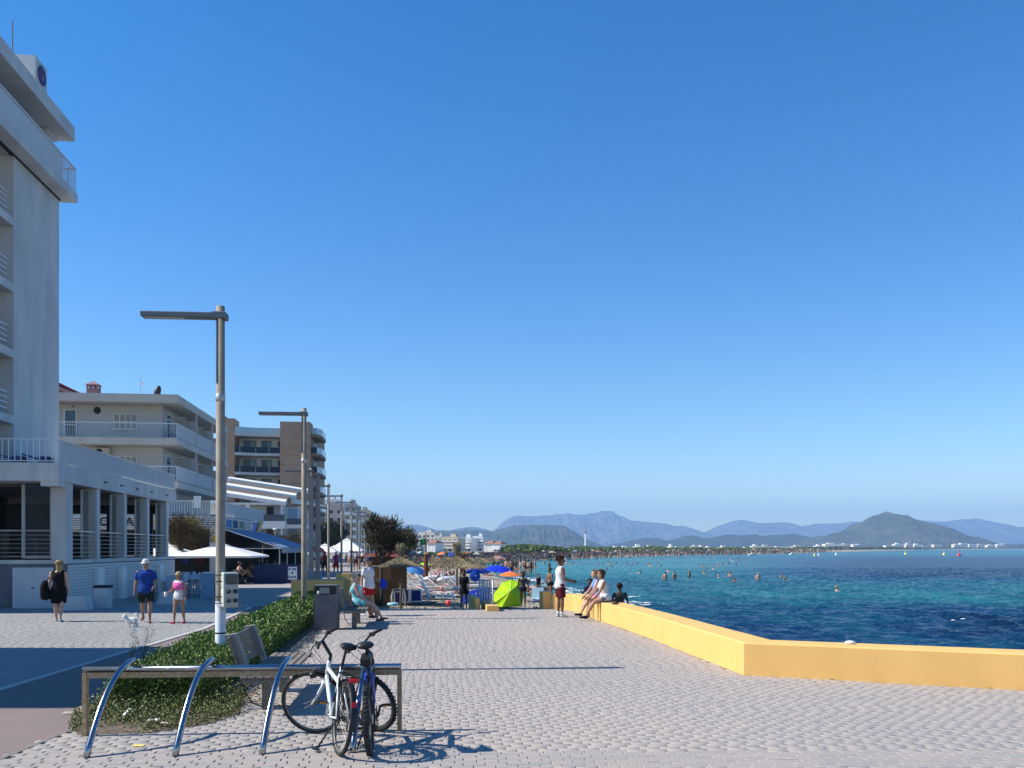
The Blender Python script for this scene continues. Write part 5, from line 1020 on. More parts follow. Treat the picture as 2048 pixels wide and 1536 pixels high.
for i in range(7):
    z_ = 1.6 + i * 2.98
    if i > 0:
        g = MB(); g.prism([(xb, 3.98), (xb, .3), (xb + .8, .25), (xb + 3, 1.2), (xc, 1.4), (xc, 3.98)], z_ - .25, z_ + .15); g.build('balcony_slab', mat('slab_grey', (.42, .44, .47), rough=.8), Hb)
        for q, (p0, p1) in enumerate((((xb + .05, .35), (xb + .8, .3)), ((xb + .85, .32), (xb + 3, 1.25)), ((xb + 3.05, 1.28), (xb + 5, 1.36)), ((xb + 5.05, 1.37), (xc - .02, 1.45)))):
            g = MB(); g.bar((p0[0], p0[1], z_ + .62), (p1[0], p1[1], z_ + .62), .03, .9); g.build('glass_panel', M_glassblue if i < 6 else mat('clear_blue_glass', (.3, .45, .55), rough=.1), Hb)
            g = MB(); g.box(p1[0] - .03, p1[0] + .03, p1[1] - .06, p1[1] - .02, z_ + .15, z_ + 1.1); g.build('rail_post', M_frame, Hb)
        g = MB(); g.prism([(xe, 1.0), (xe + .9, 1.0), (xe + 1.5, 3.2), (xe + 1.5, 9), (xe, 9)], z_ - .25, z_ + .2); g.build('side_balcony', mat('brown_soffit', (.26, .18, .13), rough=.9), Hb)
        g = MB(); g.bar((xe + .02, 1.03, z_ + .68), (xe + .9, 1.03, z_ + .68), .03, .92); g.build('glass_panel', M_glassblue if i < 6 else MATS['clear_blue_glass'], Hb)
        g = MB(); g.bar((xe + .93, 1.06, z_ + .68), (xe + 1.5, 3.2, z_ + .68), .03, .92); g.bar((xe + 1.5, 3.23, z_ + .68), (xe + 1.5, 9, z_ + .68), .03, .92); g.build('glass_panel', mat('pale_glass', (.45, .52, .58), rough=.15), Hb)
    if i < 6:
        for x0, x1 in ((xb + .7, xb + 2.6), (xb + 3.4, xb + 4.9)):
            dd = pbox('door', mat('dark_frame', (.03, .03, .035), rough=.4), Hb, (x0, x1, 3.93, 3.99, z_ + .2, z_ + 2.4)); pbox('pane', mat('sky_glass', (.04, .07, .12), rough=.15, spec=.4), dd, (x0 + .08, (x0 + x1) / 2 - .04, 3.91, 3.929, z_ + .3, z_ + 2.3)); pbox('pane', M_glass, dd, ((x0 + x1) / 2 + .04, x1 - .08, 3.91, 3.929, z_ + .3, z_ + 2.3))
        w_ = pbox('window', MATS['dark_frame'], Hb, (xc - .9, xc - .55, 3.93, 3.99, z_ + 1.4, z_ + 2.3)); pbox('pane', M_glassblue, w_, (xc - .85, xc - .6, 3.91, 3.929, z_ + 1.45, z_ + 2.25))
        dd = pbox('door', MATS['dark_frame'], Hb, (xe, xe + .04, 4.5, 9, z_ + .2, z_ + 2.4))
pbox('roof_house', M_black, Hb, (xa - .6, xa + 1.0, 6, 10, 20.2, 22.6)); pbox('stair_house', MATS['dark_frame'], Hb, (xa, xa + .8, .5, 2, 21.81, 22.1))
# 7. farther blocks: one generator, each with own windows and balconies
def block(name, label, px0, px1, Y_, top, floors, cols, mw, depth=14, bal=None, base=0.0, roof=None, zb=-.3, winm=None, side=None, rows_from=0, rz=None):
    x0, x1 = XP(px0, Y_), XP(px1, Y_); w_ = x1 - x0; H_ = ZP(top, Y_); fh_ = (H_ - .8) / floors
    b_ = root(name, label, 'building', (x0, Y_, zb), ANG * .6 if rz is None else rz)
    pbox('wall', mw, b_, (0, w_, 0, depth, 0, H_ - zb)); wm = winm or M_glass
    for f_ in range(rows_from, floors):
        z_ = f_ * fh_ - zb
        for c in range(cols):
            cx = w_ * (c + .5) / cols; ww = min(1.6, w_ / cols * .5)
            wn = pbox('window', M_white2 if not bal else M_frame, b_, (cx - ww / 2 - .08, cx + ww / 2 + .08, -.06, .01, z_ + (.1 if bal else .85), z_ + fh_ * .78 + .06)); pbox('pane', wm, wn, (cx - ww / 2, cx + ww / 2, -.10, -.061, z_ + (.16 if bal else .92), z_ + fh_ * .78))
        if bal and f_ > 0: pbox('balcony_slab', bal, b_, (.1, w_ - .1, -1.5, -.101, z_ - .18, z_)); pbox('balcony_rail', side or bal, b_, (.12, w_ - .12, -1.49, -1.43, z_ + .001, z_ + .95))
        if f_ > 0 and side:
            pbox('balcony_slab', M_white2, b_, (w_ + .001, w_ + 1.6, .3, depth * .8, z_ - .18, z_)); pbox('balcony_rail', side, b_, (w_ + 1.5, w_ + 1.58, .3, depth * .8, z_ + .001, z_ + .95))
    zt = H_ - zb
    if roof is not None:
        g = MB(); g.add([(-.5, -.7, zt + .001), (w_ + .5, -.7, zt + .001), (w_ + .5, depth + .5, zt + .001), (-.5, depth + .5, zt + .001), (w_ * .3, depth / 2, zt + 1.8), (w_ * .7, depth / 2, zt + 1.8)], [(0, 1, 5, 4), (1, 2, 5), (2, 3, 4, 5), (3, 0, 4), (3, 2, 1, 0)]); g.build('roof', roof, b_)
    else:
        pbox('parapet', mw, b_, (-.1, w_ + .1, -.12, .15, zt + .001, zt + .5)); pbox('roof_house', mw, b_, (w_ * .35, w_ * .65, depth * .4, depth * .8, zt + .001, zt + 2.2))
        g = MB(); g.tube([(w_ * .5, depth * .5, zt + 2.2), (w_ * .5, depth * .5, zt + 4.2)], .05, 5); g.build('aerial', M_frame, b_)
    return b_
M_pb = mat('pinkish_render', (.46, .38, .34), (.42, .35, .32), .9, scale=.3); M_bei = mat('beige_render', (.52, .46, .34), (.46, .41, .31), .9, scale=.3)
block('apartment_block', 'pinkish grey apartment block with small square windows behind the lamp row', 638, 686, 338, 1013, 6, 3, M_pb, winm=mat('dark_window', (.03, .025, .02), rough=.4))
block('apartment_block', 'white upper storey block with roof rails behind the lamp row', 640, 678, 345, 1001, 6, 2, M_wh, rows_from=5)
block('apartment_block', 'grey balcony block beside the pinkish apartment block', 688, 714, 334, 1009, 6, 2, mat('grey_render', (.36, .37, .40), rough=.9), bal=M_white2, side=M_rail)
block('apartment_block', 'beige apartment block right of the lamp row', 713, 740, 420, 1022, 6, 3, M_bei, bal=M_bei, winm=MATS['dark_window'])
block('apartment_block', 'pale stepped block behind the tamarisk trees', 738, 790, 520, 1040, 6, 4, M_bei, bal=M_wh)
spec = [(800, 836, 640, 1073, 3, 4, M_wh, None, None, 'long low white block right of the tamarisk crown'), (818, 850, 540, 1084, 3, 4, M_wh, M_wh, None, 'low white block below the long white roof, left of the flag pole'), (836, 872, 650, 1066, 4, 4, M_cream, None, None, 'cream upper block above the flag pole'),
        (853, 872, 470, 1086, 3, 2, M_wh, None, M_tile, 'small white house with red tiled roof beside the flag pole'), (869, 884, 610, 1073, 4, 2, M_cream, M_cream, None, 'narrow cream block in the middle of the seafront'), (884, 918, 520, 1075, 4, 3, mat('sand_render', (.56, .49, .36), rough=.9), M_cream, None, 'sand coloured block with dark balconies'),
        (919, 944, 540, 1076, 4, 3, M_wh, M_white2, None, 'white block with blue glass balconies'), (945, 967, 550, 1074, 4, 2, mat('bluish_white', (.62, .68, .74), rough=.8), M_white2, None, 'pale blue white block with long balcony slabs'), (968, 986, 535, 1087, 3, 2, M_wh, None, M_tile, 'white house with red tiled roof near the end of the seafront'), (986, 1002, 530, 1088, 3, 2, M_wh, M_white2, M_tile, 'last white house with open balconies before the dunes')]
for px0, px1, Y_, top, fl, co, mw, ba, ro, lb in spec: block('seafront_block', lb, px0, px1, Y_, top, fl, co, mw, 12, ba, roof=ro, winm=M_glassblue, rz=-.33)
# building out of the frame on the left whose shade falls across the street
Sh = root('corner_house', 'corner house just outside the left edge, shading the street', 'building', (-14.6, 10.2, -.12), 0)
pbox('wall', M_white, Sh, (-9, 0, 0, 6.5, 0, 8.1)); pbox('parapet', M_white, Sh, (-9.1, .1, -.1, 6.6, 8.101, 8.5))
for z_ in (1, 4):
    for y_ in (1, 4): w_ = pbox('window', M_white2, Sh, (.001, .05, y_, y_ + 1.2, z_, z_ + 1.4)); pbox('pane', M_glass, w_, (.051, .06, y_ + .08, y_ + 1.12, z_ + .08, z_ + 1.32))
# ---------------------------------------------------------------- street cafe furniture
def parasol_sq(label, x, y, wd, ze, zt, m):
    p = root('cafe_parasol', label, 'parasol', (x, y, -.1), ANG * .5, 'white cafe parasols'); h = wd / 2
    g = MB(); g.add([(-h, -h, ze), (h, -h, ze), (h, h, ze), (-h, h, ze), (-.3, -.3, zt - .16), (.3, -.3, zt - .16), (.3, .3, zt - .16), (-.3, .3, zt - .16)], [(0, 1, 5, 4), (1, 2, 6, 5), (2, 3, 7, 6), (3, 0, 4, 7), (4, 5, 6, 7)]); g.build('canopy', m, p)
    g = MB(); g.add([(-.42, -.42, zt - .17), (.42, -.42, zt - .17), (.42, .42, zt - .17), (-.42, .42, zt - .17), (0, 0, zt)], [(0, 1, 4), (1, 2, 4), (2, 3, 4), (3, 0, 4)]); g.build('vent_cap', m, p)
    for a, b_ in (((-h, -h), (h, -h)), ((h, -h), (h, h)), ((-h, h), (h, h)), ((-h, -h), (-h, h))):
        g = MB(); g.bar((*a, ze - .05), (*b_, ze - .05), .015, .1); g.build('valance', m, p)
    g = MB(); g.tube([(0, 0, 0), (0, 0, zt + .1)], .03, 8); g.build('pole', M_rail, p); g = MB(); g.obox((0, 0, .06), (.6, .6, .12)); g.build('base', M_conc, p)
    for sx in (-1, 1):
        for sy in (-1, 1): g = MB(); g.tube([(0, 0, zt - .1), (sx * h * .97, sy * h * .97, ze - .01)], .012, 5); g.build('rib', M_rail, p)
M_canv = mat('white_canvas', (.78, .77, .74), (.72, .71, .69), .9, scale=3)
parasol_sq('large white square cafe parasol behind the nearest lamp post', XP(443, 49), 49, 4.3, 1.62, 2.35, M_canv)
parasol_sq('white square cafe parasol at the restaurant corner behind the girl', XP(338, 50), 50, 3.6, 1.58, 2.3, M_canv)
parasol_sq('white cafe parasol at the far end of the blue awning', XP(580, 74), 74, 3.4, 1.55, 2.1, M_canv)
parasol_sq('white cafe parasol far along the promenade behind the round sign', XP(650, 92), 92, 3.0, 1.6, 2.5, M_canv)
parasol_sq('white cafe parasol far along the promenade between the lamp posts', XP(668, 96), 96, 3.8, 1.6, 2.3, M_canv)
parasol_sq('white cafe parasol beside the sixth lamp post', XP(694, 104), 104, 4.2, 1.7, 3.2, M_canv)
M_ctab = mat('table_white', (.52, .55, .58), (.46, .48, .52), .6, scale=4)
def chair0(label):
    c = root('cafe_chair', label, 'chair', (0, 0, 0), 0, 'white cafe chairs')
    pbox('seat', M_ctab, c, (-.21, .21, -.21, .21, .43, .46)); g = MB(); g.obox((0, .21, .68), (.40, .02, .42), (R(-8), 0, 0), .005); g.build('backrest', M_ctab, c)
    for sx in (-.19, .19):
        for sy in (-.19, .19): pbox('leg', M_ctab, c, (sx - .015, sx + .015, sy - .015, sy + .015, 0, .429))
    return c
def table0(label):
    c = root('cafe_table', label, 'table', (0, 0, 0), 0, 'white cafe tables'); pbox('top', M_ctab, c, (-.42, .42, -.42, .42, .71, .74))
    for sx in (-.38, .38):
        for sy in (-.38, .38): pbox('leg', M_ctab, c, (sx - .02, sx + .02, sy - .02, sy + .02, 0, .709))
    pbox('menu', M_white2, c, (-.1, .06, -.02, .02, .741, .9)); return c
c0 = chair0('white cafe chair in the shade beside the restaurant wall'); t0 = table0('white cafe table in the shade beside the restaurant wall'); ct, tt = tree_of(c0), tree_of(t0)
pos = [(326, 34), (372, 36), (392, 37), (410, 39.5), (424, 41), (360, 40)]
for i, (px_, Y_) in enumerate(pos):
    lt_ = 'white cafe table, %s counted from the restaurant corner' % ordn(i).replace('leftmost', 'first')
    t_ = t0 if i == 0 else copy_tree(t0, sub=tt); t_.location = (XP(px_, Y_), Y_, -.05); t_['label'] = lt_
    for k, (dx, dy, rz) in enumerate(((-.62, 0, R(90)), (.62, .05, R(-90)), (.02, .62, 0))):
        c_ = c0 if (i == 0 and k == 0) else copy_tree(c0, sub=ct); c_.location = (XP(px_, Y_) + dx, Y_ + dy, -.05); c_.rotation_euler = (0, 0, rz + .1 * k)
        c_['label'] = 'white cafe chair at the %s cafe table, on its %s side' % (ordn(i).replace('leftmost', 'first'), ('left', 'right', 'far')[k])
bb_ = root('a_board', 'folding white A-board standing by the cafe tables', 'sign', (XP(416, 34.5), 34.5, -.05), .2)
for sy in (-1, 1): g = MB(); g.obox((0, sy * .14, .5), (.5, .03, 1.02), (sy * R(14), 0, 0)); g.build('leg_frame', mat('aboard_blue', (.25, .33, .42), rough=.6), bb_)
pbox('top_plate', M_white2, bb_, (-.2, .2, -.08, .08, .99, 1.06))
mbd = root('menu_board', 'dark blue cafe barrier with white picture menu', 'menu board', (XP(583, 48), 48, -.1), .1)
pbox('barrier', mat('navy_cloth', (.02, .035, .10), rough=.8), mbd, (-2.0, .75, 0, .06, .05, 1.15)); mp_ = pbox('menu_panel', M_white2, mbd, (-.18, .30, -.03, -.001, .32, 1.02))
for q, (x_, z_) in enumerate(((-.1, .9), (.08, .9), (.2, .88), (-.1, .45), (.05, .45), (.2, .45), (.05, .68))): pbox('dish_picture', mat('menu_ink', (.05, .1, .3)), mp_, (x_ - .05, x_ + .05, -.036, -.031, z_ - .05, z_ + .06))
for i, (px_, Y_, lb) in enumerate(((153, 28.3, 'white tapered concrete block beside the woman in black'), (344, 31.2, 'white tapered concrete block behind the girl'))):
    g = MB(); a, b_ = .36, .46; g.add([(-b_, -.3, 0), (b_, -.3, 0), (b_, .3, 0), (-b_, .3, 0), (-a, -.22, .44), (a, -.22, .44), (a, .22, .44), (-a, .22, .44)], [(0, 1, 5, 4), (1, 2, 6, 5), (2, 3, 7, 6), (3, 0, 4, 7), (4, 5, 6, 7), (3, 2, 1, 0)])
    tag(g.build('concrete_block', M_white, loc=(XP(px_, Y_), Y_, -.045), rz=.06), lb, 'concrete block')
wb = root('litter_bin', 'white litter bin with dark rim beside the restaurant wall', 'litter bin', (XP(206, 29), 29, -.045), .08); g = MB(); g.obox((0, 0, .34), (.44, .4, .68), (0, 0, 0), .012); g.build('body', mat('bin_white', (.52, .53, .55), rough=.7), wb); g = MB(); g.obox((0, 0, .72), (.48, .44, .085), (0, 0, 0), .01); g.build('rim', M_dark, wb)
gl_ = root('globe_lamp', 'white globe street lamp in front of the terraced house', 'street lamp', (XP(550, 80), 80, -.1)); g = MB(); g.ell((0, 0, 3.75), (.19, .19, .13), 14, 8); g.build('globe', M_white2, gl_, smooth=True); g = MB(); g.tube([(0, 0, 0), (0, 0, 3.62)], [.05, .035], 8); g.build('pole', M_white2, gl_)
kl_ = root('garden_wall', 'beige balustrade wall beyond the blue awning', 'wall', (XP(548, 84), 84, -.1), 0); pbox('base_wall', mat('beige_wall', (.38, .33, .27), rough=.9), kl_, (-1.0, 4.5, 0, .3, 0, .55)); pbox('coping', M_cream, kl_, (-1.0, 4.5, -.05, .35, 1.02, 1.12))
g = MB(); g.lathe([(.09, .551), (.05, .62), (.1, .78), (.05, .93), (.09, 1.018)], 8); me_ = g.mesh('baluster', M_cream, True)
for q in range(14): inst('baluster', me_, kl_, (-.85 + q * .24, .15, 0))
pbox('pier', M_cream, kl_, (2.5, 4.5, .0, .3, .551, 1.018))
# ---------------------------------------------------------------- people: joints by forward kinematics, one remeshed body each, clothes and hair as children
def skinmat(k):
    cs = {'pale': ((.50, .31, .23), (.45, .26, .19)), 'tan': ((.36, .20, .13), (.31, .17, .11)), 'brown': ((.20, .105, .065), (.17, .09, .055)), 'dark': ((.075, .042, .028), (.055, .03, .02))}
    return mat('skin_' + k, *cs[k], rough=.55, scale=6)
def cloth(name, c, c2=None, scale=8): return mat('cloth_' + name, c, c2, .95, scale=scale, bump=.25, bscale=25, bdist=.01, spec=.08)
class Fig:
    def __init__(s, label, loc, rz, H=1.7, cat='person', wt=1.0, lean=0, side=0, hipz=None, legs=((0, 0, 3), (0, 0, 3)), arms=((0, 8, 8, 0), (0, 8, 8, 0)), yaw=0, nod=0, skin='tan', female=False, group=None, twist=0):
        s.H = H; s.wt = wt; s.sk = skinmat(skin); s.female = female
        s.root = root('person', label, cat, loc, rz, group)
        A = lambda p: Vector((0, math.sin(R(p)), -math.cos(R(p))))
        th, sh = .245 * H, .243 * H
        J = s.J = {}
        J['pel'] = Vector((0, 0, 0)); up = Vector((math.sin(R(side)), math.sin(R(lean)), math.cos(R(lean)))).normalized(); s.up = up
        rt = Vector((math.cos(R(twist)), math.sin(R(twist)), 0)); s.rt = rt
        J['neck'] = up * .315 * H; J['chest'] = up * .225 * H
        for k, sg in ((0, -1), (1, 1)):
            tp, kb, ab = legs[k]; h = Vector((sg * .052 * H, 0, 0)); dv = A(tp); dv.x += sg * math.sin(R(ab)); dv.normalize(); kn = h + dv * th
            dv2 = A(tp - kb); dv2.x += sg * math.sin(R(ab)) * .6; dv2.normalize(); an = kn + dv2 * sh; J['hip%d' % k], J['kn%d' % k], J['an%d' % k] = h, kn, an
            sp, ab2, eb, ein = arms[k]; sj = up * .278 * H + rt * (sg * (.103 if female else .115) * H)
            d1 = A(sp); d1 = d1 * math.cos(R(ab2)) + rt * (sg * math.sin(R(ab2))); el = sj + d1 * .172 * H
            d2 = A(sp + eb) * math.cos(R(ab2 * .6)) + rt * (sg * math.sin(R(ab2 * .6 - ein))); d2.normalize(); wr = el + d2 * .15 * H; J['sh%d' % k], J['el%d' % k], J['wr%d' % k], J['hd%d' % k] = sj, el, wr, d2
        dz = hipz if hipz is not None else -min(J['an0'].z, J['an1'].z) + .042 * H
        for k in list(J):
            if not k.startswith('hd'): J[k] = J[k] + Vector((0, 0, dz))
        s.head_c = J['neck'] + up * .034 * H + Vector((0, .014 * H, .055 * H)); s.HM = Euler((R(-nod), 0, R(yaw))).to_matrix()
        s.body()
    def torso(s, f=1.0, z0=-.06, z1=.31):
        H, w_ = s.H, s.wt; p = s.J['pel']; hipw = .098 if s.female else .09; wa = .072 if s.female else .08; chw = .09 if s.female else .102
        prof = [(-.06, .06, .06), (-.03, hipw, .07), (.03, hipw * .98, .068), (.09, wa, .056), (.15, wa * 1.08, .058), (.21, chw, .066 + (.008 if s.female else 0)), (.26, chw * 1.02, .058), (.288, chw * .72, .046), (.31, .042, .038)]
        pts, rad = [], []
        for t, a, b_ in prof:
            if t < z0 - 1e-6 or t > z1 + 1e-6: continue
            pts.append(p + s.up * t * H if t > 0 else p + Vector((0, 0, t * H))); ww = w_ if t < .27 else 1
            rad.append((a * H * f * (.5 + .5 * ww), b_ * H * f * ww))
        return pts, rad
    def body(s):
        H, J = s.H, s.J; g = MB(); pts, rad = s.torso(); g.tube(pts, rad, 14, side=s.rt)
        g.tube([J['neck'] - s.up * .03 * H, s.head_c - Vector((0, .008 * H, .03 * H))], [.036 * H, .032 * H], 10)
        hp = [(-.066, .02, .022, .022), (-.052, .032, .036, .016), (-.03, .039, .046, .008), (0, .043, .054, 0), (.03, .044, .056, -.004), (.05, .036, .046, -.006), (.064, .018, .024, -.006)]
        g.tube([s.head_c + s.HM @ Vector((0, o * H, z * H)) for z, a, b_, o in hp], [(a * H, b_ * H) for z, a, b_, o in hp], 14, side=s.HM @ Vector((1, 0, 0)))
        g.tube([s.head_c + s.HM @ Vector((0, .048 * H, .008 * H)), s.head_c + s.HM @ Vector((0, .064 * H, -.014 * H)), s.head_c + s.HM @ Vector((0, .05 * H, -.02 * H))], [.006 * H, .011 * H, .008 * H], 8)
        for sg in (-1, 1): g.ell(s.head_c + s.HM @ Vector((sg * .045 * H, -.004 * H, -.004 * H)), (.006 * H, .012 * H, .017 * H), 8, 6)
        w_ = .5 + .5 * s.wt
        for k, sg in ((0, -1), (1, 1)):
            h, kn, an = J['hip%d' % k], J['kn%d' % k], J['an%d' % k]
            g.tube([h + Vector((0, 0, .01 * H)), h * .55 + kn * .45, kn * .93 + h * .07, kn * .65 + an * .35, kn * .2 + an * .8, an], [.055 * H * w_, .048 * H * w_, .033 * H * w_, .033 * H * w_, .021 * H, .02 * H], 10)
            fd = Vector((sg * .12, 1, 0)).normalized(); sd = (an - kn).normalized(); pitch = max(-.5, min(.6, -sd.y)) * .6
            fd = Vector((fd.x, fd.y, -pitch * .6)).normalized(); heel = an - fd * .022 * H + Vector((0, 0, -.022 * H)); toe = an + fd * .105 * H + Vector((0, 0, -.03 * H))
            s.J['heel%d' % k], s.J['toe%d' % k] = heel, toe
            g.tube([heel, an * .6 + heel * .2 + toe * .2 + Vector((0, 0, -.01 * H)), heel * .35 + toe * .65 + Vector((0, 0, .002 * H)), toe], [.018 * H, (.021 * H, .02 * H), (.025 * H, .014 * H), (.018 * H, .009 * H)], 10)
            sj, el, wr, hd = J['sh%d' % k], J['el%d' % k], J['wr%d' % k], J['hd%d' % k]
            g.tube([sj - s.rt * (sg * .02 * H), sj, sj * .5 + el * .5, el, el * .65 + wr * .35, wr], [.026 * H, .031 * H * w_, .027 * H * w_, .0225 * H, .022 * H, .0145 * H], 10)
            pn = wr + hd * .048 * H; sd_ = hd.cross(Vector((sg, 0, .0)) if abs(hd.x) < .8 else Vector((0, 1, 0))).normalized()
            g.tube([wr - hd * .008 * H, wr + hd * .02 * H, pn], [(.015 * H, .012 * H), (.022 * H, .011 * H), (.021 * H, .009 * H)], 10, side=sd_)
            cu = (sd_.cross(hd)).normalized() * (-sg)
            for q in range(4):
                b0 = pn + sd_ * ((q - 1.5) * .0105 * H); ln = (.034, .040, .037, .028)[q] * H
                g.tube([b0 - hd * .005 * H, b0 + hd * ln * .5 + cu * ln * .08, b0 + hd * ln * .9 + cu * ln * .35], [.0058 * H, .0053 * H, .0045 * H], 6)
            t0 = wr + hd * .014 * H + sd_ * .018 * H; g.tube([t0, t0 + (hd * .7 + sd_ * .6) * .022 * H, t0 + (hd * .95 + sd_ * .5 + cu * .2) * .04 * H], [.0075 * H, .0068 * H, .005 * H], 6)
        remesh(g, .0098, 'body', s.sk, s.root, 2)
        g = MB()
        for sg in (-1, 1): g.ell(s.head_c + s.HM @ Vector((sg * .017 * H, .050 * H, .006 * H)), (.006 * H, .004 * H, .0035 * H), 6, 4)
        g.build('eyes', M_black, s.root)
        g = MB(); g.obox(s.head_c + s.HM @ Vector((0, .053 * H, -.034 * H)), (.022 * H, .006 * H, .005 * H)); g.build('mouth', mat('lips', (.3, .1, .08)), s.root)
    def top(s, m, sleeve=.5, hem=-.05, f=1.13, nm='shirt', loose=1.0):
        H, J = s.H, s.J; g = MB(); pts, rad = s.torso(f, hem, .31); rad = [((a * (1 + .14 * loose * max(0, 1 - i / 4))), b_ * (1.03 + .16 * loose * max(0, 1 - i / 5))) for i, (a, b_) in enumerate(rad)]
        rad[-1] = (.048 * H, .042 * H); g.tube(pts, rad, 16, side=s.rt, cap=.05)
        if sleeve > 0:
            for k, sg in ((0, -1), (1, 1)):
                sj, el, wr = J['sh%d' % k], J['el%d' % k], J['wr%d' % k]; e = sj * (1 - sleeve) + el * sleeve
                g.tube([sj - s.rt * (sg * .03 * H) - s.up * .01 * H, sj - s.up * .006 * H, e], [.026 * H, .033 * H * (.5 + .5 * s.wt), .034 * H * (.5 + .5 * s.wt)], 12, cap=.05); g.tube([J['neck'] + s.rt * (sg * .03 * H) - s.up * .016 * H, sj + s.up * .002 * H], [.024 * H, .026 * H], 10, cap=.1)
        else:
            for k, sg in ((0, -1), (1, 1)): sj = J['sh%d' % k]; g.tube([sj - s.rt * (sg * .05 * H) + s.up * .012 * H, sj - s.rt * (sg * .012 * H) + s.up * .002 * H], [.034 * H, .033 * H], 10, cap=.1)
        return remesh(g, .013, nm, m, s.root, 2)
    def shorts(s, m, ln=.6, f=1.16, nm='shorts', up=.05):
        H, J = s.H, s.J; g = MB(); p = J['pel']; w_ = .5 + .5 * s.wt; hw = (.1 if s.female else .094) * H * f * w_
        g.tube([p + Vector((0, 0, -.055 * H)), p + Vector((0, 0, -.02 * H)), p + s.up * up * H], [(hw * .8, .066 * H * f * s.wt), (hw, .076 * H * f * s.wt), (hw * .92, .068 * H * f * s.wt)], 14, cap=.1)
        for k in (0, 1):
            h, kn = J['hip%d' % k], J['kn%d' % k]; e = h * (1 - ln) + kn * ln; g.tube([h + Vector((0, 0, .02 * H)), h * .6 + e * .4, e], [.058 * H * w_ * f * .98, .056 * H * w_ * f, (.054 - .012 * max(0, ln - .6)) * H * w_ * f], 12, cap=.05)
        return remesh(g, .013, nm, m, s.root, 2)
    def dress(s, m, ln=.55, flare=1.1, nm='dress', z1=.30):
        H, J = s.H, s.J; g = MB(); pts, rad = s.torso(1.12, -.03, z1); e = (J['kn0'] + J['kn1']) / 2; p = J['pel']; b_ = p * (1 - ln) + e * ln
        g.tube([b_, p * .5 + b_ * .5] + pts, [(.118 * H * flare * (.5 + .5 * s.wt), .085 * H * s.wt * flare), (.122 * H * (.5 + .5 * s.wt), .088 * H * s.wt)] + rad, 16, side=s.rt, cap=.05)
        for k, sg in ((0, -1), (1, 1)): sj = J['sh%d' % k]; g.tube([sj - s.rt * (sg * .05 * H) + s.up * .01 * H, sj - s.rt * (sg * .008 * H)], [.033 * H, .033 * H], 10, cap=.1)
        return remesh(g, .013, nm, m, s.root, 2)
    def shoes(s, m, nm='shoe', sole=True):
        H = s.H
        for k in (0, 1):
            g = MB(); he, to, an = s.J['heel%d' % k], s.J['toe%d' % k], s.J['an%d' % k]
            g.tube([he, he * .7 + to * .3 + Vector((0, 0, .006 * H)), he * .35 + to * .65, to], [.022 * H, (.025 * H, .022 * H), (.028 * H, .017 * H), (.02 * H, .012 * H)], 10)
            remesh(g, .009, nm, m, s.root, 2)
    def socks(s, m):
        for k in (0, 1):
            an, kn = s.J['an%d' % k], s.J['kn%d' % k]; g = MB(); g.tube([an, an * .8 + kn * .2], [.0225 * s.H, .0255 * s.H], 10); g.build('sock', m, s.root, smooth=True)
    def hair(s, m, style='short'):
        H = s.H; g = MB(); c = s.head_c; M_ = s.HM
        g.ell(c + M_ @ Vector((0, -.012 * H, .022 * H)), (.05 * H, .056 * H, .052 * H), 14, 10, None)
        if style in ('bob', 'curly', 'long'):
            n = {'bob': .045, 'curly': .035, 'long': .12}[style]
            g.tube([c + M_ @ Vector((0, -.022 * H, .03 * H)), c + M_ @ Vector((0, -.03 * H, -.02 * H)), c + M_ @ Vector((0, -.032 * H, -.02 * H - n * H))], [(.052 * H, .045 * H), (.054 * H, .042 * H), (.04 * H, .022 * H)], 12, side=M_ @ Vector((1, 0, 0)))
        o = remesh(g, .011, 'hair', m, s.root, 2)
        gh = np.random.default_rng(int(H * 1000)); n = 500; ph = gh.random(n) * 6.28; zz = gh.uniform(-.2, 1, n); rr = np.sqrt(1 - np.clip(zz, -1, 1) ** 2)
        V_ = np.stack([rr * np.cos(ph) * .05 * H, rr * np.sin(ph) * .056 * H, zz * .052 * H], -1); V_ = V_[(V_[:, 1] < .02 * H) | (V_[:, 2] > .025 * H)]; Mn = np.array(M_)
        P = (V_ + np.array([0, -.012 * H, .022 * H])) @ Mn.T + np.array(c); leaves('strands', P, .03 * H if style == 'curly' else .022 * H, m, o, up=0 if style == 'curly' else -.6, aspect=.35, spread=.6, dirs=V_ / (.05 * H), seed=3)['kind'] = 'stuff'
        return o
    def cap(s, m, brim='peak', mb=None):
        H = s.H; c = s.head_c; M_ = s.HM; g = MB(); prof = [(.058, .012), (.059, .035), (.052, .06), (.032, .078), (0, .083)]
        g.lathe([(a * H, z * H) for a, z in prof], 16, c + M_ @ Vector((0, -.002 * H, 0)), M_ @ Matrix.Diagonal((.95, 1.12, 1)))
        o = g.build('cap' if brim == 'peak' else 'hat', m, s.root, smooth=True); g = MB()
        if brim == 'peak': g.tube([c + M_ @ Vector((0, .045 * H, .022 * H)), c + M_ @ Vector((0, .085 * H, .014 * H)), c + M_ @ Vector((0, .1 * H, .008 * H))], [(.045 * H, .006 * H), (.042 * H, .005 * H), (.022 * H, .004 * H)], 12, side=M_ @ Vector((1, 0, 0)))
        else: g.lathe([(.05 * H, .022 * H), (.078 * H, .012 * H), (.08 * H, .016 * H), (.05 * H, .026 * H)], 20, c, M_ @ Matrix.Diagonal((.95, 1.1, 1)))
        g.build('brim', mb or m, o, smooth=True); return o
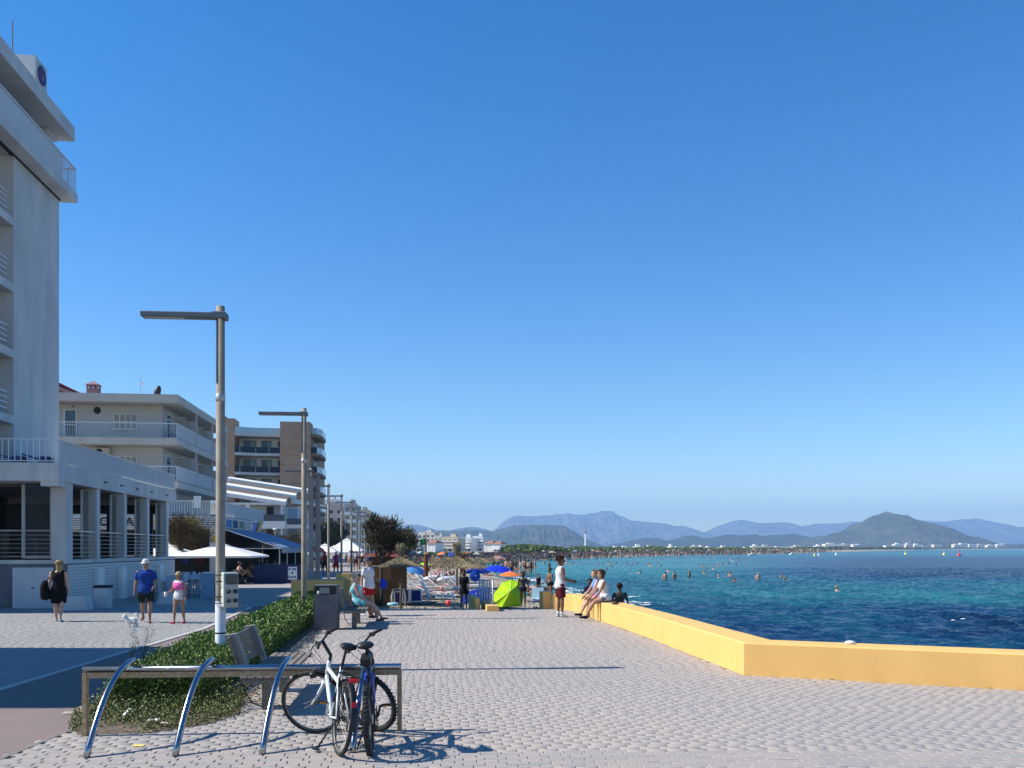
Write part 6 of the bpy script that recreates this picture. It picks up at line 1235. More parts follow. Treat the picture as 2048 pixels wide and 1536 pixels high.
    def shades(s):
        g = MB(); H = s.H
        for sg in (-1, 1): g.ell(s.head_c + s.HM @ Vector((sg * .02 * H, .053 * H, .006 * H)), (.016 * H, .006 * H, .011 * H), 10, 6)
        for sg in (-1, 1): g.tube([s.head_c + s.HM @ Vector((sg * .034 * H, .05 * H, .008 * H)), s.head_c + s.HM @ Vector((sg * .047 * H, 0, .006 * H))], .003 * H, 5)
        g.build('sunglasses', M_black, s.root, smooth=True)
    def part(s, g, nm, m, smooth=True): return g.build(nm, m, s.root, smooth=smooth)
def at(px, py, z=0.0): return G(px, py, z)
C_black = cloth('black', (.010, .010, .011)); C_white = cloth('white', (.62, .62, .63), (.55, .55, .57)); C_blue = cloth('royal_blue', (.018, .055, .27), (.014, .045, .22)); C_navy = cloth('navy', (.012, .016, .035))
C_dgreen = cloth('dark_shorts', (.02, .028, .024)); C_red = cloth('red', (.36, .018, .02)); C_maroon = cloth('maroon', (.085, .012, .016)); C_pink = cloth('pink', (.75, .12, .38)); C_turq = cloth('turquoise', (.10, .42, .50), (.08, .36, .44))
H_blond = mat('hair_blond', (.36, .25, .11), (.25, .16, .07), .5, scale=40); H_brown = mat('hair_brown', (.085, .04, .022), (.055, .027, .016), .5, scale=40); H_grey = mat('hair_grey', (.50, .47, .43), (.36, .34, .32), .6, scale=40); H_dark = mat('hair_dark', (.018, .013, .01), (.03, .02, .015), .5, scale=40)
# woman in black walking away
p = at(117, 1243, -.045)
f = Fig('woman in a black dress with shoulder bag walking away past the restaurant', p, R(8), 1.66, wt=1.12, female=True, skin='pale', legs=((12, 2, 2), (-9, 10, 2)), arms=((-6, 10, 6, 0), (4, 9, 10, 0)), yaw=42)
f.dress(C_black, .92, .92); f.hair(H_blond, 'long'); f.shoes(mat('sandal_white', (.6, .58, .55))); f.cap(mat('headscarf', (.45, .38, .22), (.3, .25, .15), .9, scale=30), 'peak'); f.shades()
g = MB(); c = f.J['wr0'] + Vector((-.09, .0, .12)); g.tube([c + Vector((0, 0, .18)), c + Vector((0, 0, .05)), c + Vector((.02, 0, -.17)), c + Vector((.03, 0, -.3))], [(.06, .08), (.11, .16), (.13, .2), (.11, .17)], 12); bg_ = f.part(g, 'shoulder_bag', C_black); g = MB(); g.tube([c + Vector((.02, .1, .1)), f.J['sh0'] + Vector((.05, .03, .06)), c + Vector((.02, -.1, .1))], .012, 6); g.build('strap', C_black, bg_)
# man in blue with cap, white dog, girl
p = at(292, 1245, -.045)
f = Fig('man in a royal blue T-shirt and white cap walking with the dog', p, R(196), 1.70, wt=1.15, skin='tan', legs=((14, 4, 2), (-14, 22, 2)), arms=((2, 12, 55, 20), (-4, 12, 12, 0)), yaw=-24)
f.top(C_blue, .72, -.06, 1.16, loose=1.2); f.shorts(C_dgreen, .80, 1.24); f.shoes(mat('brown_sandal', (.14, .06, .035))); f.hair(H_grey); f.cap(mat('white_cap', (.62, .62, .6))); f.shades()
g = MB(); q = f.J['chest']; g.obox(q + Vector((0, .125, .03)), (.2, .006, .035)); g.obox(q + Vector((0, .128, -.02)), (.12, .006, .05)); f.part(g, 'shirt_print', mat('shirt_print', (.03, .03, .06), (.16, .1, .16), .9, scale=60), False)
p = at(358, 1247, -.045)
f = Fig('girl in a pink and white vest with straw hat and pink shoes', p, R(166), 1.36, female=True, skin='tan', legs=((-6, 4, 3), (8, 6, 4)), arms=((0, 12, 10, 0), (-8, 22, 75, 10)), yaw=36)
f.top(cloth('white_vest', (.62, .6, .62)), 0, -.06, 1.1); f.shorts(mat('patterned_shorts', (.6, .58, .58), (.03, .03, .03), .9, scale=22, mixpos=(.5, .54)), .3, 1.15); f.shoes(mat('pink_shoe', (.75, .06, .12), rough=.6)); f.hair(H_brown, 'long'); f.cap(mat('straw_hat', (.42, .33, .2), (.34, .26, .15), .9, scale=60), 'hat'); f.cap
g = MB(); q = f.J['chest']; g.tube([q + Vector((0, .01, -.13)), q + Vector((0, .01, .06))], [(.15, .108), (.148, .112)], 16, cap=.01); f.part(g, 'pink_panel', C_pink)
g = MB(); q = f.J['wr1'] + f.J['hd1'] * .08; g.tube([q - Vector((0, 0, .05)), q + Vector((0, 0, .06))], [.03, .036], 10); f.part(g, 'cup', M_white2)
# the dog
p = at(264, 1254, -.045); dg_ = root('dog', 'small fluffy white dog on the street beside the man', 'dog', p, R(97)); dg_.scale = (.78, .68, .82); M_fur = mat('white_fur', (.82, .80, .76), (.72, .70, .66), .95, scale=30, bump=.8, bscale=50, bdist=.02)
g = MB(); g.tube([(0, -.16, .2), (0, -.1, .21), (0, .05, .205), (0, .14, .22), (0, .2, .27), (0, .24, .31)], [.06, .09, .095, .10, .075, .06], 12)
g.ell((0, .27, .335), (.068, .075, .065), 12, 8); g.tube([(0, .31, .325), (0, .37, .315)], [.04, .026], 10)
for sx in (-1, 1): g.tube([(sx * .05, .25, .385), (sx * .085, .24, .34), (sx * .085, .25, .29)], [.02, .026, .016], 8)
for sx in (-1, 1):
    o_ = .03 * sx; g.tube([(sx * .05, .12 + o_, .2), (sx * .055, .125 + o_ * 1.6, .1), (sx * .055, .12 + o_ * 2, .03), (sx * .055, .15 + o_ * 2, .018)], [.045, .034, .03, .028], 8); g.tube([(sx * .05, -.12, .2), (sx * .055, -.10 - o_, .12), (sx * .055, -.155 - o_, .07), (sx * .055, -.14 - o_, .025), (sx * .055, -.11 - o_, .018)], [.055, .042, .032, .03, .026], 8)
g.tube([(0, -.17, .25), (0, -.21, .33), (0, -.17, .4), (0, -.1, .41)], [.025, .04, .045, .025], 8); bd_ = remesh(g, .013, 'body', M_fur, dg_, 1)
gh = np.random.default_rng(4); P = []
for (cx, cy, cz, rx, ry, rz_2, n_) in ((0, .0, .2, .1, .2, .1, 300), (0, .27, .33, .075, .085, .075, 140), (0, -.17, .37, .05, .07, .06, 80), (.055, .14, .08, .04, .045, .08, 50), (-.055, .1, .08, .04, .045, .08, 50), (.055, -.14, .1, .04, .05, .09, 50), (-.055, -.14, .1, .04, .05, .09, 50)):
    u = gh.normal(size=(n_, 3)); u /= np.linalg.norm(u, axis=1)[:, None]; P.append(np.hstack([u * np.array([rx, ry, rz_2]) * .97 + np.array([cx, cy, cz]), u]))
P = np.vstack(P); leaves('fur', P[:, :3], .026, M_fur, dg_, up=-.9, aspect=.4, spread=.5, dirs=P[:, 3:], seed=6)['kind'] = 'stuff'
g = MB(); g.ell((0, .40, .32), (.016, .012, .012), 8, 6); [g.ell((sx * .03, .335, .355), .011, 8, 6) for sx in (-1, 1)]; g.build('nose_and_eyes', M_black, dg_)
# seated grey-haired woman and the man in the football shirt
bx = Vector((-3.5, 20.9, 0)) + Matrix.Rotation(ANG * .95, 3, 'Z') @ Vector((-.27, 1.55, 0))
f = Fig('grey haired woman in a turquoise top seated on the far bench', (bx.x, bx.y, 0), R(-84), 1.6, wt=1.22, female=True, skin='pale', hipz=.55, lean=-10, legs=((82, 68, 4), (84, 52, 6)), arms=((-38, 28, 42, -12), (22, 10, 30, 12)), yaw=-6, nod=-4)
f.top(mat('cloth_turq_white', (.45, .55, .6), (.09, .38, .46), .9, scale=3), 0, -.06, 1.14, nm='top'); f.shorts(C_turq, .55, 1.2); f.hair(H_grey, 'curly'); f.shoes(mat('grey_shoe', (.10, .09, .09)))
bx2 = Vector((-3.5, 20.9, 0)) + Matrix.Rotation(ANG * .95, 3, 'Z') @ Vector((-.30, 2.2, 0))
f = Fig('dark haired person in navy seated behind the grey haired woman', (bx2.x - .12, bx2.y, 0), R(-70), 1.5, female=True, skin='tan', hipz=.55, lean=6, legs=((82, 70, 4), (84, 70, 6)), arms=((25, 12, 40, 10), (25, 12, 40, 10)), nod=12)
f.top(C_navy, .9, -.06, 1.14); f.shorts(C_navy, .9, 1.2); f.hair(H_dark, 'curly'); f.shoes(C_black)
Yp = 25.2; f = Fig('man in a white football shirt, red shorts and navy cap carrying a blue bag', (XP(736, Yp), Yp, 0), R(-112), 1.68, wt=1.22, skin='tan', legs=((10, 6, 3), (-8, 10, 3)), arms=((6, 14, 60, 8), (-8, 14, 14, 0)), yaw=14)
f.top(C_white, .7, -.07, 1.2, loose=1.3); f.shorts(C_red, .72, 1.2); f.shoes(C_white); f.hair(H_grey); f.cap(mat('navy_cap', (.012, .022, .06)))
g = MB(); q = f.J['wr0'] + f.J['hd0'] * .1; g.tube([q + Vector((0, 0, .12)), q, q - Vector((0, 0, .13))], [(.07, .05), (.14, .09), (.11, .08)], 12); f.part(g, 'blue_bag', cloth('bag_blue', (.015, .04, .45)))
g = MB(); h, kn = f.J['hip1'], f.J['kn1']; g.tube([h + Vector((.105, .03, -.02)), (h + kn) / 2 + Vector((.11, .03, 0))], [(.006, .018)] * 2, 6); g.build('side_stripe', C_white, f.root)
g = MB(); q = f.J['chest']; g.obox(q + Vector((-.09, .135, .03)), (.025, .01, .03)); g.obox(q + Vector((.02, .14, .04)), (.012, .01, .1)); f.part(g, 'shirt_badge', C_navy, False)
# beside the sea wall
p = at(1121, 1234); f = Fig('man in a white sleeveless shirt and maroon shorts standing by the sea wall', p, R(-78), 1.70, wt=1.05, skin='brown', legs=((-2, 2, 2), (3, 4, 2)), arms=((12, 6, 62, 0), (10, 8, 66, 14)), yaw=-8)
f.top(C_white, .0, -.07, 1.2, loose=1.2); f.shorts(C_maroon, .82, 1.22); f.shoes(cloth('trainer', (.55, .55, .54))); f.socks(C_white); f.hair(H_brown, 'curly')
g = MB(); q = f.J['wr1'] + f.J['hd1'] * .09; g.obox(q, (.07, .03, .11), (.5, 0, 0), .006); f.part(g, 'phone', M_black, False)
wt_ = [(2.52, 23.5, 'woman in a white vest and flowered shorts sitting on the sea wall', C_white, mat('flower_shorts', (.5, .48, .48), (.1, .07, .09), .9, scale=26, mixpos=(.48, .53)), H_brown, 'bob', 1.62, -14, 5), (2.42, 24.25, 'woman in a blue top and pink shorts sitting on the sea wall', cloth('sky_blue', (.10, .25, .62)), cloth('hot_pink', (.7, .08, .4)), H_blond, 'bob', 1.58, -4, 12)]
for x_, y_, lb, m1, m2, hm, hs_, hh, ln, yw in wt_:
    f = Fig(lb, (x_, y_, 0), R(98), hh, wt=1.12, female=True, skin='pale' if hm is H_blond else 'tan', hipz=.60, lean=12, legs=((74, 46, 4), (72, 50, 4)), arms=((26, 10, 16, 14), (28, 12, 14, 14)), yaw=yw - 16)
    f.top(m1, 0, -.05, 1.14, nm='vest'); f.shorts(m2, .45, 1.2); f.hair(hm, hs_); f.shoes(C_black, 'sandal')
f = Fig('woman in a pink top standing on the beach behind the wall sitters', (XP(1180, 33), 33, -.85), R(150), 1.62, female=True, skin='tan', arms=((0, 10, 20, 0), (20, 20, 95, 25))); f.top(cloth('rose', (.5, .06, .16)), .3); f.shorts(C_navy, .3); f.hair(H_brown, 'long')
g = MB(); g.obox(Vector((2.72, 22.95, .555)), (.2, .15, .11), (0, 0, .2), .05); tag(g.build('handbag', C_black), 'black handbag on the sea wall beside the woman in white', 'bag')
g = MB(); g.tube([(2.6, 22.5, .53), (2.66, 22.46, .54), (2.72, 22.44, .525)], [.05, .04, .02], 8); tag(g.build('sandals', mat('dark_shoe', (.05, .035, .03)), smooth=True), 'dark shoe lying on the top of the sea wall', 'shoe')
f = Fig('bare backed man with dark trunks wading beside the sea wall', (3.72, 30.2, -1.02), R(12), 1.74, skin='dark', legs=((6, 4, 4), (-8, 12, 4)), arms=((4, 16, 18, 0), (-4, 16, 14, 0)), wt=1.1); f.shorts(C_black, .35); f.hair(H_dark)
# on the sand
f = Fig('woman in a black cover-up standing at the promenade edge with her back to the beach', (XP(928, 37.6), 37.6, -.66), R(180), 1.66, female=True, skin='dark', legs=((4, 4, 2), (-4, 8, 3)), arms=((8, 4, 50, 10), (6, 4, 60, 20))); f.dress(C_black, .62, 1.2); f.hair(H_dark, 'long')
f = Fig('woman in a dark bikini walking up from the sand by the green parasol', (XP(1046, 38.8), 38.8, -.67), R(170), 1.58, female=True, skin='dark', legs=((14, 8, 3), (-10, 14, 3)), arms=((10, 12, 14, 0), (-10, 12, 18, 0))); f.shorts(C_navy, .08); f.hair(H_dark, 'bob')
g = MB(); q = f.J['chest']; g.tube([q - Vector((0, 0, .03)), q + Vector((0, 0, .03))], [(.165, .125)] * 2, 14, cap=.02); f.part(g, 'bikini_top', C_navy)
f = Fig('sunburnt man in dark trunks standing at the waterline', (XP(1100, 47), 47, -.88), R(120), 1.76, wt=1.25, skin='brown', arms=((10, 8, 40, 10), (10, 8, 40, 10)), legs=((3, 4, 3), (-3, 4, 3))); f.shorts(C_black, .25); f.hair(H_dark)
f = Fig('child in a dark swimsuit at the edge of the wet sand', (XP(1077, 54), 54, -.95), R(200), 1.3, female=True, skin='tan', legs=((10, 4, 3), (-8, 8, 3))); f.dress(C_black, .1, .9, 'swimsuit'); f.hair(H_dark, 'bob')
# ---------------------------------------------------------------- simple bathers and walkers (a few pixels each): one mesh per pose and colour, copied
def bather(pose, skin, suit, hair, shirt=None):
    g = MB(); H = 1.68
    def T(p, r, n=6): g.tube(p, r, n)
    if pose in ('stand', 'walk', 'wade'):
        a = .12 if pose == 'walk' else .03
        for sg in (-1, 1): T([(sg * .09, 0, .86), (sg * .1, sg * a, .46), (sg * .1, sg * a * 1.4, .06), (sg * .1, sg * a * 1.4 + .12, .03)], [.085, .058, .04, .035])
        g.cur = 2 if shirt else 0; T([(0, 0, .95), (0, 0, 1.1), (0, 0, 1.3), (0, 0, 1.42), (0, 0, 1.5)], [(.15, .1), (.13, .09), (.17, .11), (.16, .09), (.05, .05)], 8); g.cur = 0
        for sg in (-1, 1): T([(sg * .18, 0, 1.4), (sg * .24, -.02, 1.13), (sg * .22, .08 - sg * a, .86), (sg * .22, .1 - sg * a, .76)], [.05, .04, .03, .035])
        g.cur = 1; T([(0, 0, .80), (0, 0, .88), (0, 0, 1.0)], [(.15, .11), (.165, .12), (.15, .105)], 8)
        if shirt: [T([(sg * .09, 0, .84), (sg * .1, sg * a * .8, .58)], [.1, .085]) for sg in (-1, 1)]
        g.cur = 0; g.ell((0, .02, 1.6), (.075, .095, .115), 8, 6); g.cur = 3; g.ell((0, -.01, 1.635), (.085, .1, .1), 8, 6)
    elif pose == 'swim':
        T([(0, 0, -.4), (0, 0, -.05), (0, 0, .06), (0, 0, .14)], [(.14, .1), (.18, .11), (.15, .09), (.05, .05)], 8); [T([(sg * .17, 0, .02), (sg * .3, .12, -.05), (sg * .25, .3, -.02)], [.05, .04, .03]) for sg in (-1, 1)]
        g.ell((0, .02, .26), (.075, .095, .115), 8, 6); g.cur = 3; g.ell((0, -.01, .295), (.085, .1, .1), 8, 6)
    elif pose == 'sit':
        T([(0, -.1, .12), (0, -.14, .3), (0, -.12, .5), (0, -.1, .62)], [(.16, .12), (.14, .1), (.17, .11), (.06, .05)], 8)
        for sg in (-1, 1): T([(sg * .09, -.05, .12), (sg * .12, .32, .38), (sg * .12, .6, .05), (sg * .12, .72, .04)], [.085, .06, .04, .03]); T([(sg * .17, -.12, .55), (sg * .24, -.0, .35), (sg * .15, .22, .34)], [.05, .04, .03])
        g.cur = 1; T([(0, -.1, .05), (0, -.1, .2)], [(.17, .14), (.165, .13)], 8); g.cur = 0; g.ell((0, -.06, .76), (.075, .095, .115), 8, 6); g.cur = 3; g.ell((0, -.09, .795), (.085, .1, .1), 8, 6)
    else:  # lie
        T([(0, -.5, .12), (0, -.3, .12), (0, .0, .13), (0, .12, .12)], [(.06, .05), (.17, .1), (.14, .1), (.15, .1)], 8)
        for sg in (-1, 1): T([(sg * .09, .1, .12), (sg * .12, .5, .2), (sg * .12, .9, .06)], [.085, .06, .04]); T([(sg * .18, -.4, .12), (sg * .28, -.15, .08), (sg * .26, .1, .06)], [.05, .04, .03])
        g.cur = 1; T([(0, .02, .12), (0, .18, .12)], [(.16, .11)] * 2, 8); g.cur = 0; g.ell((0, -.62, .13), (.075, .1, .09), 8, 6); g.cur = 3; g.ell((0, -.66, .14), (.08, .09, .09), 8, 6)
    return g.mesh('bather', [skin, suit, shirt or suit, hair], True)
SK = [skinmat('tan'), skinmat('brown'), skinmat('pale')]; SU = [C_black, C_navy, C_red, cloth('teal', (.05, .25, .3)), C_maroon, cloth('orange', (.6, .18, .04))]; HA = [H_dark, H_brown, H_blond]
BM = {}
def person(pose, i, loc, rz, label, group, shirt=None, sc=1.0):
    k = (pose, i % 3, i % 6, shirt.name if shirt else '')
    if k not in BM: BM[k] = bather(pose, SK[i % 3], SU[i % 6], HA[(i // 2) % 3], shirt)
    o = inst('person', BM[k], None, loc, (0, 0, rz), (sc, sc, sc)); return tag(o, label, 'person', group)
# walkers along the promenade
for i, (px_, Y_, rz, lb, sh_) in enumerate(((650, 61, 0, 'distant walker in a dark red top between the sign posts and the fourth lamp', C_maroon), (672, 60, R(180), 'distant walker in a purple pink shirt right of the fourth lamp', cloth('magenta', (.25, .03, .14))), (705, 78, 0, 'distant walker in white beside the kiosk roof', C_white), (712, 76, R(180), 'distant walker in a pale shirt and shorts nearest the kiosk', cloth('pale_lilac', (.5, .45, .55))), (700, 84, 0, 'far walker in pale clothes beside the seventh lamp', C_white), (725, 82, R(160), 'far walker in white behind the kiosk corner', C_white), (640, 75, 0, 'far walker in dark clothes behind the round sign', C_navy))):
    person('walk', i + 1, (XP(px_, Y_), Y_, -.01), rz, lb, 'walkers on the promenade', sh_)
for i, (px_, Y_, lb, sh_) in enumerate(((482, 47, 'diner in a white shirt at the tables under the parasol', C_white), (500, 50, 'diner in a dark shirt right of the diner in white', C_navy), (534, 58, 'diner in a red shirt under the blue awning', C_red), (548, 60, 'diner in a pale blue shirt under the blue awning', cloth('pale_blue', (.3, .4, .5))), (520, 56, 'diner in black under the blue awning', C_black))):
    person('sit', i, (XP(px_, Y_), Y_, .36), R(90 * (i % 2) - 40), lb, 'diners on the cafe terrace', sh_); g = MB(); g.box(-.22, .22, -.32, .1, 0, .42); g.box(-.22, .22, -.36, -.31, .0, .85)
    tag(g.build('cafe_bench', M_dark, loc=(XP(px_, Y_), Y_, -.06), rz=R(90 * (i % 2) - 40)), 'dark cafe seat of the ' + lb, 'seat')
# swimmers and waders seen one by one
sw = [(1330, 1160, 'wade', 'swimmer waist deep left of the pair in the shallows', .95), (1349, 1158, 'wade', 'swimmer waist deep in the middle of the shallows group', .95), (1379, 1155, 'wade', 'swimmer standing waist deep right of the shallows group', .95), (1437, 1157, 'swim', 'leftmost head of the swimmers beyond the wall bend', 0), (1459, 1154, 'wade', 'swimmer with dark hair and pale back near the leftmost head', 1.15), (1469, 1163, 'swim', 'lone dark swimmer below the pale backed swimmer', 0),
      (1516, 1160, 'wade', 'swimmer standing chest deep in a dark top', 1.0), (1563, 1154, 'swim', 'swimmer in red left of another dark swimmer', 0), (1569, 1163, 'swim', 'dark swimmer just below the swimmer in red', 0), (1673, 1183, 'swim', 'nearest lone swimmer, dark haired, far right of the group', 0), (1491, 1125, 'swim', 'distant swimmer far out left of the dark patch', 0)]
for i, (px_, py_, po, lb, sink) in enumerate(sw):
    p = G(px_, py_ , -1.0); person(po, i + 2, (p.x, p.y, -1.0 - (sink if po == 'wade' else -.02)), R(30 * i), lb, 'swimmers in the sea')
gp = random.Random(12); n_w = 0
while n_w < 70:      # bathers too far to tell apart: the shallows and the far beach
    px_ = gp.uniform(955, 1480); py_ = gp.triangular(1106, 1152, 1112)
    p = G(px_, py_, -1.0)
    d2 = np.hypot(WLs[:, 0] - p.x, WLs[:, 1] - p.y); k_ = int(d2.argmin()); sd = (p.x - WLs[k_, 0]) * NRM[k_, 0] + (p.y - WLs[k_, 1]) * NRM[k_, 1]
    if sd > -.5 or sd < -max(28, p.y * .3): continue
    deep = min(1.3, -sd * .07 + .15); po = gp.choice(['wade', 'wade', 'stand', 'swim'] if deep < 1.1 else ['swim', 'wade'])
    person(po, n_w, (p.x, p.y, -1.0 - (deep if po != 'swim' else -.03)), gp.uniform(0, 6.28), 'small distant bather in the turquoise shallows off the far beach', 'distant bathers in the shallows'); n_w += 1
for i, (px_, py_) in enumerate(((1050, 1149), (1062, 1150), (1040, 1152), (1047, 1146), (1031, 1149), (1070, 1147), (1056, 1153), (1024, 1154))):
    p = G(px_, py_, -.97); person('stand', i, (p.x, p.y, -1.0), R(50 * i), 'bather standing in ankle deep water near the orange parasol, %s from the left' % ordn([4, 6, 2, 3, 1, 7, 5, 0][i]).replace('leftmost', 'first'), 'bathers at the near waterline')
# ---------------------------------------------------------------- trees
def tamarisk(name, label, loc, crown, n_br, n_strand, tone, trunk_h, seed, lean=(0, 0), wisp=1.0, tr=.09):
    """crown = (cx, cz, rx, rz, ry): ellipsoid of fine upright sprays over crooked limbs"""
    gt = random.Random(seed); gn = np.random.default_rng(seed); t = root(name, label, 'tree', loc)
    cx, cz, rx, rz, ry = crown; g = MB(); tips = []
    fork = Vector((lean[0], lean[1], trunk_h)); g.tube([(0, 0, -.1), (lean[0] * .2 + .03, 0, trunk_h * .35), (lean[0] * .6 - .02, lean[1] * .6, trunk_h * .7), fork], [tr * 1.3, tr, tr * .85, tr * .75], 9)
    trk = g.build('trunk', M_bark, t, smooth=True)
    for i in range(n_br):
        a = 6.283 * i / n_br + gt.uniform(-.3, .3); e = Vector((cx + rx * .75 * math.cos(a) * gt.uniform(.5, 1), ry * .75 * math.sin(a) * gt.uniform(.5, 1), cz + rz * gt.uniform(-.45, .75)))
        m1 = fork.lerp(e, .4) + Vector((gt.gauss(0, .1), gt.gauss(0, .1), .12 * rz)); m2 = fork.lerp(e, .75) + Vector((gt.gauss(0, .08), gt.gauss(0, .08), .1 * rz)); g = MB(); g.tube([fork - Vector((0, 0, .1)), m1, m2, e], [tr * .5, tr * .36, tr * .22, tr * .1], 6); g.build('limb', M_bark, t, smooth=True)
        tips += [(m1, m2), (m2, e), (e, e + (e - m2) * .6)]
    n = n_strand; k = gn.integers(0, len(tips), n); A_ = np.array([tips[q][0] for q in k]); B_ = np.array([tips[q][1] for q in k]); u = gn.random((n, 1)); P = A_ + (B_ - A_) * u + gn.normal(0, 1, (n, 3)) * np.array([rx, ry, rz]) * .20
    q = (P - np.array([cx, 0, cz])) / np.array([rx, ry, rz]); rr = np.linalg.norm(q, axis=1); P = P[rr < 1.02 + .12 * np.sin(7 * q[:, 0] + 5 * q[:, 2])]; q = (P - np.array([cx, 0, cz])) / np.array([rx, ry, rz])
    leaves('foliage', P, .20 * wisp, tone, t, up=.9, aspect=.16, spread=.45, dirs=q * .9, seed=seed)['kind'] = 'stuff'
    g = MB()
    for i in range(60):      # bare twigs sticking out of the crown
        v = Vector(gn.normal(size=3)); v.z = abs(v.z) + .3; v.normalize(); c0 = Vector((cx + v.x * rx * .7, v.y * ry * .7, cz + v.z * rz * .7)); g.tube([c0, c0 + Vector((v.x * rx * .25, v.y * ry * .2, rz * .28)), c0 + Vector((v.x * rx * .36, v.y * ry * .3, rz * .52 * gt.uniform(.6, 1.1)))], [.008, .005, .002], 3)
    g.build('twigs', M_twig, t)['kind'] = 'stuff'
    return t
M_bark = mat('bark', (.05, .035, .028), (.08, .06, .05), .95, scale=9, bump=.8, bscale=30, bdist=.02)
L_dead = mat('tamarisk_dry', (.03, .026, .014), (.075, .062, .03), .9, attr='rnd', scale=4); L_olive = mat('tamarisk_olive', (.04, .048, .016), (.10, .10, .032), .85, attr='rnd', scale=4); L_brown = mat('tamarisk_brown', (.055, .038, .016), (.11, .075, .03), .9, attr='rnd', scale=4)
Yt = 38.2; s = Yt / F
tamarisk('tamarisk_tree', 'dark half bare tamarisk tree rising behind the wooden kiosk', (XP(763, Yt), Yt, -.45), (.12, ZP(1073, Yt) + .45, .98, .9, .85), 11, 5200, L_dead, ZP(1128, Yt) + .45, 2, wisp=1.05)
Yt2 = 47; tamarisk('tamarisk_tree', 'rounded olive green tamarisk tree right of the half bare one', (XP(800, Yt2), Yt2, -.5), (.12, ZP(1092, Yt2) + .5, .98, .98, .9), 9, 5600, L_olive, ZP(1125, Yt2) + .5, 3)
tamarisk('tamarisk_tree', 'brown leaved tree behind the white parasols at the bar', (XP(359, 49.4), 49.4, -.1), (.55, 2.95, 1.65, 1.2, 1.2), 13, 13000, L_brown, 1.9, 4, tr=.06, wisp=.75)
tamarisk('tamarisk_tree', 'tree in front of the terraced house right of the globe lamp', (XP(588, 86), 86, -.1), (0, 2.5, 1.3, 1.1, 1.2), 8, 3500, L_brown, 1.3, 5)
tamarisk('tamarisk_tree', 'bare twigged shrub left of the globe lamp', (XP(532, 84), 84, -.1), (0, 2.6, 1.2, 1.2, 1), 8, 2600, L_brown, 1.2, 6)
tamarisk('tamarisk_tree', 'green tree between the third and fourth lamp posts', (XP(648, 130), 130, -.1), (0, 3.6, 2.4, 2.6, 2), 9, 5000, L_olive, 1.8, 7, wisp=2)
tamarisk('tamarisk_tree', 'dark green tree between the fourth and fifth lamp posts', (XP(672, 140), 140, -.1), (0, 3.8, 2.6, 2.8, 2), 9, 5000, L_olive, 1.8, 8, wisp=2)
# ---------------------------------------------------------------- kiosk
M_plank = mat('kiosk_plank', (.20, .085, .03), (.14, .055, .02), .75, scale=5, stretch=(4, 4, .5), bump=.3, bscale=15)
K = root('wooden_kiosk', 'brown plank beach kiosk with red hipped roof', 'kiosk', (XP(770, 40), 40, -.6), .05); kw, kd, kh = .86, .9, ZP(1115, 40) + .6
g = MB(); g.box(-kw + .02, kw - .02, .02, kd * 2 - .02, .05, kh - .02); g.build('frame', M_plank, K)
g = MB(); g.obox((0, 0, kh / 2), (.132, .03, kh - .06), (0, 0, 0), .006); me_ = g.mesh('plank', M_plank)
for i in range(13): inst('plank', me_, K, (-kw + .07 + i * .143, 0, 0)); inst('plank', me_, K, (kw, .08 + i * .138, 0), (0, 0, R(90)))
g = MB(); ov = .42; a_ = [(-kw - ov, -ov, kh), (kw + ov * .4, -ov, kh), (kw + ov * .4, 2 * kd + ov, kh), (-kw - ov, 2 * kd + ov, kh), (.08, kd, ZP(1097, 41) + .6)]; g.add(a_, [(0, 1, 4), (1, 2, 4), (2, 3, 4), (3, 0, 4), (3, 2, 1, 0)]); g.build('roof', mat('red_felt', (.17, .045, .035), (.13, .035, .03), .9, scale=6, bump=.3, bscale=30), K)
g = MB(); [g.bar(a_[i], a_[(i + 1) % 4], .05, .07) for i in range(4)]; g.build('eaves_board', mat('dark_board', (.06, .03, .02)), K)
g = MB(); g.box(-.62, .3, -.035, -.017, kh - .42, kh - .36); g.build('hatch_light', M_white2, K); g = MB(); g.box(-.6, .28, -.04, -.018, kh - 1.1, kh - .44); g.build('hatch', mat('hatch_wood', (.28, .14, .05), (.22, .1, .04), .8, scale=5), K)
g = MB(); g.box(-.9, -.3, -.5, -.1, .0, .5); g.box(-.92, -.28, -.52, -.08, .501, .53); o = g.build('ice_chest', M_white2, loc=(XP(757, 38.6), 38.6, -.6)); tag(o, 'low white chest in front of the kiosk', 'chest')
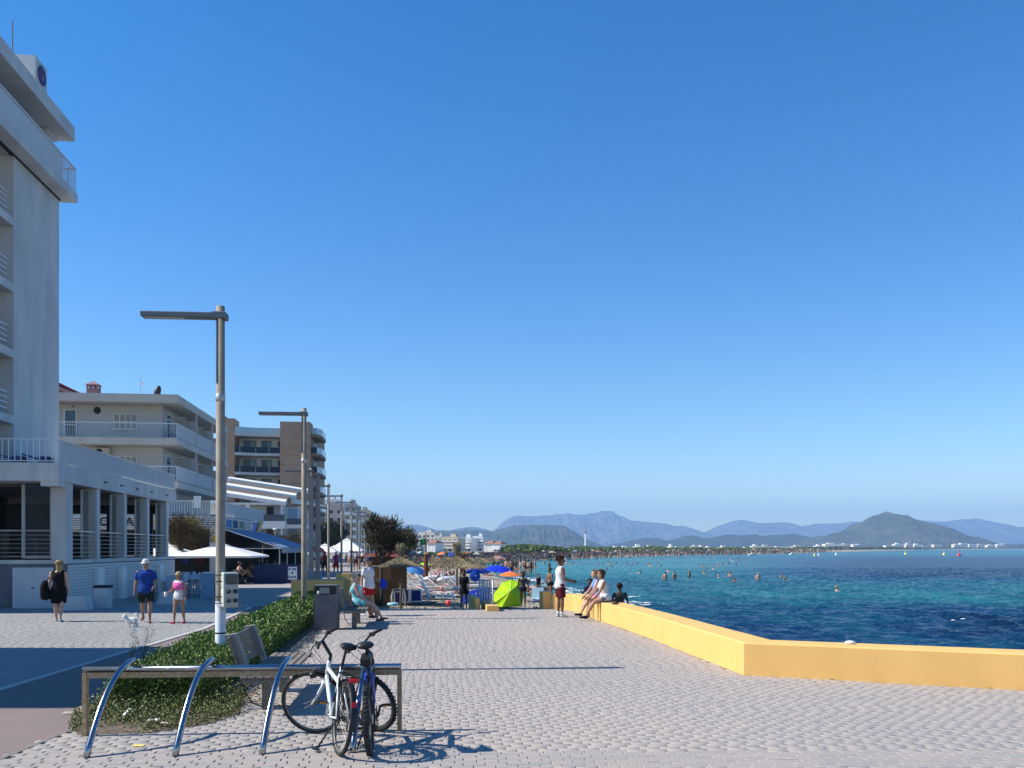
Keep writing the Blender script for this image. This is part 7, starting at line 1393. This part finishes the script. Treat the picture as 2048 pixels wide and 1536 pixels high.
# ---------------------------------------------------------------- thatched beach umbrellas
M_thatch = mat('thatch', (.24, .19, .11), (.42, .35, .22), .95, attr='rnd', scale=6); M_thd = mat('thatch_under', (.07, .05, .03), rough=.95); M_post = mat('wood_post', (.22, .15, .09), (.16, .11, .07), .9, scale=8, stretch=(1, 1, .2))
def thatch(label, px_, Y_, zb, we, ze, zt, knot, seed):
    t = root('thatched_umbrella', label, 'beach umbrella', (XP(px_, Y_), Y_, zb), 0, 'thatched beach umbrellas'); gn = np.random.default_rng(seed)
    g = MB(); g.tube([(0, 0, 0), (0, 0, zt - .1)], .05, 8); g.build('post', M_post, t, smooth=True)
    g = MB(); prof = [(0, zt), (.12, zt - .05), (we * .5, ze + (zt - ze) * .47), (we * .95, ze + .03), (we * .93, ze - .03), (we * .45, ze + (zt - ze) * .36), (.1, zt - .2), (0, zt - .2)]; g.lathe(prof, 20); g.build('thatch_core', M_thd, t)
    n = 4200; a = gn.random(n) * 6.283; r_ = we * np.sqrt(gn.random(n)) * .98 + .02; z_ = np.interp(r_, [0, we * .5, we], [zt, ze + (zt - ze) * .47, ze]) + gn.uniform(.0, .05, n)
    P = np.stack([r_ * np.cos(a), r_ * np.sin(a), z_], -1); dr = np.stack([np.cos(a), np.sin(a), np.full(n, -(zt - ze) / we - .15)], -1)
    leaves('straw', P, .17 * we, M_thatch, t, up=0, aspect=.10, spread=.16, dirs=dr, seed=seed)['kind'] = 'stuff'
    n = 500; a = gn.random(n) * 6.283; P = np.stack([.07 * np.cos(a), .07 * np.sin(a), zt - .08 + gn.random(n) * knot * .35], -1); leaves('top_knot', P, knot * .75, M_thatch, t, up=1.6, aspect=.08, spread=.35, dirs=np.stack([np.cos(a) * .3, np.sin(a) * .3, np.ones(n)], -1), seed=seed + 1)['kind'] = 'stuff'
    for q in range(6): g = MB(); aa = q * 1.047; g.tube([(0, 0, zt - .25), (we * .85 * math.cos(aa), we * .85 * math.sin(aa), ze + .01)], .018, 5); g.build('rafter', M_post, t)
def TH(label, px_, Y_, pe, pt, wpx, knot, seed): zb = -.63; thatch(label, px_, Y_, zb, wpx / 2 * Y_ / F, ZP(pe, Y_) - zb, ZP(pt, Y_) - zb, knot, seed)
TH('thatched umbrella with tall straw knot in front of the kiosk', 802, 36.5, 1131, 1113, 78, .55, 1)
TH('large thatched umbrella with drooping tuft in the middle of the beach', 914, 50, 1134, 1111, 92, .75, 2)
TH('thatched umbrella just behind the large one, lower and wider', 926, 58, 1134, 1116, 88, .45, 3)
TH('small thatched umbrella left of the large one, half hidden', 893, 66, 1127, 1112, 60, .4, 4)
TH('far thatched umbrella at the right of the row', 962, 92, 1124, 1114, 44, .4, 5)
for i, (px_, Y_) in enumerate(((868, 105), (940, 118), (985, 125), (900, 130), (850, 128))): TH('far thatched umbrella in the crowd, %s from the left' % ordn([1, 3, 4, 2, 0][i]).replace('leftmost', 'first'), px_, Y_, 1122 - i % 2, 1114 - i % 2, 34, .3, 10 + i)
# ---------------------------------------------------------------- cloth parasols
def parasol(label, px_, Y_, zb, rad, zt, col, tilt=0.0, az=0.0, pole=True, sag=.34, col2=None, lying=None, n=8):
    t = root('beach_parasol', label, 'parasol', (XP(px_, Y_), Y_, zb), 0, 'cloth beach parasols'); mm = cloth('parasol_' + '_'.join('%d' % (c * 100) for c in col), col, col2)
    M_ = lying if lying is not None else Euler((tilt, 0, az)).to_matrix(); base = Vector((0, 0, zt)) if lying is None else Vector((0, 0, zt))
    for k in range(n):
        a0, a1 = 2 * math.pi * k / n, 2 * math.pi * (k + 1) / n; g = MB(); vs = []; S_ = 6
        for i in range(S_ + 1):
            u = i / S_; r_ = rad * u; z_ = -rad * sag * (u ** 1.7)
            for j in range(4):
                v = j / 3; bow = 1 - .09 * math.sin(math.pi * v) * u; a = a0 + (a1 - a0) * v; vs.append(base + M_ @ Vector((r_ * bow * math.cos(a), r_ * bow * math.sin(a), z_ + .03 * rad * math.sin(math.pi * v) * u * u)))
        g.add(vs, [(i * 4 + j, i * 4 + 4 + j, i * 4 + 5 + j, i * 4 + 1 + j) for i in range(S_) for j in range(3)]); o = g.build('panel', mm, t, smooth=lying is None)
        g = MB(); g.tube([base + M_ @ Vector((rad * u * math.cos(a0), rad * u * math.sin(a0), -rad * sag * u ** 1.7 - .012)) for u in (0, .35, .7, 1)], .008, 4); g.build('rib', M_frame, t)
    g = MB(); g.tube([base + M_ @ Vector((0, 0, .09)), base + M_ @ Vector((0, 0, -(zt if lying is None else rad * 1.5) + .02))], .018, 8); g.build('pole', M_white2, t, smooth=True)
    return t
gs = root('beach_shelter', 'faceted lime green pop-up beach shelter on the sand', 'beach shelter', (XP(1014, 40), 40, -.66)); M_lime = cloth('lime', (.36, .60, .02), (.30, .53, .015), 5)
def shp(px_, py_, Y_): return Vector((XP(px_, Y_) - XP(1014, 40), Y_ - 40, ZP(py_, Y_) + .66))
rim = [shp(984, 1210, 39.9), shp(987, 1188, 40.2), shp(1004, 1165, 40.5), shp(1022, 1159, 40.7), shp(1043, 1163, 40.7), shp(1049, 1186, 40.5), shp(1043, 1213, 40.0), shp(1004, 1214, 39.6)]; hub_ = shp(1021, 1182, 39.35); gq = random.Random(3)
for k in range(8):      # front panels, slightly slack between the poles
    a_, b_ = rim[k], rim[(k + 1) % 8]; g = MB(); n = 5; vs = []
    for i in range(n + 1):
        for j in range(n + 1):
            u, v = i / n, j / n; q = hub_.lerp(a_.lerp(b_, v), u); q = q + Vector((0, .10 * math.sin(math.pi * v) * u * (1 - .4 * u) + gq.uniform(-.008, .008), 0)); vs.append(q)
    g.add(vs, [(i * (n + 1) + j, i * (n + 1) + n + 1 + j, i * (n + 1) + n + 2 + j, i * (n + 1) + 1 + j) for i in range(n) for j in range(n)]); g.build('panel', M_lime, gs)
    g = MB(); g.tube([hub_ - Vector((0, .006, 0)), hub_.lerp(a_, .5) + Vector((0, .01, 0)), a_], .009, 5); g.build('rib', mat('lime_seam', (.42, .62, .12), rough=.8), gs)
g = MB(); back = [Vector((r_.x * .85 + .05, 1.35, max(.01, r_.z * .8))) for r_ in rim]
g.add(rim + back, [(k, (k + 1) % 8, 8 + (k + 1) % 8, 8 + k) for k in range(8)]); g.build('side_cloth', M_lime, gs)
parasol('large royal blue parasol with pale print near the water', 1001, 66, -.7, 1.25, ZP(1131, 66) + .7, (.012, .035, .50), tilt=R(10), az=R(60))
parasol('dark blue parasol left of the large blue one', 955, 60, -.68, 1.0, ZP(1135, 60) + .68, (.01, .03, .22), tilt=R(6))
parasol('orange parasol at the waterline', 1020, 58, -.75, .78, ZP(1143, 58) + .75, (.75, .18, .05), tilt=R(4))
parasol('small brown parasol behind the orange one', 1030, 76, -.8, .62, ZP(1135, 76) + .8, (.22, .10, .06))
parasol('small turquoise parasol between the two blue ones', 974, 78, -.72, .85, ZP(1137, 78) + .72, (.05, .35, .48))
parasol('small lime parasol beside the flag pole', 850, 82, -.6, .75, ZP(1125, 82) + .6, (.35, .6, .05))
parasol('pale blue parasol left of the flag pole', 829, 62, -.6, .85, ZP(1132, 62) + .6, (.10, .28, .55), tilt=R(25), az=R(40))
parasol('pale turquoise parasol under the large thatched umbrella', 884, 74, -.62, .9, ZP(1128, 74) + .62, (.42, .62, .60))
parasol('blue and white leaning parasol behind the black-clad woman', 951, 52, -.66, .36, .95, (.02, .08, .40), tilt=R(80), az=R(20))
parasol('dark blue shelter parasol lying behind the handrail', 953, 42.5, -.66, .85, .35, (.01, .025, .2), tilt=R(38), az=R(-20))
gp = random.Random(21)
for i in range(11):
    px_ = gp.uniform(815, 985); Y_ = gp.uniform(88, 190); c = gp.choice([(.5, .05, .05), (.05, .1, .4), (.6, .5, .1), (.55, .55, .55), (.1, .35, .4), (.6, .2, .06), (.1, .3, .1), (.4, .1, .3)])
    if XP(px_, Y_) > np.interp(Y_, WLs[:70, 1], WLs[:70, 0]) - 3: px_ -= 60
    parasol('small far parasol in the crowded middle beach, %s from the left' % ordn(i), px_, Y_, -.62, gp.uniform(.8, 1.1), gp.uniform(1.7, 2.1), c, tilt=R(gp.uniform(0, 14)), az=gp.uniform(0, 6))
# relabel the far parasols by their order across the picture
fp = sorted([o for o in COL.objects if o.get('label', '').startswith('small far parasol')], key=lambda o: o.location.x / o.location.y)
for i, o in enumerate(fp): o['label'] = 'small far parasol in the crowded middle beach, %s from the left' % ordn(i).replace('leftmost', 'first')
# ---------------------------------------------------------------- loungers, chairs, toys, boards
M_sling = [cloth('sling_navy', (.015, .03, .17)), cloth('sling_white', (.6, .6, .58)), cloth('sling_grey', (.22, .22, .24)), cloth('towel_pink', (.5, .12, .16)), cloth('towel_stripe', (.55, .5, .45), (.2, .3, .45), 20)]
def lounger(label, loc, rz, mi, back=35, group='sun loungers on the sand'):
    t = root('sun_lounger', label, 'sun lounger', loc, rz, group); b_ = R(back)
    for sx in (-.3, .3):
        g = MB(); g.tube([(sx, -.95, .3), (sx, -.5, .3), (sx, .35, .3), (sx, .35 + .75 * math.cos(b_), .3 + .75 * math.sin(b_))], .02, 6); g.build('side_rail', M_whiteplastic, t, smooth=True)
        for y_ in (-.75, .45): g = MB(); g.tube([(sx, y_ - .12, .0), (sx, y_, .2), (sx, y_ + .05, .3)], .02, 6); g.build('leg', M_whiteplastic, t, smooth=True)
    g = MB(); g.box(-.29, .29, -.95, .35, .305, .325); g.build('seat', M_sling[mi], t)
    g = MB(); g.obox((0, .35 + .375 * math.cos(b_), .315 + .375 * math.sin(b_)), (.58, .75, .02), (b_, 0, 0)); g.build('backrest', M_sling[mi], t); return t
gp = random.Random(5); k = 0
for r_ in range(9):
    for c in range(5):
        Y_ = 42 + r_ * 3.1 + gp.uniform(-.3, .3); px_ = 822 + c * 27 + r_ * 1.5 + gp.uniform(-4, 4)
        if px_ > 952 or (880 < px_ < 950 and Y_ < 46): continue
        mi = gp.choice([1, 1, 2, 2, 4, 3]); lounger('sun lounger with %s cover, %s from the left in the %s row from the promenade' % (['navy', 'white', 'grey', 'pink', 'striped'][mi], ordn(c).replace('leftmost', 'first'), ordn(r_).replace('leftmost', 'first')), (XP(px_, Y_), Y_, -.63), R(gp.choice([80, 90, 100, -90])) + gp.uniform(-.2, .2), mi, gp.choice([5, 25, 40, 60])); k += 1
def upright(label, px0, px1, Y_, m):     # lounger stood on its long side
    w_ = (px1 - px0) * Y_ / F; t = root('folded_lounger', label, 'sun lounger', (XP(px0, Y_), Y_, -.62), .03, 'loungers stood on edge'); h_ = ZP(1178, Y_) + .62
    g = MB(); [g.tube([a, b_], .03, 8) for a, b_ in (((0, 0, .06), (0, 0, h_)), ((w_, 0, .06), (w_, 0, h_)))]; g.build('end_frame', M_whiteplastic, t, smooth=True)
    g = MB(); [g.tube([(0, 0, z_), (w_, 0, z_)], .025, 8) for z_ in (.1, h_ - .02)]; g.build('rail', M_whiteplastic, t, smooth=True); g = MB(); g.box(.04, w_ - .04, -.012, .012, .12, h_ - .06); g.build('sling', m, t)
upright('blue lounger stood on edge beside the white chair frame', 797, 818, 40.3, M_sling[0]); upright('blue lounger stood on edge, right one of the pair', 821, 843, 40.5, M_sling[0])
wf = root('folded_chair', 'white plastic chair frame with blue slats standing by the kiosk', 'chair', (XP(784, 40), 40, -.62), .05)
g = MB(); w_, h_ = .58, .68; g.tube([(0, 0, 0), (-.02, 0, h_ * .5), (.05, 0, h_), (w_ / 2, 0, h_ + .05), (w_ - .05, 0, h_), (w_ + .02, 0, h_ * .5), (w_, 0, 0)], .035, 8); g.build('frame', M_whiteplastic, wf, smooth=True)
g = MB(); [g.tube([(x_, 0, .08), (x_, 0, h_ - .12)], .03, 8) for x_ in (.1, w_ - .1)]; g.tube([(.1, 0, h_ - .1), (w_ - .1, 0, h_ - .1)], .03, 8); g.build('inner_frame', M_whiteplastic, wf, smooth=True)
for q in range(3): g = MB(); g.obox((.2 + q * .1, .01, .3), (.07, .02, .42)); g.build('slat', M_sling[0], wf)
ring = root('swim_ring', 'pale blue inflatable ring on the sand by the chair frame', 'swim ring', (XP(786, 39.0), 39.0, -.56)); g = MB(); g.tube([(.19 * math.cos(a * .3927), .19 * math.sin(a * .3927), 0) for a in range(16)], .075, 10, side=(0, 0, 1), closed=True); g.build('tube', mat('ring_blue', (.12, .5, .68), (.5, .7, .75), .3, scale=5), ring, smooth=True)
g = MB(); g.ell((0, 0, .12), .125, 14, 10); tag(g.build('beach_ball', mat('ball_red', (.8, .05, .06), rough=.35), loc=(XP(897, 39.5), 39.5, -.65), smooth=True), 'red ball on the sand near the woman in black', 'ball')
g = MB(); g.ell((0, 0, .14), .16, 14, 10); tag(g.build('beach_ball', mat('ball_orange', (.75, .1, .04), rough=.4), loc=(XP(884, 52), 52, -.62), smooth=True), 'orange red ball under the large thatched umbrella', 'ball')
cch = root('beach_chair', 'pale blue plastic beach chair by the wall pier', 'chair', (XP(1077, 41.5), 41.5, -.72), .1); M_pc = mat('pale_blue_plastic', (.50, .68, .74), rough=.5)
g = MB(); g.obox((0, .25, .5), (.56, .03, .55), (R(-18), 0, 0), .01); g.build('backrest', M_pc, cch); g = MB(); g.obox((0, 0, .26), (.56, .5, .03), (0, 0, 0), .01); g.build('seat', M_pc, cch)
for sx in (-.25, .25):
    for sy in (-.2, .2): g = MB(); g.tube([(sx, sy, 0), (sx * .95, sy * .9, .25)], .02, 6); g.build('leg', M_whiteplastic, cch)
for i, (px_, Y_, L_, c, lb) in enumerate(((873, 66, 2.2, (.6, .6, .62), 'white paddle boat hull upside down among the loungers'), (896, 63, 2.0, (.55, .56, .6), 'grey white boat hull right of the white one'), (862, 72, 1.5, (.55, .05, .06), 'red slide of a paddle boat'))):
    g = MB(); g.tube([(-L_ / 2, 0, .18), (-L_ * .2, 0, .34), (L_ * .2, 0, .36), (L_ / 2, 0, .16 if i < 2 else .8)], [(.2, .1), (.5, .2), (.48, .2), (.15, .1)] if i < 2 else [(.22, .05)] * 4, 10, side=(0, 1, 0)); tag(g.build('paddle_boat', mat('hull%d' % i, c, rough=.4), loc=(XP(px_, Y_), Y_, -.62), rz=.35, smooth=True), lb, 'boat')
wl = root('white_lounger_frame', 'white curved lounger frame standing near the woman in black', 'sun lounger', (XP(890, 43), 43, -.63), .05)
for sy in (0, .5): g = MB(); g.tube([(-.45, sy, .15), (-.38, sy, .38), (-.12, sy, .16), (.12, sy, .40), (.32, sy, .38), (.5, sy, .12), (.42, sy, .06), (.1, sy, .12), (-.2, sy, .1), (-.45, sy, .15)], .026, 8); g.build('frame_tube', M_whiteplastic, wl, smooth=True)
g = MB(); g.box(-.4, .4, .03, .47, .09, .11); g.build('sling', M_sling[1], wl)
fp_ = root('flag_pole', 'wooden pole with green beach flag', 'flag pole', (XP(852, 68), 68, -.6)); g = MB(); g.tube([(0, 0, 0), (0, 0, ZP(1067, 68) + .6)], [.09, .05], 8); g.build('pole', mat('pole_wood', (.16, .075, .03), rough=.8), fp_, smooth=True)
g = MB(); g.tube([(0, 0, 0), (0, 0, ZP(1108, 68) + .6)], [.2, .16], 8); g.build('sleeve', mat('sleeve_brown', (.14, .05, .02), rough=.9), fp_); g = MB(); g.lathe([(.17, ZP(1108, 68) + .6), (.2, ZP(1107, 68) + .65), (0, ZP(1105, 68) + .6)], 10); g.build('collar', M_buoyY, fp_)
fz = ZP(1076, 68) + .6; g = MB(); n = 10; g.add([(-.02 - .42 * i / n + .0, .06 * math.sin(i * 1.1), fz - .28 * i / n * .3 + (.0 if j else -.52) + .0) for i in range(n + 1) for j in (0, 1)], [(i * 2, i * 2 + 2, i * 2 + 3, i * 2 + 1) for i in range(n)]); g.build('flag', cloth('flag_green', (.01, .30, .11)), fp_, smooth=True)
tb = root('warning_flag_board', 'red and white striped beach flag board at the thatched umbrella post', 'sign', (XP(921, 50), 50, -.62)); g = MB(); g.tube([(0, 0, 0), (0, 0, 2.3)], .025, 6); g.build('pole', M_post, tb)
for q, (z_, mm) in enumerate(((1.95, M_red), (1.6, M_white2), (1.25, M_red))): g = MB(); g.obox((.14, 0, z_), (.26, .015, .34), (0, .1, 0)); g.build('stripe', mm, tb)
for i, (px_, py_, mi, sx, sy) in enumerate(((1063, 1184, 3, .9, .5), (1090, 1178, 4, .7, .5), (1068, 1204, 0, .6, .4), (938, 1192, 1, .7, .6), (948, 1196, 2, .6, .5), (855, 1196, 0, 1.8, .5), (848, 1205, 2, 1.3, .5), (948, 1183, 4, .8, .6))):
    p = G(px_, py_, -.62); g = MB(); m_ = 7; gg = random.Random(i); vs = [(sx * (a / 6 - .5), sy * (b_ / 6 - .5) * 2, gg.uniform(.0, .07)) for a in range(m_) for b_ in range(m_)]; g.add(vs, [(a * m_ + b_, a * m_ + m_ + b_, a * m_ + m_ + b_ + 1, a * m_ + b_ + 1) for a in range(m_ - 1) for b_ in range(m_ - 1)])
    tag(g.build('towel', M_sling[mi], loc=(p.x, p.y, -.63), rz=gg.uniform(-.3, .3), smooth=True), ['pink towel beside the pier on the sand', 'striped towel in front of the sunburnt man', 'navy towel below the pale blue chair', 'white towel left of the handrail', 'grey towel against the handrail', 'long navy towel in front of the loungers', 'grey towel at the promenade edge', 'striped towel behind the handrail'][i], 'towel')
# people on the sand
seat = [(836, 1147, 'sit'), (845, 1150, 'sit'), (826, 1150, 'lie'), (880, 1140, 'stand'), (887, 1148, 'stand'), (897, 1156, 'sit'), (905, 1153, 'sit'), (872, 1156, 'lie'), (912, 1160, 'lie'), (850, 1160, 'lie'), (935, 1146, 'stand'), (945, 1150, 'sit'), (968, 1150, 'sit'), (978, 1152, 'lie'), (990, 1146, 'sit'), (1012, 1156, 'stand'), (1023, 1158, 'stand'), (925, 1140, 'stand'), (865, 1138, 'stand'), (858, 1142, 'sit'), (1060, 1192, 'sit'), (1055, 1180, 'lie'), (1088, 1182, 'lie')]
seat.sort()
for i, (px_, py_, po) in enumerate(seat): p = G(px_, py_, -.66); person(po, i, (p.x, p.y, -.66), R(47 * i), 'beachgoer %s on the sand, %s of the nearer beachgoers from the left' % ({'sit': 'sitting', 'lie': 'lying', 'stand': 'standing'}[po], ordn(i).replace('leftmost', 'first')), 'people on the near sand')
# far crowd on the beach: reads as one mass
gn = np.random.default_rng(77); Vc, Qc, Cc = [], [], []; pal = np.array([(.30, .17, .11), (.42, .27, .19), (.18, .10, .07), (.35, .06, .06), (.05, .08, .22), (.6, .6, .58), (.03, .03, .03), (.45, .38, .2), (.10, .24, .28), (.55, .5, .48)])
def cbox(x, y, z, sx, sy, sz, c):
    k = len(Vc); Vc.extend([(x + a * sx, y + b_ * sy, z + q * sz) for q in (0, 1) for a, b_ in ((-.5, -.5), (.5, -.5), (.5, .5), (-.5, .5))]); Qc.extend([(k, k + 1, k + 5, k + 4), (k + 1, k + 2, k + 6, k + 5), (k + 2, k + 3, k + 7, k + 6), (k + 3, k, k + 4, k + 7), (k + 4, k + 5, k + 6, k + 7)]); Cc.extend([c] * 5)
IA, IB = int(np.argmax(WLs[:, 1] > 118)), int(np.argmax(WLs[:, 1] > 640))
for i in range(2600):
    t_ = gn.uniform(IA, IB); i0 = int(t_); off = abs(gn.normal(0, 9)) + 1 if gn.random() < .9 else gn.uniform(-6, 0); q = WLs[i0] + (WLs[i0 + 1] - WLs[i0]) * (t_ - i0) + NRM[i0] * off
    if q[1] < 120: continue
    zg = float(np.interp(off, offs, zof)); skin = pal[gn.integers(0, 3)]; st = pal[gn.integers(0, 10)]; x, y = q; hh = gn.uniform(.9, 1.1); kind = gn.random()
    if kind < .62: cbox(x - .1, y, zg, .13, .16, .8 * hh, skin); cbox(x + .1, y, zg, .13, .16, .8 * hh, skin); cbox(x, y, zg + .75 * hh, .38, .22, .3, st); cbox(x, y, zg + 1.0 * hh, .42, .22, .45 * hh, skin if gn.random() < .6 else st); cbox(x, y, zg + 1.47 * hh, .18, .2, .24, pal[gn.choice([2, 6, 6])] )
    elif kind < .988: cbox(x, y, zg, .45, .9, .25, skin); cbox(x, y + .3, zg + .2, .4, .25, .5, st); cbox(x, y + .3, zg + .7, .18, .2, .22, pal[6])
    else:
        k = len(Vc); c = pal[gn.integers(3, 10)] * .45 + np.array([.25, .22, .2]) * .55; R_u = gn.uniform(.8, 1.2); Vc.extend([(x + R_u * math.cos(a), y + R_u * math.sin(a), zg + 1.6) for a in np.arange(8) * .7854] + [(x, y, zg + 2.1)]); [(Qc.append((k + a, k + (a + 1) % 8, k + 8, k + 8)), Cc.append(c)) for a in range(8)]; cbox(x, y, zg, .05, .05, 1.7, pal[5])
me = bpy.data.meshes.new('crowd'); me.from_pydata(Vc, [], [q if q[2] != q[3] else q[:3] for q in Qc]); at_ = me.attributes.new('col', 'FLOAT_COLOR', 'FACE'); at_.data.foreach_set('color', np.hstack([np.array(Cc), np.ones((len(Cc), 1))]).astype(np.float32).ravel()); me.materials.append(attrcol('crowd_colours'))
tag(link(bpy.data.objects.new('beach_crowd', me)), 'dense crowd of bathers and parasols along the far beach', 'crowd', kind='stuff')
# dry seaweed and footprints' dark flecks on the near sand
n = 9000; Y_ = 36 + 30 * gn.random(n) ** 1.6; px_ = gn.uniform(800, 1110, n); X_ = (px_ - 1024) * Y_ / F; keep = (np.sin(X_ * 3.1 + Y_ * .7) * np.sin(Y_ * 1.9 - X_ * 1.3) + gn.normal(0, .5, n)) > .25
P = np.stack([X_, Y_, np.full(n, -.655)], -1)[keep]; wlx = np.interp(P[:, 1], WLs[:70, 1], WLs[:70, 0]); P = P[P[:, 0] < wlx - 1.2]; off = wlx[P[:, 0].shape[0] * 0:][:0]
P[:, 2] = np.interp(np.interp(P[:, 1], WLs[:70, 1], WLs[:70, 0]) - P[:, 0], offs, zof) + .012
tag(leaves('dry_seaweed', P, .12, mat('seaweed', (.05, .04, .028), (.11, .09, .06), .95, attr='rnd', scale=3), up=.25, aspect=.3, spread=.6, seed=4), 'dark dry seaweed scattered over the sand', 'seaweed', kind='stuff')
flush_remesh(); flush_text()
